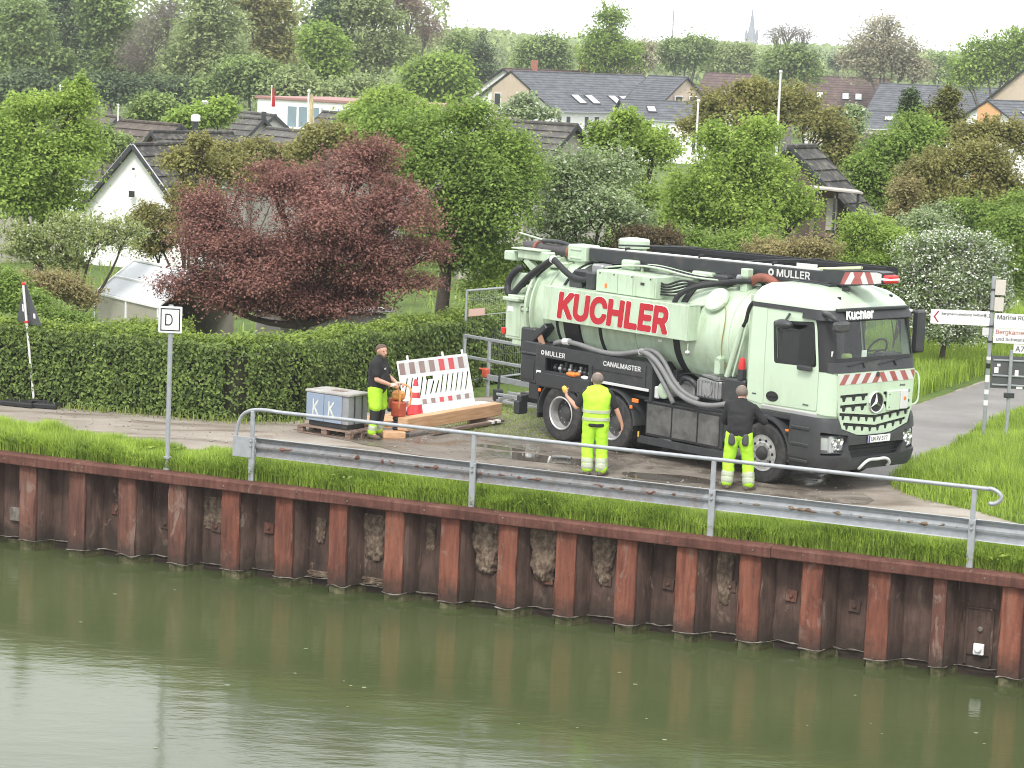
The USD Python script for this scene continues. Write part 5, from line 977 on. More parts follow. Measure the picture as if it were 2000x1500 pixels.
# fence and railing by the hedge
fn = thing('mesh_fence_panel', 'tall galvanised mesh fence panel standing before the hedge', 'fence', (-1.05, 53.35, 0), math.atan2(55.15-53.35, .33+1.05))
for p, q in (((0, 0, .0), (0, 0, 2.1)), ((3.3, 0, 0), (3.3, 0, 2.1)), ((0, 0, 2.1), (3.3, 0, 2.1)), ((0, 0, .15), (3.3, 0, .15)), ((0, 0, 1.55), (3.3, 0, 1.55))):
    put('frame_tube', rod(p, q, .024, 8), galv, fn) if q[2] != 1.55 or p[2] != 1.55 else put('frame_tube', rod(p, q, .010, 6), galv, fn)
for x in np.arange(.06, 3.28, .07): put('mesh_wire', rod((x, 0, .15), (x, 0, 2.1), .0028, 4), galv, fn)
for z in np.arange(.4, 2.1, .25): put('mesh_wire', rod((0, .004, z), (3.3, .004, z), .0028, 4), galv, fn)
put('notice_plate', cbox((.35, -.02, 1.62), (.55, .01, .16), .003), paint('faded_pink_notice', (.58, .38, .32), .6), fn)
put('dark_cloth', xf(trimesh.creation.icosphere(1), s=(.05, .03, .13), t=(.38, -.03, 1.02)), blackish, fn)
rl = thing('steel_railing', 'low galvanised two bar railing running behind the truck', 'railing', (-1.04, 52.78, 0), math.atan2(51.31-52.78, .28+1.04))
for x in (.0, .80, 2.3): put('railing_post', bar((x, 0, 0), (x, 0, 1.2), .06, .06, .006), galv, rl)
for z in (1.2, .76): put('railing_bar', bar((-.02, 0, z), (2.5, 0, z), .06, .06, .006), galv, rl)
put('lower_bar', bar((.82, -.06, .42), (2.4, -.06, .42), .05, .12, .006), galv, rl); 
put('orange_clamp', cat_mesh([cbox((.78, -.06, .50), (.16, .10, .20), .03), rod((.6, -.08, .58), (.78, -.06, .55), .02, 6)]), rmr, rl)
hs = thing('steel_prop', 'rusty lifting jack with small wheels standing by the railing', 'jack', (-.28, 51.2, 0), .2)
put('jack_body', cat_mesh([bx(-.1, .1, -.06, .06, .05, .30, .02), rod((0, 0, .2), (0.02, 0, .62), .025, 8)]), charcoal, hs)
for y in (-.1, .1): put('jack_wheel', xf(lathe([(.001, -.02), (.07, -.02), (.075, 0), (.07, .02), (.001, .02)], 14, 'y'), t=(.05, y, .075)), rim_m, hs)
sb = thing('scaffold_frame', 'stacked galvanised frame lying low beside the truck rear', 'frame', (.1, 50.5, 0), -.75)
for z in (.10, .24): 
    put('frame_bar', bar((-.55, 0, z), (.6, 0, z), .05, .05, .006), galv, sb); put('frame_bar', bar((-.55, .35, z), (.6, .35, z), .05, .05, .006), galv, sb)
put('frame_cross', bar((-.4, -.1, .17), (-.4, .45, .17), .05, .05, .006), galv, sb)
# black plastic pipe offcut in the puddle
pz = thing('pipe_bend', 'pale curved pipe offcut lying in the wet mud', 'pipe', (.92, 44.05, .03), .3)
put('pipe_body', tube([(.22*math.cos(a), .22*math.sin(a), .02) for a in np.linspace(.3, 2.0, 14)], .03, 8), hose_m, pz, smooth=True)
# ------------------------------------------------------------------ people: local x forward, y left, z up
skin_m = paint('skin', (.46, .25, .175), .5, var=.08, vscale=12); hair_brown = paint('brown_hair', (.09, .055, .035), .7, var=.2, vscale=40); hair_grey = paint('cropped_grey_hair', (.16, .13, .11), .75, var=.2, vscale=50)
hv = paint('hi_vis_yellow', (.37, .66, .03), .65, var=.10, vscale=6, bump=.5, bscale=14); tee = paint('black_shirt_cloth', (.011, .011, .012), .85, var=.2, vscale=8, bump=.6, bscale=14); boot = paint('brown_work_boots', (.10, .075, .055), .7, var=.25, vscale=12)
band = paint('reflective_band', (.42, .46, .34), .35, .2, var=.1); darkcl = paint('black_workwear', (.02, .02, .02), .85, var=.2); glove_m = paint('pale_glove', (.55, .48, .40), .8, var=.1); sponge = paint('yellow_sponge', (.65, .45, .08), .9, var=.15, vscale=20)
def S(p, r): return m3.Manifold.sphere(r, 20).translate(tuple(map(float, p)))
def bone(*pr): return m3.Manifold.batch_hull([S(p, r) for p, r in pr])
def solid(bones, edge=.026, it=7, fold=0.0):
    m = m3.Manifold.batch_boolean(bones, m3.OpType.Add).refine_to_length(edge)
    v, f = cat_mesh([m]); t = trimesh.Trimesh(v, f, process=True)
    trimesh.smoothing.filter_taubin(t, lamb=.5, nu=.53, iterations=it)
    if fold:
        v = np.asarray(t.vertices); q = v*np.array([11, 11, 17.]); n_ = meshkit.noise(q+3.3)+.6*meshkit.noise(v*np.array([20, 20, 9.])+9.1)
        t.vertices = v+t.vertex_normals*(fold*n_)[:, None]
    return t
def finger_chain(root, d, n, lens, r, curl):
    """one finger: a chain that bends towards n"""
    out, p = [], np.array(root, float); a = 0
    for i, l in enumerate(lens):
        a += curl; q = p+l*(math.cos(a)*d+math.sin(a)*n); out.append(bone((p, r*(1-.08*i)), (q, r*(1-.08*(i+1))))); p = q
    return out
def hand(wrist, d, pn, thumb, curl=.55):
    """palm and five fingers; d runs along the hand, pn is where the palm faces, thumb the thumb's side"""
    wrist = np.array(wrist, float); d = np.array(d, float)/np.linalg.norm(d); pn = np.array(pn, float); pn = pn-d*(pn@d); pn /= np.linalg.norm(pn)
    th = np.array(thumb, float); th = th-d*(th@d)-pn*(th@pn); th /= np.linalg.norm(th)
    k = [bone((wrist, .027), (wrist+d*.045+th*.025, .018), (wrist+d*.045-th*.022, .016), (wrist+d*.088+th*.03, .014), (wrist+d*.082-th*.03, .013))]
    for off, L_ in ((.030, .9), (.010, 1.0), (-.011, .94), (-.031, .74)):
        k += finger_chain(wrist+d*.085+th*off, d, pn, [.042*L_, .028*L_, .022*L_], .0095, curl)
    k += finger_chain(wrist+d*.03+th*.028, (d*.6+th*.8), pn, [.038, .03, .024], .0105, curl*.5)
    return k
def person(name_label, loc, rot, J, beard=False, hairm=hair_brown, bald=False, lean=(0, 0)):
    t = thing('person', name_label, 'person', loc, rot)
    J = {k: np.array(v, float) for k, v in J.items()}
    return t, J
def body_bones(J, arms_hands):
    H = J['head']; b = []
    hd = J.get('face', np.array([1., 0, 0])); hd = hd/np.linalg.norm(hd); sd = np.cross([0, 0, 1.], hd)
    b.append(bone((H+np.array([0, 0, .02]), .098), (H-hd*.03+np.array([0, 0, .03]), .095), (H+hd*.035+np.array([0, 0, -.05]), .066)))
    b.append(bone((H+hd*.055+np.array([0, 0, -.085]), .045), (H+hd*.03+np.array([0, 0, -.03]), .07), (H+hd*.06+np.array([0, 0, .03]), .05)))
    b.append(bone((H+hd*.095+np.array([0, 0, .01]), .012), (H+hd*.117+np.array([0, 0, -.03]), .017)))
    for s in (-1, 1): b.append(bone((H+sd*s*.093+np.array([0, 0, .012]), .018), (H+sd*s*.097+np.array([0, 0, -.022]), .014)))
    b.append(bone((H+np.array([0, 0, -.06])-hd*.02, .062), (J['neck'], .065)))
    for s, k in ((1, 'l'), (-1, 'r')):
        b.append(bone((J['sh_'+k], .056), (J['el_'+k], .043))); b.append(bone((J['el_'+k], .042), ((J['el_'+k]*.6+J['wr_'+k]*.4), .041), (J['wr_'+k], .027)))
        b.append(bone((J['hip_'+k], .085), (J['kn_'+k], .055))); b.append(bone((J['kn_'+k], .055), (J['kn_'+k]*.65+J['an_'+k]*.35+np.array([-.02, 0, 0]), .055), (J['an_'+k], .036)))
        b.append(bone((J['an_'+k], .04), (J['toe_'+k], .03)))
    b += torso(J, 0)
    for h in arms_hands: b += h
    return b
def torso(J, o):
    up = J['neck']; pv = J['pelvis']; ch = (up*.62+pv*.38); yl = (J['sh_l']-J['sh_r']); yl = yl/np.linalg.norm(yl); hl = (J['hip_l']-J['hip_r']); hl /= np.linalg.norm(hl)
    w = (up*.3+pv*.7)
    return [bone((ch+yl*.09, .115+o), (ch-yl*.09, .115+o), (J['sh_l']-yl*.02, .058+o), (J['sh_r']+yl*.02, .058+o), (up, .06+o)),
            bone((ch+yl*.09, .115+o), (ch-yl*.09, .115+o), (w+yl*.075, .112+o), (w-yl*.075, .112+o)),
            bone((w+yl*.075, .112+o), (w-yl*.075, .112+o), (pv+hl*.075, .115+o), (pv-hl*.075, .115+o))]
def leg(J, k, o, top=True, bottom=.0, flare=.0):
    b = []
    a, kn, hp = J['an_'+k], J['kn_'+k], J['hip_'+k]
    if top: b.append(bone((hp, .098+o), (hp*.5+kn*.5, .083+o), (kn, .068+o)))
    e = kn+(a-kn)*(1-bottom)
    b.append(bone((kn, .068+o), (kn*.6+e*.4, .066+o), (e, .055+o+flare)))
    return b
def ring(p, q, r, w=.05):
    p, q = np.array(p, float), np.array(q, float); d = (q-p)/np.linalg.norm(q-p); return bone((p-d*w/2, r), (p+d*w/2, r))
def head_parts(t, J, hairmat, amount, beard=False, eyes=True):
    H = J['head']; hd = J.get('face', np.array([1., 0, 0])); hd = hd/np.linalg.norm(hd); sd = np.cross([0, 0, 1.], hd)
    cap = bone((H+np.array([0, 0, .026])-hd*.006, .104), (H-hd*.035+np.array([0, 0, .02]), .101))
    cutn = hd*amount[0]+np.array([0, 0, amount[1]]); cutn /= np.linalg.norm(cutn)
    cap = cap.trim_by_plane(tuple(map(float, cutn)), float(cutn@(H+hd*amount[2]+np.array([0, 0, amount[3]]))))
    put('hair', cap.refine_to_length(.02), hairmat, t, smooth=True)
    if beard:
        put('beard', bone((H+hd*.062+np.array([0, 0, -.10]), .045), (H+hd*.04+sd*.045+np.array([0, 0, -.06]), .034), (H+hd*.04-sd*.045+np.array([0, 0, -.06]), .034)), hairmat, t, smooth=True)
    if eyes:
        for s in (-1, 1): put('eye', xf(trimesh.creation.icosphere(2), s=(.011, .011, .009), t=H+hd*.092+sd*s*.034+np.array([0, 0, .012])), charcoal, t)
        put('mouth', xf(cbox((0, 0, 0), (.012, .045, .008), .003), Rz(math.atan2(hd[1], hd[0])), H+hd*.098+np.array([0, 0, -.068])), rustred, t)
def boots(t, J):
    for k in 'lr':
        a, to = J['an_'+k], J['toe_'+k]; d = to-a; d[2] = 0; d /= np.linalg.norm(d)
        put('boot', solid([bone((a+np.array([0, 0, .06]), .058), (a+np.array([0, 0, -.03]), .056), (a-d*.05+np.array([0, 0, -.045]), .04)), bone((a-d*.05+np.array([0, 0, -.05]), .036), (a+np.array([0, 0, -.03]), .05), (to+np.array([0, 0, .0]), .040), (to-d*.05, .048))], .03, 4), boot, t, smooth=True)
# 1: the man in the black T-shirt and hi-vis shorts with the rammer
J1 = dict(pelvis=(-.02, 0, .98), neck=(.0, 0, 1.47), head=(.045, .0, 1.63), face=(.86, -.5, -.05), sh_l=(.0, .20, 1.41), sh_r=(.0, -.20, 1.41), el_l=(.10, .25, 1.14), el_r=(.06, -.27, 1.13), wr_l=(.33, .13, 1.03), wr_r=(.32, -.15, 1.03),
          hip_l=(-.02, .105, .93), hip_r=(-.02, -.105, .93), kn_l=(.03, .125, .50), kn_r=(.0, -.13, .50), an_l=(-.03, .14, .09), an_r=(-.05, -.15, .09), toe_l=(.13, .16, .045), toe_r=(.11, -.19, .045))
t, J = person('person in black T-shirt and yellow shorts holding the orange rammer', (-2.46, 45.85, 0), -.30, J1)
hands = [hand(J['wr_l'], (1, -.05, .1), (0, -.2, -1), (0, -1, .2), .75), hand(J['wr_r'], (1, .05, .1), (0, .2, -1), (0, 1, .2), .75)]
put('body', solid(body_bones(J, hands), .022, 5), skin_m, t, smooth=True)
tb = torso(J, .034)
belly = bone(((.06, .09, 1.10), .13), ((.06, -.09, 1.10), .13), ((.03, 0, 1.25), .12), ((.02, 0, .95), .12))
for k in 'lr': tb.append(bone((J['sh_'+k], .078), (J['sh_'+k]*.35+J['el_'+k]*.65, .072)))
put('t_shirt', solid(tb+[belly], .025, 5, .012), tee, t, smooth=True)
put('shirt_logo', cbox((.16, -.10, 1.32), (.01, .07, .03), .003), lightgrey, t)
sh = [bone((J['pelvis']+[0, .08, -.02], .142), (J['pelvis']+[0, -.08, -.02], .142), (J['hip_l'], .125), (J['hip_r'], .125))]
for k in 'lr': sh.append(bone((J['hip_'+k], .128), (J['hip_'+k]*.28+J['kn_'+k]*.72, .112)))
put('shorts', solid(sh, .025, 5, .014), hv, t, smooth=True)
for k in 'lr':
    put('knee_trouser', solid([bone((J['hip_'+k]*.35+J['kn_'+k]*.65, .088), (J['kn_'+k], .078), (J['kn_'+k]*.45+J['an_'+k]*.55, .07))]), darkcl, t, smooth=True)
    put('trouser_cuff', solid([bone((J['kn_'+k]*.42+J['an_'+k]*.58, .078), (J['kn_'+k]*.12+J['an_'+k]*.88, .082))]), hv, t, smooth=True)
    put('reflective_cuff', ring(J['kn_'+k]*.28+J['an_'+k]*.72, J['an_'+k], .083, .04), band, t, smooth=True)
    put('glove', solid(hand(J['wr_'+k], (1, -.05 if k == 'l' else .05, .1), (0, 0, -1), (0, -1 if k == 'l' else 1, .2), .75) and [bone((J['wr_'+k]-np.array([.03, 0, 0]), .034), (J['wr_'+k]+np.array([.05, 0, .005]), .036))]), glove_m, t, smooth=True)
boots(t, J); head_parts(t, J, hair_brown, (-.55, 1.0, .0, .035), beard=True)
# 2: the man in the hi-vis vest, seen from behind, holding up a sponge
J2 = dict(pelvis=(.0, 0, .97), neck=(.03, 0, 1.49), head=(.075, .01, 1.655), face=(.95, .25, -.12), sh_l=(.02, .205, 1.42), sh_r=(.02, -.205, 1.42), el_l=(.07, .35, 1.16), el_r=(.02, -.35, 1.15), wr_l=(.17, .53, 1.33), wr_r=(.06, -.45, .90),
          hip_l=(.0, .10, .93), hip_r=(.0, -.10, .93), kn_l=(.03, .13, .50), kn_r=(.02, -.12, .50), an_l=(-.03, .11, .09), an_r=(-.06, -.13, .09), toe_l=(.12, .15, .045), toe_r=(.08, -.22, .045))
t, J = person('person in yellow safety vest standing with back turned, raising a sponge', (1.47, 42.72, 0), 1.50, J2)
hands = [hand(J['wr_l'], (.35, .25, .8), (.3, -.9, 0), (.3, .3, .5), .5), hand(J['wr_r'], (.2, -.05, -1), (.2, 1, 0), (1, 0, .2), .35)]
put('body', solid(body_bones(J, hands), .022, 5), skin_m, t, smooth=True)
tb = torso(J, .012)
for k in 'lr': tb.append(bone((J['sh_'+k], .075), (J['sh_'+k]*.30+J['el_'+k]*.70, .066)))
put('black_shirt', solid(tb, .025, 5, .009), tee, t, smooth=True)
vs = torso(J, .032); vest = solid(vs+[bone((J['pelvis']+[0, .09, -.04], .135), (J['pelvis']+[0, -.09, -.04], .135), (J['pelvis']+[0, .08, .2], .14), (J['pelvis']+[0, -.08, .2], .14))], .025, 5, .011)
arm_cut = [bone((J['sh_'+k]+np.array([0, (.03 if k == 'l' else -.03), .05]), .085), (J['sh_'+k]*.4+J['el_'+k]*.6+np.array([0, (.05 if k == 'l' else -.05), 0]), .08)) for k in 'lr']
vm = man(vest)-m3.Manifold.batch_boolean(arm_cut, m3.OpType.Add)
vm = vm.trim_by_plane((0, 0, 1), .86)
put('safety_vest', vm, hv, t, smooth=50)
for z in (1.10, .97):
    rb = (man(solid([b for b in torso(J, .052)]+[bone((J['pelvis']+[0, .09, -.04], .153), (J['pelvis']+[0, -.09, -.04], .153), (J['pelvis']+[0, .08, .2], .158), (J['pelvis']+[0, -.08, .2], .158))])) ^ mbox(-1, 1, -1, 1, z, z+.052))
    put('vest_band', rb-m3.Manifold.batch_boolean(arm_cut, m3.OpType.Add), band, t, smooth=40)
put('vest_collar', solid([bone((J['neck']+np.array([-.02, .04, 0.01]), .062), (J['neck']+np.array([-.02, -.04, 0.01]), .062), (J['neck']+np.array([.03, 0, .0]), .06))], .02, 3), hv, t, smooth=True)
put('vest_print', cat_mesh([cbox((-.118, .0, 1.315), (.01, .17, .022), .002), cbox((-.128, -.01, 1.265), (.01, .09, .014), .002)]), paint('faint_vest_print', (.16, .25, .03), .8), t)
put('waist_bag', solid([bone((J['pelvis']+[-.11, .09, -.07], .045), (J['pelvis']+[-.11, -.11, -.07], .045)), bone((J['pelvis']+[-.10, .09, -.02], .04), (J['pelvis']+[-.10, -.09, -.02], .04))], .02, 3), darkcl, t, smooth=True)
def trousers(t, J, pk=False):
    sh = [bone((J['pelvis']+[0, .07, 0.0], .128), (J['pelvis']+[0, -.07, 0.0], .128), (J['hip_l'], .112), (J['hip_r'], .112))]
    for k in 'lr': sh += leg(J, k, .024, True, .12, .012)
    put('trousers', solid(sh, .025, 5, .014), hv, t, smooth=True)
    for k in 'lr':
        put('trouser_band', solid([ring(J['kn_'+k]*.42+J['an_'+k]*.58, J['an_'+k], .108, .03)], .02, 2), band, t, smooth=True)
        put('trouser_band', solid([ring(J['kn_'+k]*.2+J['an_'+k]*.8, J['an_'+k], .108, .028)], .02, 2), band, t, smooth=True)
trousers(t, J); boots(t, J)
put('sponge', solid([bone((J['wr_l']+np.array([.06, .03, .09]), .05), (J['wr_l']+np.array([.05, .05, .13]), .045))], .02, 3), sponge, t, smooth=True)
head_parts(t, J, hair_grey, (-.9, .55, .0, -.01))
# 3: the bald man in a dark shirt bending towards the wheel
J3 = dict(pelvis=(-.03, 0, .98), neck=(.12, 0, 1.47), head=(.20, .0, 1.625), face=(.9, -.25, -.35), sh_l=(.11, .20, 1.41), sh_r=(.09, -.21, 1.385), el_l=(.20, .27, 1.14), el_r=(.12, -.39, 1.18), wr_l=(.36, .20, 1.04), wr_r=(.36, -.40, 1.12),
          hip_l=(-.03, .10, .93), hip_r=(-.03, -.10, .93), kn_l=(.02, .155, .50), kn_r=(.02, -.17, .50), an_l=(-.04, .165, .09), an_r=(-.06, -.20, .09), toe_l=(.12, .19, .045), toe_r=(.06, -.29, .045))
t, J = person('bald person in dark long shirt and yellow trousers standing by the front wheel', (3.87, 41.9, 0), 1.42, J3)
hands = [hand(J['wr_l'], (1, -.1, .1), (0, -.4, -1), (0, -1, .3), .6), hand(J['wr_r'], (1, .1, .15), (0, .4, -1), (0, 1, .3), .45)]
put('body', solid(body_bones(J, hands), .022, 5), skin_m, t, smooth=True)
tb = torso(J, .014)
tb.append(bone((J['pelvis']+[0, .07, .02], .132), (J['pelvis']+[0, -.07, .02], .132), (J['pelvis']+[.03, .07, .2], .12), (J['pelvis']+[.03, -.07, .2], .12)))
for k in 'lr': tb += [bone((J['sh_'+k], .072), (J['el_'+k], .058)), bone((J['el_'+k], .058), (J['el_'+k]*.6+J['wr_'+k]*.4, .052))]
put('dark_shirt', solid(tb, .025, 5, .014), tee, t, smooth=True)
trousers(t, J); boots(t, J)
for y in (-.1, .1): put('holster_pocket', solid([bone(((-.135, y*1.15, .93), .055), ((-.135, y*1.15, .82), .06))], .025, 3), paint('grey_holster_cloth_left' if y > 0 else 'grey_holster_cloth_right', (.06, .06, .062), .8, var=.2), t, smooth=True)
head_parts(t, J, hair_grey, (-1.0, -.25, -.02, .0))
# ------------------------------------------------------------------ vegetation
def leaf_mesh(P, Nrm, size, rng, asp=0.62, fold=0.15):
    """two-sided leaves as folded diamonds: centres, facing, length"""
    n = len(P); size = np.broadcast_to(size, (n,))
    Nrm = Nrm/np.maximum(np.linalg.norm(Nrm, axis=1, keepdims=True), 1e-9)
    r = rng.standard_normal((n, 3)); a = np.cross(Nrm, r); a /= np.maximum(np.linalg.norm(a, axis=1, keepdims=True), 1e-9); b = np.cross(Nrm, a)
    L_ = size[:, None]
    v = np.stack([P-a*L_*.5, P+b*L_*asp*.5+Nrm*L_*fold-a*L_*.08, P+a*L_*.5, P-b*L_*asp*.5+Nrm*L_*fold-a*L_*.08], 1).reshape(-1, 3)
    k = np.arange(n)[:, None]*4
    f = np.concatenate([k+np.array([0, 1, 2]), k+np.array([0, 2, 3])], 1).reshape(-1, 3)
    return v, f
def sphere_dirs(n, rng): d = rng.standard_normal((n, 3)); return d/np.linalg.norm(d, axis=1, keepdims=True)
def crown_points(blobs, ncl, per, cr, rng, low=-0.5, flat=.6, inner=.35):
    """clumps of leaves on and inside the blobs of a crown"""
    B = np.array([[*c, *r] for c, r in blobs], float); wgt = (B[:, 3]*B[:, 4]*B[:, 5])**(2/3); wgt /= wgt.sum()
    k = rng.choice(len(B), ncl, p=wgt); d = sphere_dirs(ncl, rng)
    d[:, 2] = np.where(d[:, 2] < low, -d[:, 2]*rng.random(ncl), d[:, 2])
    rad = np.where(rng.random(ncl) < inner, rng.uniform(.35, .85, ncl), rng.uniform(.82, 1.08, ncl))
    cc = B[k, :3]+d*B[k, 3:6]*rad[:, None]
    cs = cr*rng.uniform(.6, 1.35, ncl)
    off = rng.standard_normal((ncl, per, 3))*np.array([1, 1, flat])*cs[:, None, None]*.5
    P = (cc[:, None]+off).reshape(-1, 3)
    N = (d[:, None]*.4+np.array([0, 0, .85])+off/np.maximum(cs[:, None, None], .01)*.3+rng.standard_normal((ncl, per, 3))*.5).reshape(-1, 3)
    return P, N, cc
bark_m = paint('tree_bark', (.075, .06, .047), .9, var=.3, vscale=5, bump=.8, bscale=18); bark_grey = paint('grey_bark', (.15, .14, .125), .9, var=.2, vscale=4)
def limbs(base, blobs, rng, r0, sub=4, fork=.35, wig=.12):
    """trunk, limbs to the blobs, twigs"""
    out = []; base = np.array(base, float); top = np.mean([np.array(c) for c, r in blobs], 0); fk = base+(top-base)*fork
    out.append(tube(smooth_path([base-np.array([0, 0, .3]), base*.5+fk*.5+rng.normal(0, wig*.5, 3)*[1, 1, 0], fk], 8), np.linspace(r0*1.2, r0*.8, 8), 8))
    for c, r in blobs:
        c, r = np.array(c, float), np.array(r, float); m = fk*.5+c*.5+rng.normal(0, wig*1.2, 3)
        out.append(tube(smooth_path([fk, m, c+np.array([0, 0, r[2]*.3])], 8), np.linspace(r0*.6, r0*.15, 8), 6))
        for _ in range(sub):
            d = sphere_dirs(1, rng)[0]; d[2] = abs(d[2])*.8; e = c+d*r*.9
            out.append(tube(smooth_path([c*.6+m*.4, c*.5+e*.5+rng.normal(0, wig, 3), e], 6), np.linspace(r0*.25, r0*.04, 6), 5))
    return cat_mesh(out)
_seed = [100]
def px_blobs(spec, Y, depth=.8, rng=None):
    out = []
    for b in spec:
        px, py, rx, ry = b[:4]; y = Y+(b[4] if len(b) > 4 else 0); c = atY(px, py, y); k = y/FOC
        out.append((c, np.array([rx*k, rx*k*depth, ry*k])))
    return out
def tree(name, label, cat, spec, Y, mat, n, leaf, trunk=None, r0=.12, per=14, cr=None, low=-.5, flat=.6, group=None, bark=None, depth=.8, twigs=4, kind=None, shape=.62, inner=.35, droop=0.0, fork=.35, size_var=.35, shoots=None, feather=False):
    """a tree from the ellipses its crown fills, at a distance"""
    _seed[0] += 7; rng = np.random.default_rng(_seed[0])
    bl = px_blobs(spec, Y, depth)
    allc = np.mean([b[0] for b in bl], 0)
    if trunk is None: b0 = np.array([allc[0]+rng.normal(0, .1), allc[1], 0])
    else: q = atY(trunk, 300, Y); b0 = np.array([q[0], Y, 0])
    b0[2] = g1(b0[0], b0[1])
    root = thing(name, label, cat, b0, 0, group)
    bl = [(np.array(c)-b0, r) for c, r in bl]
    rr = np.mean([r[0] for c, r in bl]); cr = cr or rr*.22
    if shoots is None: shoots = int((9 if not feather else 52)*len(bl)) if Y < 130 else int((0 if not feather else 26)*len(bl))
    near = Y < 100; n = int(n*(1.45 if near else 1.25)); leaf = leaf*(.80 if near else .86)
    if feather: n = int(n*.55); shoots = int(shoots*1.15)
    sub = []
    for c, r in bl:
        for d in sphere_dirs(4, rng): d[2] = abs(d[2])*.9-.15; sub.append((c+d*r*.92, r*rng.uniform(.22, .48)))
    P, N, cc = crown_points([(c, r*.88) for c, r in bl]+sub, max(4, n//per), per, cr, rng, low, flat, inner)
    if droop: P[:, 2] -= droop*rng.random(len(P))**2; N[:, 2] *= .3
    if shoots:
        tw = []; B = np.array([[*c, *r] for c, r in bl]); k = rng.integers(0, len(B), shoots); d = sphere_dirs(shoots, rng); d[:, 2] = np.abs(d[:, 2])
        st = B[k, :3]+d*B[k, 3:6]*(.92 if not feather else rng.uniform(.25, .95, shoots)[:, None]); dr = d*.8+np.array([0, 0, .75])+rng.normal(0, .25, (shoots, 3)); dr /= np.linalg.norm(dr, axis=1, keepdims=True); ln_ = rng.uniform(.35, .9, shoots)*rr*.55
        m_ = 20; u = np.tile(np.linspace(.05, 1, m_), (shoots, 1)); SP = st[:, None]+dr[:, None]*(u*ln_[:, None])[..., None]+rng.normal(0, leaf*.55, (shoots, m_, 3))
        P = np.vstack([P, SP.reshape(-1, 3)]); N = np.vstack([N, (np.array([0, 0, .7])+rng.normal(0, .6, (shoots*m_, 3)))])
        shoot_tw = [tube([a, a+q*l_], [.008, .003], 4, False) for a, q, l_ in zip(st, dr, ln_)]
    keep = P[:, 2] > .02; P, N = P[keep], N[keep]
    put_leaves('crown', leaf_mesh(P, N, leaf*1.1*rng.uniform(1-size_var, 1+size_var, len(P)), rng, shape), mat, root)
    put('trunk', cat_mesh([limbs((0, 0, 0), bl, rng, r0, twigs, fork, wig=.1*rr)]+(shoot_tw if shoots else [])), bark or bark_m, root, smooth=True)
    return root
F = {
 'maple': foliage('copper_leaves', (.085, .036, .031), (.41, .205, .16), .32, cscale=1.6),
 'green': foliage('fresh_green_leaves', (.07, .125, .024), (.36, .50, .105), .45, cscale=1.1),
 'bright': foliage('yellow_green_leaves', (.12, .20, .03), (.48, .62, .14), .5, cscale=.9),
 'sage': foliage('sage_leaves', (.13, .19, .08), (.40, .49, .24), .4, accent=(.66, .66, .56), accent_amt=.08, cscale=.9),
 'olive': foliage('olive_brown_leaves', (.11, .105, .035), (.38, .37, .12), .4, cscale=.8),
 'tan': foliage('tan_spring_leaves', (.16, .135, .06), (.48, .42, .19), .4, cscale=.8),
 'apple': foliage('apple_leaves', (.13, .18, .055), (.44, .50, .18), .4, accent=(.66, .63, .54), accent_amt=.08, cscale=1.2),
 'white': foliage('hawthorn_leaves', (.06, .10, .03), (.26, .35, .11), .3, accent=(.80, .80, .74), accent_amt=.30, cscale=1.5),
 'hedge': foliage('hedge_leaves', (.022, .042, .010), (.26, .36, .085), .3, cscale=2.2),
 'hedge_top': foliage('hedge_new_shoots', (.09, .15, .022), (.38, .48, .09), .4, cscale=2.0),
 'dark': foliage('conifer_needles', (.03, .05, .024), (.14, .20, .075), .15, cscale=.3),
 'forest': foliage('forest_leaves', (.07, .11, .035), (.34, .45, .135), .3, cscale=.22),
 'forest2': foliage('grey_green_leaves', (.115, .15, .06), (.41, .49, .20), .3, cscale=.22),
 'lime': foliage('lime_leaves', (.11, .18, .03), (.38, .52, .10), .4, cscale=.3),
 'bare': foliage('budding_twigs', (.12, .105, .085), (.30, .265, .22), .15, cscale=.3),
 'redbare': foliage('reddish_buds', (.12, .085, .07), (.32, .24, .20), .15, cscale=.3),
 'beige': foliage('beige_catkins', (.20, .185, .11), (.48, .45, .31), .3, cscale=.3),
 'grass': foliage('grass_blades', (.10, .18, .018), (.50, .64, .11), .5, cscale=1.3),
 'grassdry': foliage('meadow_blades', (.11, .17, .03), (.40, .49, .12), .45, cscale=.7),
}
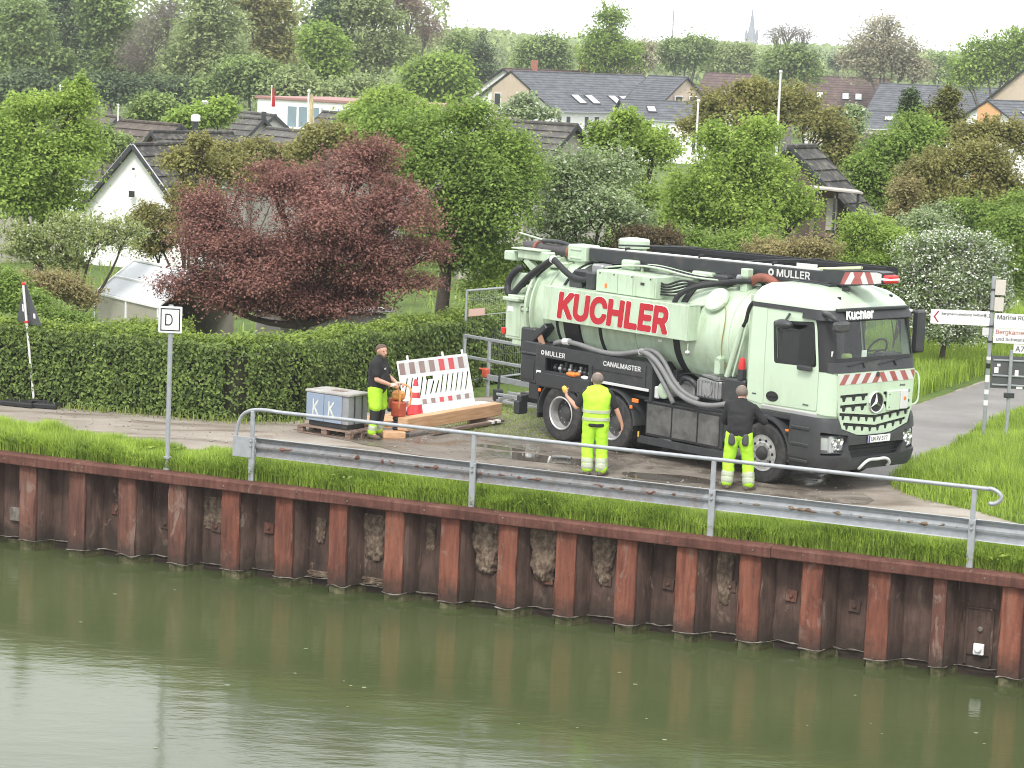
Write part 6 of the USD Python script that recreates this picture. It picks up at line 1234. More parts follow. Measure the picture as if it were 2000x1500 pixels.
# hedge along the yard
def hedge(name, label, line, width, h, n, mat, top, leaf=.07, seed=1):
    rng = np.random.default_rng(seed); ln = LineString(line); Lh = ln.length
    root = thing(name, label, 'hedge', (line[0][0], line[0][1], 0)); o = np.array([line[0][0], line[0][1], 0])
    s = rng.uniform(0, Lh, n); q = shapely.line_interpolate_point(ln, s); q2 = shapely.line_interpolate_point(ln, np.minimum(s+.05, Lh)); q1 = shapely.line_interpolate_point(ln, np.maximum(s-.05, 0))
    X = np.stack([shapely.get_x(q), shapely.get_y(q)], 1); T_ = np.stack([shapely.get_x(q2)-shapely.get_x(q1), shapely.get_y(q2)-shapely.get_y(q1)], 1); T_ /= np.linalg.norm(T_, axis=1, keepdims=True)
    Nn = np.stack([-T_[:, 1], T_[:, 0]], 1)
    hh = h+.10*meshkit.noise(np.c_[s*1.1, np.zeros(n), np.full(n, seed)])+.05*meshkit.noise(np.c_[s*4, np.zeros(n), np.full(n, seed)])
    m = rng.random(n); P = np.zeros((n, 3)); N = np.zeros((n, 3))
    f = m < .50; t = (~f) & (m < .86); bk = m >= .86
    bul = .10*meshkit.fbm(np.c_[X*1.6, np.zeros(n)])
    z = rng.random(n)**.9*hh; off = np.zeros(n)
    off[f] = -(width/2+bul[f]+.10*meshkit.noise(np.c_[s[f]*3, z[f]*3, np.zeros(f.sum())]))+np.abs(rng.normal(0, .12, f.sum())); N[f] = np.c_[-Nn[f], np.full(f.sum(), .35)]
    off[t] = rng.uniform(-width/2, width/2, t.sum()); z[t] = hh[t]+rng.normal(0, .05, t.sum())-.25*np.abs(off[t]/(width/2))**4+np.maximum(0, rng.normal(-.02, .05, t.sum())); N[t] = [0, 0, 1]
    off[bk] = width/2*rng.uniform(.3, 1, bk.sum()); N[bk] = np.c_[Nn[bk], np.full(bk.sum(), .3)]
    P[:, :2] = X+Nn*off[:, None]; P[:, 2] = z
    N += rng.standard_normal((n, 3))*.55
    isT = t & (rng.random(n) < .75)
    P -= o
    put_leaves('foliage', leaf_mesh(P[~isT], N[~isT], leaf*rng.uniform(.7, 1.35, (~isT).sum()), rng, .6), mat, root)
    put_leaves('new_shoots', leaf_mesh(P[isT], N[isT], leaf*rng.uniform(.7, 1.3, isT.sum()), rng, .55), top, root)
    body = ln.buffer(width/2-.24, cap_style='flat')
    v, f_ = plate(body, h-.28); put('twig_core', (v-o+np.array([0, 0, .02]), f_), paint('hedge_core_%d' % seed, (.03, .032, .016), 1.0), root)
    st = []
    for ss_ in np.arange(.2, Lh, .33):
        pt = ln.interpolate(ss_); b = np.array([pt.x, pt.y, 0])-o+np.array([rng.normal(0, .1), rng.normal(-.2, .1), 0]); st.append(tube([b, b+np.array([rng.normal(0, .06), -.04, .4])], .012, 5))
    tag(put('stems', cat_mesh(st), bark_m, root), kind='stuff')
    return root
hedge('hedge', 'clipped dark green leafy hedge behind the path and the barrier', [(-14.5, 50.35), (-9.97, 48.98), (-5.3, 47.7), (-4.5, 48.2), (-1.75, 53.2), (-.1, 55.6), (2.6, 59.0)], .95, 1.40, 78000, F['hedge'], F['hedge_top'], .085, 2)

# the copper maple and the other trees of the gardens, near to far
tree('copper_tree', 'broad copper red leaved tree rising behind the hedge', 'tree', [(420, 470, 90, 95), (540, 380, 90, 70, .4), (690, 350, 95, 65, .5), (780, 430, 85, 80), (640, 460, 130, 95, -.3), (500, 560, 110, 65, -.2), (760, 560, 95, 55), (620, 580, 120, 55, .2), (380, 570, 65, 55), (460, 600, 80, 38, -.2), (570, 605, 90, 34, -.2), (690, 600, 90, 34), (395, 410, 40, 50, .3), (600, 520, 150, 60), (450, 500, 100, 60), (730, 500, 100, 55), (725, 300, 50, 30, .6), (830, 500, 40, 45)], 53.6, F['maple'], 88000, .070, trunk=600, r0=.16, per=16, cr=.34, low=-.35, flat=.45, twigs=3, fork=.45, depth=.75)
tree('garden_tree', 'large dense fresh green tree right of the copper tree', 'tree', [(880, 330, 110, 85), (800, 270, 90, 50, 1), (960, 300, 80, 70, .5), (960, 410, 95, 90, -.4), (880, 450, 100, 90), (760, 250, 60, 40, 1.5), (1000, 360, 60, 70), (900, 235, 50, 40, .5), (940, 510, 70, 50)], 58.0, F['green'], 42000, .10, trunk=860, r0=.17, per=16, cr=.40, twigs=3, fork=.5)
tree('garden_tree', 'pale sage green blossoming tree beside the dense green tree', 'tree', [(1110, 370, 80, 80), (1170, 420, 80, 70, -.5), (1090, 450, 70, 60), (1200, 350, 50, 60, .5), (1230, 450, 50, 50)], 60.0, F['sage'], 20000, .10, trunk=1130, r0=.10, cr=.35, twigs=4, feather=True)
tree('garden_tree', 'slender bright green willow like tree behind the tank', 'tree', [(1200, 300, 50, 60), (1250, 290, 45, 50, 1), (1170, 285, 30, 45), (1280, 310, 45, 60), (1225, 245, 25, 25), (1180, 350, 50, 50), (1235, 390, 60, 50), (1260, 440, 55, 40)], 68.0, F['bright'], 13000, .12, trunk=1225, r0=.10, cr=.35, twigs=6, inner=.5, feather=True)
tree('garden_tree', 'airy yellow green tree with upright shoots behind the boom', 'tree', [(1440, 330, 80, 80), (1380, 380, 75, 75, -.4), (1510, 380, 85, 80), (1450, 430, 110, 60, -.5), (1480, 280, 55, 50, .5), (1400, 285, 35, 40, .5), (1350, 430, 60, 55), (1560, 430, 50, 50)], 63.0, F['bright'], 26000, .105, trunk=1455, r0=.10, cr=.33, twigs=7, inner=.5, flat=.9, feather=True)
tree('garden_tree', 'broad olive brown tree behind the flagpole', 'tree', [(1430, 230, 70, 60), (1530, 220, 70, 55, 1), (1600, 260, 50, 55), (1370, 260, 50, 50), (1470, 185, 30, 20), (1640, 310, 40, 50)], 92.0, F['olive'], 9500, .17, trunk=1490, r0=.2, cr=.55, twigs=5, inner=.5, feather=True)
tree('garden_tree', 'bright green rounded tree right of the dark roofed cabin', 'tree', [(1750, 300, 65, 50), (1700, 350, 50, 45, -.5), (1790, 260, 45, 35, .5), (1740, 380, 60, 40), (1690, 400, 50, 30, -.5)], 76.0, F['green'], 15000, .13, trunk=1740, r0=.13, cr=.42)
tree('garden_shrub', 'wide olive brown shrub tree above the white blossom', 'shrub', [(1850, 340, 80, 55), (1920, 330, 65, 60), (1800, 380, 60, 50, -.4), (1880, 400, 90, 45, -.5), (1960, 380, 45, 50)], 66.0, F['olive'], 20000, .10, trunk=1870, r0=.10, cr=.36, twigs=6, inner=.5, feather=True)
tree('garden_shrub', 'small tan leaved shrub left of the olive brown one', 'shrub', [(1770, 390, 32, 45), (1765, 430, 35, 35)], 64.0, F['tan'], 4500, .09, r0=.04, cr=.25, feather=True)
tree('garden_conifer', 'yellow tinged cone shaped evergreen below the slate roof', 'conifer', [(1850, 200, 22, 25), (1845, 235, 38, 30), (1840, 265, 50, 25)], 84.0, foliage('gold_conifer', (.05, .06, .012), (.20, .20, .04), .15), 7000, .12, r0=.12, cr=.3, per=10)
tree('garden_conifer', 'thin dark pointed evergreen before the slate roof', 'conifer', [(1778, 190, 8, 14), (1777, 210, 13, 16), (1776, 230, 16, 14)], 88.0, F['dark'], 2200, .13, r0=.08, cr=.25, per=10)
tree('garden_shrub', 'fresh green shrub in front of the orange gable', 'shrub', [(1890, 280, 50, 40), (1930, 270, 40, 40), (1985, 290, 30, 60)], 78.0, F['olive'], 6000, .12, r0=.06, cr=.35, feather=True)
tree('hawthorn', 'hawthorn bush covered in white blossom beside the truck cab', 'shrub', [(1830, 560, 75, 75), (1900, 540, 60, 70), (1800, 500, 50, 40), (1870, 480, 70, 40, .5), (1870, 620, 60, 40, -.3), (1930, 510, 40, 50), (1830, 645, 60, 36, -.2), (1885, 655, 60, 30), (1790, 575, 45, 50), (1940, 590, 40, 50, .3)], 59.5, F['white'], 26000, .075, trunk=1860, r0=.08, cr=.28, low=-.7, flat=.45)
tree('garden_shrub', 'yellow green shrub between the cabin and the hawthorn', 'shrub', [(1690, 460, 55, 45), (1740, 490, 60, 40, -.4), (1660, 500, 40, 30), (1710, 520, 50, 25, -.8)], 61.5, F['bright'], 11000, .085, r0=.04, cr=.28, low=-.8, feather=True)
tree('garden_shrub', 'green leafy shrub at the right edge above the sign arms', 'shrub', [(1960, 470, 60, 60), (1990, 420, 40, 50, 1), (1900, 430, 60, 40, 1.2), (1990, 540, 40, 60, -.3)], 62.5, F['green'], 14000, .09, r0=.05, cr=.30, low=-.8)
tree('garden_shrub', 'pale leaved shrub with white flowers below the olive shrub', 'shrub', [(1810, 450, 60, 35), (1850, 430, 50, 30, .6)], 63.0, F['sage'], 6000, .085, r0=.04, cr=.26, low=-.8)
tree('garden_tree', 'bright yellow green tree filling the left edge', 'tree', [(75, 330, 90, 85), (150, 290, 58, 60, .6), (30, 400, 80, 75, -.4), (115, 405, 62, 50), (140, 220, 40, 50, .8), (60, 230, 60, 45, .5), (20, 290, 50, 60), (155, 190, 18, 30, .8)], 68.0, F['bright'], 30000, .12, trunk=70, r0=.17, cr=.42, twigs=4, feather=True)
tree('apple_tree', 'pale apple tree with dark bare limbs by the greenhouse', 'tree', [(120, 480, 85, 38), (60, 505, 60, 38, .3), (190, 478, 60, 36, -.2), (245, 465, 45, 32, .4), (150, 450, 70, 30, .5), (130, 525, 40, 22), (40, 470, 50, 30)], 57.0, F['apple'], 10500, .075, trunk=178, r0=.09, cr=.30, twigs=4, fork=.42, feather=True)
tree('garden_tree', 'olive tinged young tree in front of the white gable', 'tree', [(360, 330, 45, 40), (420, 340, 60, 40, .5), (380, 400, 60, 50), (340, 450, 60, 45, -.3), (480, 350, 60, 40, .8), (290, 440, 35, 40), (390, 290, 22, 20), (300, 490, 45, 30)], 62.0, F['olive'], 15000, .095, trunk=370, r0=.08, cr=.32, twigs=6, inner=.45, feather=True)
tree('garden_shrub', 'tan twiggy shrub below the apple tree', 'shrub', [(110, 560, 55, 30), (60, 560, 40, 30), (160, 580, 40, 25)], 54.5, F['tan'], 6500, .07, r0=.03, cr=.22, low=-.8)
tree('garden_shrub', 'bright green rank shrub behind the leaning warning sign', 'shrub', [(40, 590, 60, 30), (110, 625, 60, 22, -.6), (150, 640, 50, 16, -.6), (10, 560, 30, 30)], 52.8, F['green'], 9000, .075, r0=.03, cr=.22, low=-.8)
tree('garden_shrub', 'fresh green low bush in front of the greenhouse', 'shrub', [(250, 645, 70, 14), (330, 640, 40, 12)], 51.3, F['hedge_top'], 5000, .07, r0=.03, cr=.2, low=-.8)
tree('garden_shrub', 'yellow green bush between hedge and truck rear', 'shrub', [(950, 600, 45, 30), (985, 570, 35, 40, .8), (925, 570, 30, 25, .8), (1000, 620, 40, 30, -.3)], 57.0, F['bright'], 8500, .075, r0=.03, cr=.22, low=-.8)
tree('garden_shrub', 'dark green bush behind the mesh fence', 'shrub', [(960, 540, 50, 40), (1010, 520, 45, 45)], 61.0, F['green'], 8000, .085, r0=.04, cr=.28, low=-.8)
tree('garden_shrub', 'reddish brown bush behind the tank hatch', 'shrub', [(1240, 470, 50, 28), (1290, 475, 45, 25, .3)], 59.0, foliage('red_brown_leaves', (.06, .04, .02), (.19, .15, .07), .25), 5500, .075, r0=.03, cr=.22, low=-.8)
tree('garden_shrub', 'low olive bush in front of the dark roofed cabin', 'shrub', [(1590, 490, 55, 22), (1540, 500, 45, 18), (1500, 490, 50, 20)], 59.5, F['tan'], 6500, .075, r0=.03, cr=.22, low=-.8)
tree('garden_shrub', 'green bush under the airy yellow green tree', 'shrub', [(1400, 490, 60, 30), (1340, 480, 45, 35), (1470, 480, 60, 30), (1180, 500, 60, 30), (1110, 500, 50, 35)], 60.5, F['green'], 11000, .085, r0=.03, cr=.26, low=-.8)
tree('garden_shrub', 'grassy green scrub behind the truck cab', 'shrub', [(1790, 600, 40, 40), (1760, 560, 40, 40, .5), (1720, 560, 40, 30, .8)], 60.0, F['green'], 7500, .08, r0=.03, cr=.24, low=-.8)
# shrubs among the cabins
tree('garden_tree', 'rounded green tree between the roofs on the left', 'tree', [(305, 210, 35, 28), (290, 230, 30, 20), (330, 225, 25, 20)], 118.0, F['forest'], 5000, .2, r0=.15, cr=.5)
tree('garden_tree', 'light green bush tree right of the white chimney cowl', 'tree', [(390, 235, 45, 25), (430, 220, 25, 22), (360, 245, 30, 18)], 112.0, F['lime'], 5000, .2, r0=.12, cr=.5)
tree('garden_tree', 'yellow green tree in front of the flat white building', 'tree', [(760, 205, 50, 28), (800, 225, 50, 30), (720, 230, 40, 25), (700, 245, 35, 25)], 96.0, F['bright'], 9000, .17, r0=.13, cr=.45, feather=True)
tree('garden_tree', 'small pale tree before the cream gable', 'tree', [(1025, 205, 18, 16), (1010, 222, 40, 12), (1060, 225, 35, 10)], 150.0, F['sage'], 3000, .24, r0=.12, cr=.5, feather=True)
tree('garden_shrub', 'brownish shrub below the orange gabled cabin', 'shrub', [(420, 300, 40, 18), (500, 300, 50, 20), (560, 310, 40, 20)], 80.0, F['olive'], 7000, .13, r0=.05, cr=.35, low=-.8)
tree('garden_shrub', 'green shrub between the grey roofs and the copper tree', 'shrub', [(640, 270, 45, 22), (690, 275, 40, 25), (600, 300, 30, 20)], 74.0, F['olive'], 6000, .13, r0=.05, cr=.35, low=-.8)
tree('garden_shrub', 'dark bush under the white gabled left cabin', 'shrub', [(195, 265, 22, 20), (225, 280, 26, 16), (200, 300, 25, 25)], 101.0, F['forest'], 4000, .15, r0=.05, cr=.4, low=-.8)
tree('garden_shrub', 'green bush right of the pale ridge roof', 'shrub', [(1650, 260, 30, 25), (1665, 230, 20, 20), (1640, 300, 30, 30)], 98.0, F['sage'], 4500, .16, r0=.06, cr=.4, low=-.8)
# the wood on the left
woods = [
 ('tall dark green tree at the left corner of the wood', 'forest', [(40, 60, 70, 80), (20, 130, 60, 60), (80, 140, 60, 55)], 225),
 ('dark layered evergreen second from the left in the wood', 'dark', [(150, 60, 70, 90), (160, 150, 80, 50), (120, 20, 40, 50)], 235),
 ('mid green tree with tiered boughs left of the bare grey tree', 'forest', [(210, 50, 55, 80), (240, 140, 60, 60), (200, 0, 40, 40)], 222),
 ('bare grey twiggy tree in the wood', 'bare', [(300, 90, 45, 70), (270, 130, 50, 50), (330, 40, 35, 50)], 215),
 ('broad mid green tree right of the bare grey tree', 'forest2', [(400, 70, 75, 75), (370, 140, 70, 60), (440, 130, 60, 60), (420, 10, 50, 40)], 212),
 ('olive half bare tree with visible trunks', 'olive', [(520, 40, 50, 60), (540, 110, 45, 60), (490, 0, 35, 40)], 220),
 ('bright lime green column of foliage in the wood', 'lime', [(625, 90, 32, 45), (635, 140, 30, 40), (610, 170, 35, 25)], 205),
 ('deep green tree behind the lime green column', 'dark', [(650, 50, 40, 70), (670, 120, 35, 60)], 235),
 ('grey green willow with hanging boughs', 'forest2', [(730, 50, 50, 70), (760, 110, 55, 55), (710, 130, 40, 50), (700, 20, 40, 50)], 222),
 ('reddish brown budding tree at the right end of the wood', 'redbare', [(800, 30, 40, 40), (830, 70, 28, 50), (780, 5, 40, 30)], 230),
 ('round light green tree below the reddish one', 'lime', [(860, 150, 45, 45), (830, 165, 35, 40), (880, 185, 35, 35)], 190),
 ('pale willow shrub under the wood', 'forest2', [(640, 190, 60, 30), (700, 185, 50, 35), (580, 175, 45, 40)], 200),
 ('green undergrowth tree behind the flat white building', 'forest', [(480, 160, 55, 50), (550, 170, 45, 40), (420, 185, 50, 30)], 205),
 ('dark evergreen undergrowth at the left foot of the wood', 'dark', [(60, 170, 60, 40), (140, 185, 50, 35), (220, 180, 45, 40), (20, 190, 40, 30)], 205),
 ('dark undergrowth below the bare grey tree', 'dark', [(290, 180, 60, 30), (350, 185, 40, 30)], 208)]
for lb, m_, sp_, Y_ in woods:
    bare = m_ in ('bare', 'redbare')
    tree('woodland_tree', lb, 'tree', sp_, Y_, F[m_], 11000 if not bare else 7500, .36 if not bare else .30, r0=.32, per=12, cr=1.1, twigs=8 if bare else 4, inner=.45, bark=bark_grey, shape=.6 if not bare else .14, flat=.45, low=-.6, size_var=.4, fork=.3, feather=m_ in ('olive', 'forest2', 'bare', 'redbare'))
# trees along the skyline
sky_trees = [
 ('dark birch like tree left of the pointed spruce', 'forest', [(890, 85, 30, 38), (905, 115, 42, 40), (880, 130, 30, 35)], 272, 5500, .34),
 ('pointed dark spruce beside the cream gable', 'dark', [(942, 80, 7, 18), (941, 105, 14, 18), (940, 130, 21, 18), (938, 150, 25, 18)], 268, 4200, .3),
 ('drooping green tree above the long slate roof', 'forest', [(1070, 85, 30, 24), (1040, 105, 45, 25), (1090, 110, 30, 28)], 300, 4500, .42),
 ('tall loose light green tree standing above the slate roof', 'lime', [(1190, 45, 34, 34), (1180, 85, 45, 35), (1215, 105, 40, 32), (1165, 115, 25, 25)], 260, 6500, .36),
 ('slim pale brown tree right of the tall green one', 'beige', [(1255, 105, 22, 28), (1245, 120, 20, 20)], 300, 2200, .4),
 ('dark weeping tree under the left mast', 'forest', [(1340, 100, 42, 28), (1365, 90, 28, 24), (1310, 105, 22, 25)], 330, 5000, .45),
 ('green tree left of the church spire', 'forest2', [(1430, 110, 42, 26), (1400, 115, 30, 24), (1460, 115, 25, 22)], 340, 4500, .45),
 ('bare crowned tree right of the church spire', 'bare', [(1540, 66, 50, 26), (1515, 72, 28, 20), (1570, 72, 26, 20)], 290, 1300, .26),
 ('compact green tree below the bare crown', 'forest', [(1545, 115, 50, 28), (1520, 130, 35, 25), (1575, 130, 30, 25)], 280, 5000, .4),
 ('big pale beige spring tree on the right skyline', 'beige', [(1720, 80, 58, 45), (1690, 110, 45, 38), (1760, 110, 48, 38), (1730, 50, 35, 22), (1790, 130, 30, 22)], 290, 6500, .36),
 ('bright green tree at the right edge of the skyline', 'lime', [(1920, 110, 50, 35), (1970, 110, 45, 40), (1890, 140, 40, 28), (1990, 90, 30, 30)], 250, 7000, .36),
 ('small dark tree on the horizon left of the beige one', 'dark', [(1635, 125, 18, 12), (1650, 118, 10, 10)], 420, 1200, .5),
 ('dark low trees on the horizon right of the beige one', 'forest', [(1835, 120, 30, 16), (1820, 135, 35, 16), (1860, 135, 25, 14)], 400, 2500, .5)]
for lb, m_, sp_, Y_, n_, lf in sky_trees:
    bare = m_ in ('bare',)
    if not bare and m_ != 'dark': sp_ = sp_+[(x_, y_+.75*ry_, rx_*.95, ry_*.9) for x_, y_, rx_, ry_ in sp_ if y_ > 75]; n_ = int(n_*1.3)
    tree('skyline_tree', lb, 'tree', sp_, Y_, F[m_], n_, lf, r0=.28, per=10, cr=1.2, twigs=16 if m_ in ('bare', 'beige') else 4, inner=.4, bark=bark_grey, shape=.6 if not bare else .35, low=-.7, flat=.6, fork=.3, feather=m_ in ('lime',))
# far woods closing the plain, and a line of hills
def far_wood(name, label, Y, x0, x1, h0, n, mat, leaf, seed):
    rng = np.random.default_rng(seed); x = rng.uniform(x0, x1, n); y = Y+rng.uniform(-.04, .04, n)*Y
    hh = h0*(.72+.55*meshkit.fbm(np.c_[x/60, np.full(n, seed*3.3), np.zeros(n)])+.25*meshkit.noise(np.c_[x/11, np.full(n, seed*1.3), np.zeros(n)]))
    z = -2.6+hh*(rng.random(n)**.6)
    p = put_leaves(name, leaf_mesh(np.c_[x, y, z], np.c_[rng.normal(0, .5, n), -np.ones(n)*.6, rng.random(n)], leaf*rng.uniform(.6, 1.4, n), rng, .7), mat)
    tag(p, label, 'wood', kind='stuff')
far_wood('woodland_mass', 'continuous green undergrowth and trunks filling the wood on the left', 252, -62, -8, 17.0, 16000, F['forest2'], .5, 12)
far_wood('far_wood', 'green scrub and garden trees closing the view behind the row houses', 345, -90, 130, 7.0, 20000, F['forest'], .75, 9)
far_wood('far_wood', 'hazy green wood beyond the houses on the plain', 480, -150, 160, 10.5, 26000, F['forest2'], 1.3, 3)
far_wood('far_wood', 'grey green distant tree belt along the horizon', 950, -300, 320, 15, 22000, F['forest'], 2.6, 5)
gx = np.linspace(-2600, 2600, 120); gy = np.linspace(0, 1, 9); rows = []
for t_ in gy:
    hz = 36*(.55+.45*meshkit.fbm(np.c_[gx/900, np.full(120, 2.2), np.zeros(120)]))*math.sin(t_*math.pi)**.8
    rows.append(np.c_[gx, np.full(120, 3300+1200*t_), hz-3.2])
V = np.array(rows).reshape(-1, 3); a = (np.arange(8)[:, None]*120+np.arange(119)).ravel()
put('hills', (V, np.stack([a, a+1, a+121, a+120], 1)), paint('wooded_hills', (.05, .07, .035), .95, var=.25, vscale=.01), kind='structure', smooth=True)
# grass
def blades(P, h, w, rng, lean=.35, seg=2):
    n = len(P); a = 6.0*meshkit.noise(np.c_[P[:, :2]*1.6, np.full(n, 4.4)])+rng.normal(0, 1.5, n); d = np.stack([np.cos(a), np.sin(a), np.zeros(n)], 1); s = np.stack([-np.sin(a), np.cos(a), np.zeros(n)], 1)
    h = np.broadcast_to(h, (n,))[:, None]; w = np.broadcast_to(w, (n,))[:, None]; ln = np.abs(rng.normal(lean*.8, lean*.6, n))[:, None]
    up = np.array([0, 0, 1.])
    b0, b1 = P-s*w/2, P+s*w/2; m = P+up*h*.55+d*h*ln*.3; m0, m1 = m-s*w*.4, m+s*w*.4; tp = P+up*h*(1-.25*np.abs(ln))+d*h*ln
    v = np.stack([b0, b1, m1, m0, tp], 1).reshape(-1, 3); k = np.arange(n)[:, None]*5
    return v, np.concatenate([k+np.array([0, 1, 2]), k+np.array([0, 2, 3]), k+np.array([3, 2, 4])], 1).reshape(-1, 3)
rng = np.random.default_rng(77)
def grass(name, label, XY, hfun, mat, w=.012, lean=.45):
    z = ground_z(XY[:, 0], XY[:, 1]); p = put_leaves(name, blades(np.c_[XY, z-.02], hfun, w*rng.uniform(.7, 1.5, len(XY)), rng, lean), mat, per=5, clump=1); tag(p, label, 'grass', kind='stuff')
n = 76000; s = rng.uniform(-9, 15.5, n); e = edge(s); q = rng.random(n)
t_ = np.where(rng.random(n) < .25, 1-.12*rng.random(n), q)
nn = -.02+(e+.10+.12*meshkit.noise(np.c_[s*1.2, np.zeros(n), np.zeros(n)]))*t_
XY = WO+s[:, None]*WD+nn[:, None]*WN
cl = meshkit.fbm(np.c_[XY*1.5, np.zeros(n)]); c2 = meshkit.noise(np.c_[XY*5, np.zeros(n)])
hh = np.clip(.20+.24*cl+.12*c2, .06, .5)*np.where(s < 0, 1.05, 1.0)*np.clip(.55+nn/-.5, .5, 1)
grass('canal_verge_grass', 'long bright green grass between the wall cap and the path', XY, hh, F['grass'], .017, .6)
# broad leaved weeds in the verge
wroot = thing('verge_weeds', 'tufts of broad leaved weed scattered through the quay grass', 'weeds'); tag(wroot, kind='stuff'); wd = []; wv = []
for k in range(34):
    s_ = rng.uniform(-6, 14); n_ = edge(s_)*rng.uniform(.15, .85); o = W(s_, n_, 0)
    m = 26; P = o+np.c_[rng.normal(0, .13, m), rng.normal(0, .13, m), .06+.22*rng.random(m)]
    wv.append(leaf_mesh(P, np.c_[rng.normal(0, .4, (m, 2)), np.ones(m)], .10*rng.uniform(.6, 1.4, m), rng, .45))
put_leaves('weed_leaves', cat_mesh(wv), F['hedge_top'], wroot)
# triangle of tall grass at the road fork, and the bank beyond the road
tri = Polygon([(6.75, 42.6), (7.1, 41.6), (7.75, 40.85), (8.35, 39.75), (12, 38.0), (24, 45), (24, 76), (15.3, 61.5), (11.35, 54.0), (9.85, 51.0), (8.5, 47.4), (7.55, 45.75), (6.85, 43.7)])
def scatter(poly, n):
    x0, y0, x1, y1 = poly.bounds; P = np.c_[rng.uniform(x0, x1, n), rng.uniform(y0, y1, n)]; return P[shapely.contains_xy(poly, P[:, 0], P[:, 1])]
tri_v = tri.buffer(.14) & sbox(5, 37, 14.5, 60)
XY = scatter(tri_v, 85000); dd = shapely.distance(tri.exterior, shapely.points(XY[:, 0], XY[:, 1]))*shapely.contains_xy(tri, XY[:, 0], XY[:, 1]); cl = meshkit.fbm(np.c_[XY*1.1, np.full(len(XY), 3.)])
grass('fork_grass', 'tall green grass on the triangle where the road forks', XY, np.clip(.10+.28*dd+.20*cl, .05, .62), F['grass'], .014)
bank = Polygon([(5.2, 52.2), (7.4, 52.6), (8.5, 54.0), (10.5, 58.0), (12.5, 62.0), (16.5, 70), (15, 74), (10, 68), (6.5, 60), (4.8, 55)])
XY = scatter(bank, 62000); cl = meshkit.fbm(np.c_[XY*.9, np.full(len(XY), 5.)])
grass('road_bank_grass', 'tall bright meadow grass on the bank beyond the road', XY, np.clip(.38+.35*cl, .08, .9), F['grass'], .017)
# mossy grass in the yard and weeds along the hedge foot
moss = wobble(Polygon([(-2.1, 47.1), (-.6, 46.3), (.4, 46.0), (1.0, 46.6), (1.1, 48.6), (.6, 50.8), (-.4, 51.2), (-.6, 48.9)]), 4.4, .3, .3)
XY = scatter(moss, 26000); cl = meshkit.fbm(np.c_[XY*2.2, np.full(len(XY), 8.)]); XY = XY[cl > -.22]
grass('yard_moss_grass', 'short yellowish mossy grass on the mud by the rear wheels', XY, rng.uniform(.02, .07, len(XY)), F['grassdry'], .016, .8)
foot = LineString([(-14.5, 49.7), (-9.97, 48.35), (-5.4, 47.05), (-4.2, 47.35), (-1.0, 52.2)]).buffer(.28)
XY = scatter(foot, 16000); cl = meshkit.fbm(np.c_[XY*1.6, np.full(len(XY), 11.)]); XY = XY[cl > -.02]; 
grass('hedge_foot_grass', 'thin grass and weeds along the foot of the hedge', XY, rng.uniform(.05, .24, len(XY)), F['grassdry'], .014)
litter = LineString([(-14.5, 49.9), (-9.97, 48.5), (-5.4, 47.2), (-4.2, 47.5), (-1.0, 52.4)]).buffer(.32)
XY = scatter(litter, 5200); m = len(XY)
p = put_leaves('leaf_litter', leaf_mesh(np.c_[XY, .012+.02*rng.random(m)], np.c_[rng.normal(0, .4, (m, 2)), np.ones(m)], .055, rng, .6), foliage('dead_leaves', (.06, .035, .022), (.24, .15, .10), .05)); tag(p, 'brown dead leaves strewn under the hedge', 'leaf litter', kind='stuff')
# stones and crumbs in the yard
XY = scatter(yard_poly | Polygon([(-9, 46.0), (-4, 44.0), (-4, 46.4), (-9, 48)]), 3200); m = len(XY); ico = trimesh.creation.icosphere(0); sc_ = .006+.022*rng.random(m)**3
V = (np.asarray(ico.vertices)[None]*sc_[:, None, None]*rng.uniform(.6, 1.3, (m, 12, 1))*np.array([1, 1, .6])+np.c_[XY, np.full(m, .012)][:, None]).reshape(-1, 3); Fg = (np.asarray(ico.faces)[None]+np.arange(m)[:, None, None]*12).reshape(-1, 3)
p = put('gravel', (V, Fg), paint('gravel_stone', (.22, .20, .17), .9, var=.35, vscale=3)); tag(p, 'loose grit and small stones scattered over the muddy yard', 'gravel', kind='stuff')
# rough meadow under and between the garden trees
gard = Polygon([(-40, 52), (-5, 50), (-1, 56), (4, 56), (6, 62), (12, 70), (30, 95), (60, 170), (-70, 170)])
XY = scatter(gard, 42000); 
dd = shapely.distance(pave_poly, shapely.points(XY[:, 0], XY[:, 1])); XY = XY[(dd > .4)]
cl = meshkit.fbm(np.c_[XY*.35, np.full(len(XY), 21.)])
grass('garden_meadow', 'rough meadow grass of the allotment gardens', XY, np.clip(.22+.3*cl, .06, .7), F['grassdry'], .05)
# ------------------------------------------------------------------ buildings
def tiles_m(name, c, rows=3.0, lich=.0):
    nodes = {'tc': ('texture_coordinate', {}), 'n': ('noise_texture', {'scale': 1.4, 'detail': 6.0}), 'n2': ('noise_texture', {'scale': 5.0, 'detail': 4.0}),
             'r': ('rgb_ramp', {'ramp': [(0.3, tuple(np.array(c)*.7)), (0.55, c), (0.75, tuple(np.array(c)*1.35))]}),
             'lr': ('map_range', {'from_min': .58-lich*.1, 'from_max': .72, 'to_min': 0., 'to_max': .6 if lich else 0.0, 'clamp': True}), 'mx': ('mix_color', {'b': (.22, .20, .15)}), 'p': ('principled_bsdf', {'roughness': .75, 'specular_ior_level': .3})}
    return usdkit.material(stage, L(name), nodes, [('tc.object', 'n.vector'), ('tc.object', 'n2.vector'), ('n.fac', 'r.fac'), ('n2.fac', 'lr.value'), ('lr.result', 'mx.fac'), ('r.color', 'mx.a'), ('mx.result', 'p.base_color')], surface='p.BSDF')
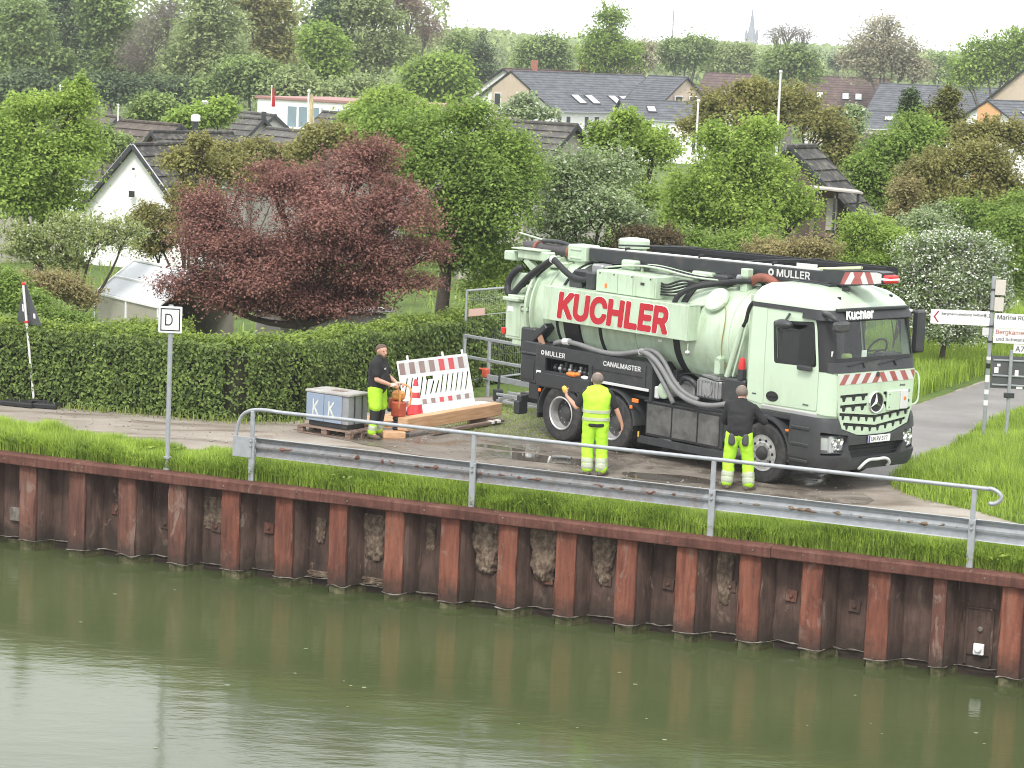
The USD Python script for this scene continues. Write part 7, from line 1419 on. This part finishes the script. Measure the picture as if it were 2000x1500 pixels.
R_ = {'dark': tiles_m('charcoal_roof', (.045, .043, .042), lich=1), 'brown': tiles_m('brown_roof', (.085, .068, .058), lich=.6), 'grey': tiles_m('grey_roof', (.085, .08, .075), lich=.8), 'slate': tiles_m('slate_roof', (.10, .105, .115)), 'red': tiles_m('red_brown_roof', (.11, .075, .068))}
wall_w = paint('white_render', (.78, .78, .76), .8, var=.04, vscale=1.2, dirt=(.6, .58, .53), dirt_amt=.15); wall_b = paint('beige_render', (.52, .42, .33), .8, var=.05); wall_o = paint('orange_boards', (.60, .29, .11), .8, var=.1, vscale=4); wall_g = paint('grey_render', (.38, .35, .32), .85, var=.15); wall_or2 = paint('orange_render', (.62, .34, .16), .8, var=.04)
frame_w = paint('white_frame', (.75, .75, .74), .5); glass_d = paint('dark_window_glass', (.03, .035, .04), .08); brick_r = paint('red_brick', (.30, .12, .08), .85, var=.25, vscale=8); wall_pink = paint('pale_red_render', (.52, .24, .18), .8, var=.06)
shutter = paint('grey_shutter', (.18, .24, .27), .6, var=.05)
def gable_house(name, label, A, B, half, drop, zb, roofmat, gmatA=None, gmatB=None, wallmat=None, rows=8, cat='house', over=.25, group=None, th=.07, tilewidth=None):
    """a house from its ridge A-B: half width, drop to the eaves, wall foot height; roof of overlapping courses"""
    A, B = np.array(A, float), np.array(B, float); d = (B-A); d[2] = 0; Lr = np.linalg.norm(d); d /= Lr; n = np.array([d[1], -d[0], 0])   # n: towards the camera side when A is left
    o = np.array([A[0], A[1], zb]); t = thing(name, label, cat, o, 0, group)
    wallmat = wallmat or wall_w; gmatA = gmatA or wallmat; gmatB = gmatB or wallmat
    ez = A[2]-drop
    wl = half-.12
    for side, sg in (('front', 1), ('back', -1)):
        b0, b1 = A+n*sg*wl, B+n*sg*wl; b0[2] = b1[2] = 0
        mid = (b0+b1)/2; mid[2] = (zb+ez-.05)/2-.1
        put('wall', cbox(mid-o, (Lr-.02, .16, ez-zb+.1), .01, Rz(math.atan2(d[1], d[0]))), wallmat, t)
    for P, gm, sg in ((A, gmatA, 1), (B, gmatB, -1)):
        poly = Polygon([(-wl-.08, zb-.2), (wl+.08, zb-.2), (wl+.08, ez), (0, A[2]-.06), (-wl-.08, ez)])
        v, f = plate(poly, .16); w = P[:2]+sg*d[:2]*.02
        vv = np.outer(v[:, 0], n)+np.outer(v[:, 2]*sg, d); vv[:, :2] += w; vv[:, 2] = v[:, 1]
        put('gable_wall', (vv-o, f), gm, t)
    sl = math.hypot(half, drop); rowsn = max(2, rows)
    for sg in (1, -1):
        for k in range(rowsn):
            u0, u1 = k/rowsn, (k+1)/rowsn+.03
            p0 = lambda u, e: (A if e == 0 else B)+n*sg*half*u*1.02+d*((-over) if e == 0 else over)+np.array([0, 0, -drop*u*1.02])
            nz = np.array([0, 0, 1.])*half/sl+n*sg*drop/sl
            a, b, c, dd = p0(u0, 0), p0(u0, 1), p0(u1, 1), p0(u1, 0)
            V = np.array([a+nz*.01, b+nz*.01, c+nz*th, dd+nz*th, a-nz*.03, b-nz*.03, c-nz*.0, dd-nz*.0])-o
            Fc = np.array([[0, 1, 2, 3], [7, 6, 5, 4], [3, 2, 6, 7], [0, 3, 7, 4], [1, 5, 6, 2], [0, 4, 5, 1]])
            if sg < 0: Fc = Fc[:, ::-1]
            put('roof_course', (V, Fc), roofmat, t)
    for P, e in ((A, -1), (B, 1)):
        for sg in (1, -1): put('verge_board', bar(P+d*e*(over+.01)-o+np.array([0, 0, -.02]), P+n*sg*half*1.03+d*e*(over+.01)+np.array([0, 0, -drop*1.03-.02])-o, .03, .16, .008), charcoal, t)
    for sg in (1, -1): put('gutter', rod(A+n*sg*(half*1.05)-d*over+np.array([0, 0, -drop*1.05])-o, B+n*sg*(half*1.05)+d*over+np.array([0, 0, -drop*1.05])-o, .055, 7), galv, t)
    put('ridge', bar(A-d*over-o+np.array([0, 0, .03]), B+d*over-o+np.array([0, 0, .03]), .22, .12, .04), roofmat, t)
    return t, dict(A=A, B=B, d=d, n=n, o=o, half=half, drop=drop, ez=ez, zb=zb, L=Lr)
def gable_feature(t, H, end, mat, u, z, w, h, name='window', depth=.06, frame=True):
    P = H['A'] if end == 'A' else H['B']; sg = -1 if end == 'A' else 1; d, n, o = H['d'], H['n'], H['o']
    c = P+n*u+d*sg*.19; c[2] = z; ang = math.atan2(n[1], n[0])
    if frame:
        f_ = put(name, cbox(c-o, (w+.14, .06, h+.14), .01, Rz(ang)), frame_w, t); put('pane', cbox(c-o+d*sg*.025, (w, .05, h), .004, Rz(ang)), mat, f_); return f_
    return put(name, cbox(c-o, (w, depth, h), .006, Rz(ang)), mat, t)
def wall_feature(t, H, mat, s, z, w, h, name='window', frame=True):
    d, n, o = H['d'], H['n'], H['o']; c = H['A']+d*s+n*(H['half']-.12+.10); c[2] = z; ang = math.atan2(d[1], d[0])
    if frame:
        f_ = put(name, cbox(c-o, (w+.14, .06, h+.14), .01, Rz(ang)), frame_w, t); put('pane', cbox(c-o+n*.02, (w, .05, h), .004, Rz(ang)), mat, f_)
    else: put(name, cbox(c-o, (w, .05, h), .006, Rz(ang)), mat, t)
def skylight(t, H, s, u, w=.9, h=1.4):
    d, n, o = H['d'], H['n'], H['o']; sl = math.hypot(H['half'], H['drop']); dn = n*H['half']/sl+np.array([0, 0, -H['drop']/sl]); nz = np.cross(d, -dn); nz = nz if nz[2] > 0 else -nz
    c = H['A']+d*s+dn*sl*u+nz*.10; Rm = np.stack([d, -dn, nz], 1)
    f_ = put('skylight', cbox(c-o, (w+.16, h+.16, .10), .02, Rm), charcoal, t); put('skylight_pane', cbox(c-o+nz*.04, (w, h, .05), .005, Rm), paint_sky, f_)
paint_sky = paint('skylight_glass', (.55, .58, .60), .06, .6)
def cabin(name, label, a, b, Ya, Yb, half, drop, roof, zb=None, **k):
    A, B = atY(a[0], a[1], Ya), atY(b[0], b[1], Yb); B = np.array([B[0], B[1], A[2]]) if abs(B[2]-A[2]) < .8 else B
    zb = g1(A[0], A[1]) if zb is None else zb
    return gable_house(name, label, A, B, half, drop, zb, R_[roof], **k)
# white gabled garden house on the left
t, H = cabin('garden_house', 'white gabled garden house with dark roof behind the apple tree', (265, 283), (432, 279), 90, 95.4, 2.15, 2.35, 'dark', gmatA=wall_w, wallmat=wall_w, rows=7)
gable_feature(t, H, 'A', glass_d, .0, H['A'][2]-1.75, .22, .22, 'small_window', frame=False); gable_feature(t, H, 'A', charcoal, .05, H['A'][2]-.85, .08, .08, 'vent', frame=False)
put('barge_board', cat_mesh([bar(H['A']-H['d']*.24-H['o'], H['A']+H['n']*sg*2.2-H['d']*.24+np.array([0, 0, -2.4])-H['o'], .06, .16, .01) for sg in (1, -1)]), paint('grey_barge', (.42, .44, .46), .6), t)
wall_feature(t, H, glass_d, 2.2, H['zb']+1.2, .9, .8)
t, H = cabin('garden_house', 'cabin with orange boarded gable end and mossy roof', (306, 258), (444, 259), 101, 103, 1.9, 1.45, 'dark', gmatA=wall_o, wallmat=wall_g, rows=6)
t, H = cabin('garden_house', 'wide brown tiled cabin with a small white gable', (242, 236), (348, 243), 108, 105, 3.0, 2.3, 'brown', gmatA=wall_w, gmatB=wall_w, wallmat=wall_w, rows=9)
t, H = cabin('garden_house', 'brown roofed cabin with white gable at the far left', (168, 219), (230, 221), 122, 116, 2.6, 2.4, 'brown', gmatA=wall_w, gmatB=wall_w, wallmat=wall_w, rows=9)
gable_feature(t, H, 'B', charcoal, .3, H['A'][2]-1.8, 1.2, .15, 'canopy', frame=False)
t, H = cabin('garden_house', 'cabin under an old grey roof with ragged courses', (438, 227), (510, 230), 118, 116, 2.3, 2.0, 'grey', gmatB=wall_g, wallmat=wall_g, rows=8)
put('flue', cat_mesh([rod(H['A']+H['d']*(H['L']+.2)-H['o'], H['A']+H['d']*(H['L']+.2)-H['o']+np.array([0, 0, .35]), .12, 10)]), charcoal, t)
t, H = cabin('garden_house', 'cabin with dark grey roof in front of the flat white building', (529, 251), (603, 254), 104, 101, 2.2, 1.7, 'grey', wallmat=wall_g, rows=7)
t, H = cabin('garden_house', 'small cabin with white gable left of the flat building', (473, 219), (534, 222), 128, 124, 1.9, 1.6, 'grey', gmatB=wall_w, wallmat=wall_g, rows=6)
t, H = cabin('garden_house', 'low cabin roof right of the flagpole', (638, 219), (672, 221), 124, 123, 2.0, 1.6, 'grey', wallmat=wall_g, rows=6)
t, H = cabin('garden_house', 'cabin roof half hidden by the fresh green tree', (655, 240), (700, 243), 100, 98, 2.0, 1.7, 'grey', wallmat=wall_g, rows=6)
t, H = cabin('garden_house', 'tiny pale roofed hut among the yellow green trees', (790, 232), (815, 233), 100, 99, 1.5, 1.1, 'grey', wallmat=wall_g, rows=5)
t, H = cabin('garden_house', 'long grey tiled cabin roof right of the dense green tree', (978, 236), (1117, 240), 92, 90, 2.4, 1.9, 'grey', wallmat=wall_g, rows=9)
t, H = cabin('garden_house', 'mossy roof ridge between the olive tree and the copper tree', (497, 290), (560, 292), 84, 83, 1.6, 1.2, 'dark', wallmat=wall_g, rows=5)
t, H = cabin('garden_house', 'cabin with dark slate courses and a veranda right of the airy tree', (1546, 288), (1588, 288), 72, 73.5, 1.9, 1.75, 'dark', wallmat=paint('dark_brown_boards', (.10, .07, .06), .8, var=.2), rows=6, over=.1)
vA = atY(1597, 366, 70.5); 
put('veranda_roof', cbox(vA+np.array([.55, .2, -.05])-H['o'], (1.35, 1.3, .06), .01, Ry(.06)), wall_g, t)
for dx in (-.05, .45, 1.1): put('veranda_post', bar(vA+np.array([dx, -.35, -.1])-H['o'], np.array([vA[0]+dx, vA[1]-.35, H['zb']])-H['o'], .07, .07), charcoal, t)
put('veranda_wall', cbox(vA+np.array([.25, .3, -.75])-H['o'], (.75, .08, 1.3), .01), paint('brown_veranda', (.16, .11, .095), .8, var=.2), t)
put('spotted_blind', cbox(vA+np.array([.45, .22, -.75])-H['o'], (.28, .03, .9), .005), wall_g, t)
t, H = cabin('garden_house', 'cabin roof at the left edge behind the bright tree', (-60, 272), (22, 276), 92, 90, 2.0, 1.6, 'brown', wallmat=wall_g, rows=6)
t, H = cabin('garden_house', 'brown striped cabin wall below the far slate roof', (1668, 262), (1702, 263), 110, 109, 1.6, 1.0, 'brown', wallmat=paint('brown_slat_wall', (.22, .16, .13), .8, var=.25, vscale=9), rows=5)
# chimneys and cowls standing above the gardens
for px, py, Y_, lb in ((820, 188, 130, ''), ):
    pass
for px, py, Y_, lb in ((401, 205, 128, 'steel chimney cowl beside the far brown roof'), (382, 235, 108, 'white topped chimney cowl above the orange gabled cabin'), (420, 205, 132, 'pale dish cowl right of the far chimney')):
    c = atY(px, py, Y_); z0 = g1(c[0], c[1]); t = thing('chimney', lb, 'chimney', (c[0], c[1], z0))
    put('flue', rod((0, 0, 0), (0, 0, c[2]-z0), .13, 10), charcoal, t); put('cowl', xf(lathe([(.17, 0), (.20, .04), (.20, .22), (.16, .28), (.05, .3)], 12), t=(0, 0, c[2]-z0-.05)), chrome if px != 382 else white_p, t)
# flat white building
fa, fb = atY(503, 192, 170), atY(800, 204, 163); zg = g1(fa[0], fa[1]); d = (fb-fa)[:2]; Lf = np.linalg.norm(d); ang = math.atan2(d[1], d[0])
t = thing('flat_roof_building', 'low flat roofed white building with grey roller doors before the wood', 'building', (fa[0], fa[1], zg), ang)
hz = fa[2]-zg
put('wall', bx(0, Lf, 0, 8, -.3, hz, .02), wall_w, t); put('roof_edge', bx(-.15, Lf+.15, -.15, 8.15, hz, hz+.18, .02), paint('dark_red_edge', (.30, .16, .14), .7), t)
put('ledge', bx(0, Lf, -.3, .05, hz-1.95, hz-1.8, .02), frame_w, t)
for k, x in enumerate((2.65, 3.60, 4.55, 5.5, 6.9)):
    w = .78 if k < 3 else .12
    dr = put('roller_door', bx(x, x+w, -.03, .02, hz-1.75, hz-.40, .005), shutter, t); put('door_frame', cat_mesh([bx(x-.06, x, -.05, .03, hz-1.8, hz-.35, .005), bx(x+w, x+w+.06, -.05, .03, hz-1.8, hz-.35, .005)]), frame_w, dr)
# row houses under slate roofs, beyond the gardens
def dirhouse(name, label, px, py, Y, d, length, half, drop, zb, roof, **k):
    A = atY(px, py, Y); d = np.array([*d, 0.]); d /= np.linalg.norm(d)
    return gable_house(name, label, A, A+d*length, half, drop, zb, R_[roof], **k)
def gable_panel(t, H, u0, u1, mat, z0=None, slope=True):
    A, d, n, o = H['A'], H['d'], H['n'], H['o']; z0 = H['zb'] if z0 is None else z0; f = lambda u: A[2]-.12-abs(u)/H['half']*H['drop']
    us = sorted({u0, u1} | ({0.0} if u0 < 0 < u1 else set())); poly = Polygon([(u0, z0), (u1, z0)]+[(u, f(u)) for u in us[::-1]])
    v, f_ = plate(poly, .03); w = np.outer(v[:, 0], n)+np.outer(-v[:, 2]-.145, d); w[:, :2] += A[:2]; w[:, 2] = v[:, 1]
    put('render_panel', (w-o, f_[:, ::-1]), mat, t)
ZG = -2.5
t, H = dirhouse('row_house', 'cream and white row house with large slate roof and skylights', 1001, 139, 240, (.707, .707), 18, 5.8, 3.4, ZG, 'slate', rows=16, th=.05)
gable_panel(t, H, -2.5, 2.5, wall_b)
for u in (-1.66, 1.7): gable_feature(t, H, 'A', glass_d, u, 2.75, .75, 1.25)
for s_ in (4.8, 6.7, 9.95, 11.5, 14.0): skylight(t, H, s_, .73)
for s_ in (1.2, 6.5): gable_feature(t, H, 'A', wall_b, 0, -5, .1, .1, 'vent', frame=False) if False else None
put('beige_panel', cbox(H['A']+H['d']*5.2+H['n']*5.72+np.array([0, 0, -H['A'][2]+.0])-H['o'], (3.0, .05, 4.0), .01, Rz(math.atan2(H['d'][1], H['d'][0]))), wall_b, t)
for s_, w in ((.7, .5), (1.9, .5), (4.4, .5), (5.8, .6), (11, 1.2), (13.5, 1.2)): wall_feature(t, H, glass_d, s_, .9, w, 1.3)
t, H = dirhouse('row_house', 'white gabled row house under a brown roof behind the slate one', 986, 134, 254, (.707, .707), 20, 6.2, 3.3, ZG, 'red', rows=12, th=.05)
for s_ in (4.2, 11.3): put('chimney_stack', bx(-.3, .3, -.3, .3, 0, 1.1, .02) if False else cbox(H['A']+H['d']*s_+np.array([0, 0, .35])-H['o'], (.7, .7, 1.2), .03), brick_r, t)
t, H = dirhouse('row_house', 'beige gabled row house with grey roof in the middle distance', 1340, 151, 236, (-.75, .66), 4.2, 3.6, 2.35, ZG, 'slate', gmatA=wall_b, rows=12, th=.05)
gable_feature(t, H, 'A', glass_d, -1.2, H['A'][2]-2.2, 1.0, .8); gable_feature(t, H, 'A', glass_d, 1.0, H['A'][2]-2.2, 1.0, .8)
t, H = dirhouse('row_house', 'low slate roofed annex before the beige gable', 1215, 194, 231, (.97, .2), 8.5, 3.2, 1.7, ZG, 'slate', rows=8, th=.04)
skylight(t, H, 2.4, .5, .7, .9); skylight(t, H, 6.9, .5, .6, .7)
for s_ in (1.2, 3.8, 6.4): wall_feature(t, H, glass_d, s_, -.2, .9, 1.6)
t, H = dirhouse('row_house', 'red brown roofed house with pale red end wall below the weeping tree', 1384, 142, 310, (.9, -.44), 5.6, 5.0, 3.6, ZG, 'red', gmatB=wall_pink, rows=12, th=.05)
t, H = dirhouse('row_house', 'brown roofed row house with three small roof windows', 1576, 148, 300, (1.0, -.1), 9.7, 5.2, 3.8, ZG, 'red', rows=14, th=.05)
for s_ in (1.6, 4.6, 6.1): skylight(t, H, s_, .60, .7, 1.1)
t, H = dirhouse('row_house', 'long slate roofed row house on the right', 1724, 163, 270, (.9, -.42), 20, 4.7, 3.0, ZG, 'slate', rows=14, th=.05)
put('roof_vent', cbox(H['A']+H['d']*13.5+H['n']*1.0+np.array([0, 0, -.2])-H['o'], (1.0, .5, .5), .05), charcoal, t)
t, H = dirhouse('row_house', 'low slate roofed house front below the brown roof', 1604, 212, 256, (.98, -.18), 8.0, 3.2, 1.7, ZG, 'slate', wallmat=wall_b, rows=8, th=.04)
for s_ in (2.4, 6.9): skylight(t, H, s_, .45, .8, .7)
for s_ in (1.5, 4.6): wall_feature(t, H, glass_d, s_, .55, 1.5, .5)
t, H = dirhouse('row_house', 'white gabled house with an orange wall stripe at the right', 1932, 196, 215, (.8, .6), 14, 5.0, 2.6, ZG, 'slate', rows=12, th=.05)
gable_panel(t, H, -1.1, 1.5, wall_or2); skylight(t, H, 2.4, .5)
t, H = dirhouse('row_house', 'beige gabled house at the right border under the bright tree', 2012, 128, 246, (.8, .6), 10, 5.0, 3.4, ZG, 'slate', gmatA=wall_b, rows=10, th=.05)
# church on the skyline
c = atY(1467, 82, 1300); t = thing('church_tower', 'distant church tower with a tall pointed grey spire', 'church', (c[0], c[1], -2.6)); zt = c[2]+2.6
put('tower', bx(-3.2, 3.2, -3.2, 3.2, 0, zt-1.5, .1), paint('church_stone', (.42, .30, .24), .9, var=.1), t); put('belfry', bx(-3.0, 3.0, -3.0, 3.0, zt-1.5, zt+1.2, .1), paint('church_grey_stone', (.26, .26, .28), .9), t)
spm = paint('spire_slate', (.17, .18, .21), .6)
put('spire', loft([[(2.7*math.cos(a), 2.7*math.sin(a), zt+1.2) for a in np.linspace(0, 2*math.pi, 8, endpoint=False)], [(1.25*math.cos(a), 1.25*math.sin(a), zt+8) for a in np.linspace(0, 2*math.pi, 8, endpoint=False)], [(.12*math.cos(a), .12*math.sin(a), zt+18) for a in np.linspace(0, 2*math.pi, 8, endpoint=False)]]), spm, t)
for x, y in ((-2.7, -2.7), (2.7, -2.7), (-2.7, 2.7), (2.7, 2.7)): put('pinnacle', lathe([(.7, zt+1.0), (.55, zt+3.0), (.05, zt+7.0)], 6), spm, t); UsdGeom.Xformable(stage.GetPrimAtPath(_last[0])).AddTranslateOp().Set(Gf.Vec3d(x, y, 0))
def mast(px, y0, y1, Y, r, label, name='chimney_mast', cat='mast'):
    a, b = atY(px, y0, Y), atY(px, y1, Y); zb = g1(a[0], a[1]); t = thing(name, label, cat, (a[0], a[1], zb)); h = a[2]-zb
    put('shaft', tube([(0, 0, 0), (0, 0, h*.5), (0, 0, h)], [r, r*.8, r*.6], 10), paint('mast_grey', (.22, .215, .21), .8) if stage.GetPrimAtPath(L('mast_grey')).IsValid() is False else L('mast_grey'), t)
    for k in range(1, 5): put('ring', rod((0, 0, h*(.5+.1*k)), (0, 0, h*(.5+.1*k)+h*.012), r*.95, 10), L('mast_grey'), t)
mast(1316, 20, 90, 1100, .45, 'slim distant mast standing above the dark weeping tree'); mast(1620, 86, 120, 1100, .35, 'short thin distant mast right of the beige tree'); mast(1987, 49, 110, 1100, .75, 'thick distant chimney at the right edge of the skyline')
# flagpoles in the gardens
pole_m = paint('flagpole_white', (.66, .65, .62), .5)
def flagpole(px, y0, Y, label, cloth=None, ccol=None):
    a = atY(px, y0, Y); zb = g1(a[0], a[1]); t = thing('flagpole', label, 'flagpole', (a[0], a[1], zb)); h = a[2]-zb
    put('pole', tube([(0, 0, -.2), (0, 0, h)], [.05, .03], 8), pole_m, t); put('finial', xf(trimesh.creation.icosphere(1), s=(.055,)*3, t=(0, 0, h)), pole_m, t)
    if cloth:
        v = []; zz = np.linspace(0, cloth, 8); u = np.linspace(0, 1, 4)
        for z in zz:
            for q in u: v.append((.04+.22*q*(.5+.5*z/cloth), .06*math.sin(q*5+z*4), h-.1-z))
        a_ = (np.arange(7)[:, None]*4+np.arange(3)).ravel(); put('flag', (np.array(v), np.stack([a_, a_+4, a_+5, a_+1], 1)), ccol, t)
flagpole(1525, 140, 76, 'tall white flagpole before the long slate roof'); flagpole(1364, 197, 80, 'shorter pale flagpole left of the airy tree')
flagpole(603, 178, 84, 'flagpole with a limp yellowish pennant among the cabins', 1.7, paint('faded_pennant', (.5, .42, .25), .8)); flagpole(531, 168, 160, 'thin pole with a red flag at the flat white building', 1.2, red_p)
flagpole(118, 168, 96, 'thin pole rising from the bright tree at the left'); flagpole(285, 188, 150, 'short thin pole before the dark wood'); flagpole(231, 205, 110, 'slender pole between the two brown roofed cabins')
# greenhouse and pale shed behind the hedge
g0 = atY(188, 572, 58.2); gdir = np.array([.576, -.817]); zgh = g1(g0[0], g0[1])
t = thing('greenhouse', 'small greenhouse with translucent panels and white frame behind the hedge', 'greenhouse', (g0[0], g0[1], zgh), math.atan2(gdir[1], gdir[0]))
he = g0[2]-zgh; hw, Lg = .95, 3.2
poly_w = paint('translucent_wall_panel', (.36, .34, .28), .4, var=.05); poly_r = paint('translucent_roof_panel', (.46, .48, .50), .3, var=.04)
for k in range(2): put('wall_panel', bx(.03+1.6*k, 1.57+1.6*k, -.01, .02, .02, he-.02, .004), poly_w, t)
put('gable_panel', (lambda m: (np.c_[.0+m[0][:, 2], m[0][:, 0], m[0][:, 1]], m[1]))(plate(Polygon([(0, 0), (2*hw, 0), (2*hw, he), (hw, he+.72), (0, he)]), .02)), poly_w, t)
put('rear_wall_panel', bx(0, Lg, 2*hw-.02, 2*hw, 0, he, .004), poly_w, t)
for k in range(2):
    for j in range(2):
        a = np.array([.03+1.6*k, 0, he+.02]); q = lambda u, x: np.array([x, hw*u, he+.02+.72*u])
        u0, u1 = j*.5+.02, j*.5+.48; V = [q(u0, .03+1.6*k), q(u0, 1.57+1.6*k), q(u1, 1.57+1.6*k), q(u1, .03+1.6*k)]; V += [v-np.array([0, 0, .015]) for v in V]
        put('roof_panel', (np.array(V), np.array([[0, 1, 2, 3], [7, 6, 5, 4], [0, 4, 5, 1], [1, 5, 6, 2], [2, 6, 7, 3], [3, 7, 4, 0]])), poly_r, t)
put('rear_roof_panel', (np.array([(0, hw, he+.74), (Lg, hw, he+.74), (Lg, 2*hw+.03, he), (0, 2*hw+.03, he)]), np.array([[0, 1, 2, 3]])), poly_r, t)
for x in (0, 1.6, 3.2):
    put('frame_post', bx(x-.03, x+.03, -.04, .02, 0, he, .006), frame_w, t); put('frame_rafter', bar((x, 0, he+.03), (x, hw, he+.75), .05, .05, .006), frame_w, t)
for (y, z) in ((-.02, he), (hw*.5, he+.385), (hw, he+.76)): put('frame_rail', bar((-.05, y, z), (Lg+.05, y, z), .06, .05, .006), frame_w, t)
s0, s1 = atY(545, 612, 55.2), atY(768, 606, 56.6); zs = g1(s0[0], s0[1]); dd_ = (s1-s0)[:2]
t = thing('garden_shed', 'low shed with pale flat roof half hidden under the copper tree', 'shed', (s0[0], s0[1], zs), math.atan2(dd_[1], dd_[0])); hs_ = s1[2]-zs-.1; Ls = float(np.linalg.norm(dd_))
put('wall', bx(.1, Ls-.1, .1, 1.5, 0, hs_, .02), wall_g, t); put('roof', cbox((Ls/2, .8, hs_+.05), (Ls, 1.8, .10), .02, Rx(-.06)), paint('pale_felt_roof', (.58, .57, .56), .7, var=.1, dirt=(.3, .3, .28), dirt_amt=.3), t)
t = thing('garden_trellis', 'white metal clothes rack and rail in the garden at the right', 'trellis', tuple(atY(1870, 395, 66)*[1, 1, 0]+[0, 0, g1(*atY(1870, 395, 66)[:2])]))
hq = atY(1870, 395, 66)[2]-g1(*atY(1870, 395, 66)[:2]); put('rail', rod((.3, 0, hq), (3.2, .3, hq), .02, 6), white_p, t); put('post', rod((.3, 0, 0), (.3, 0, hq), .02, 6), white_p, t); put('post', rod((3.2, .3, 0), (3.2, .3, hq), .02, 6), white_p, t)
# air: thin haze over the whole place
hzm = usdkit.material(stage, L('haze_air'), {'v': ('principled_volume', {'color': (.93, .95, .97), 'density': HAZE, 'anisotropy': .25})}, [], volume='v.volume')
V, Fh = cat_mesh([trimesh.creation.box((9400, 12000, 76))]); hz_ = put('haze', (V+np.array([0, 3000, 32.5]), Fh), hzm, kind='stuff') if HAZE > 0 else None
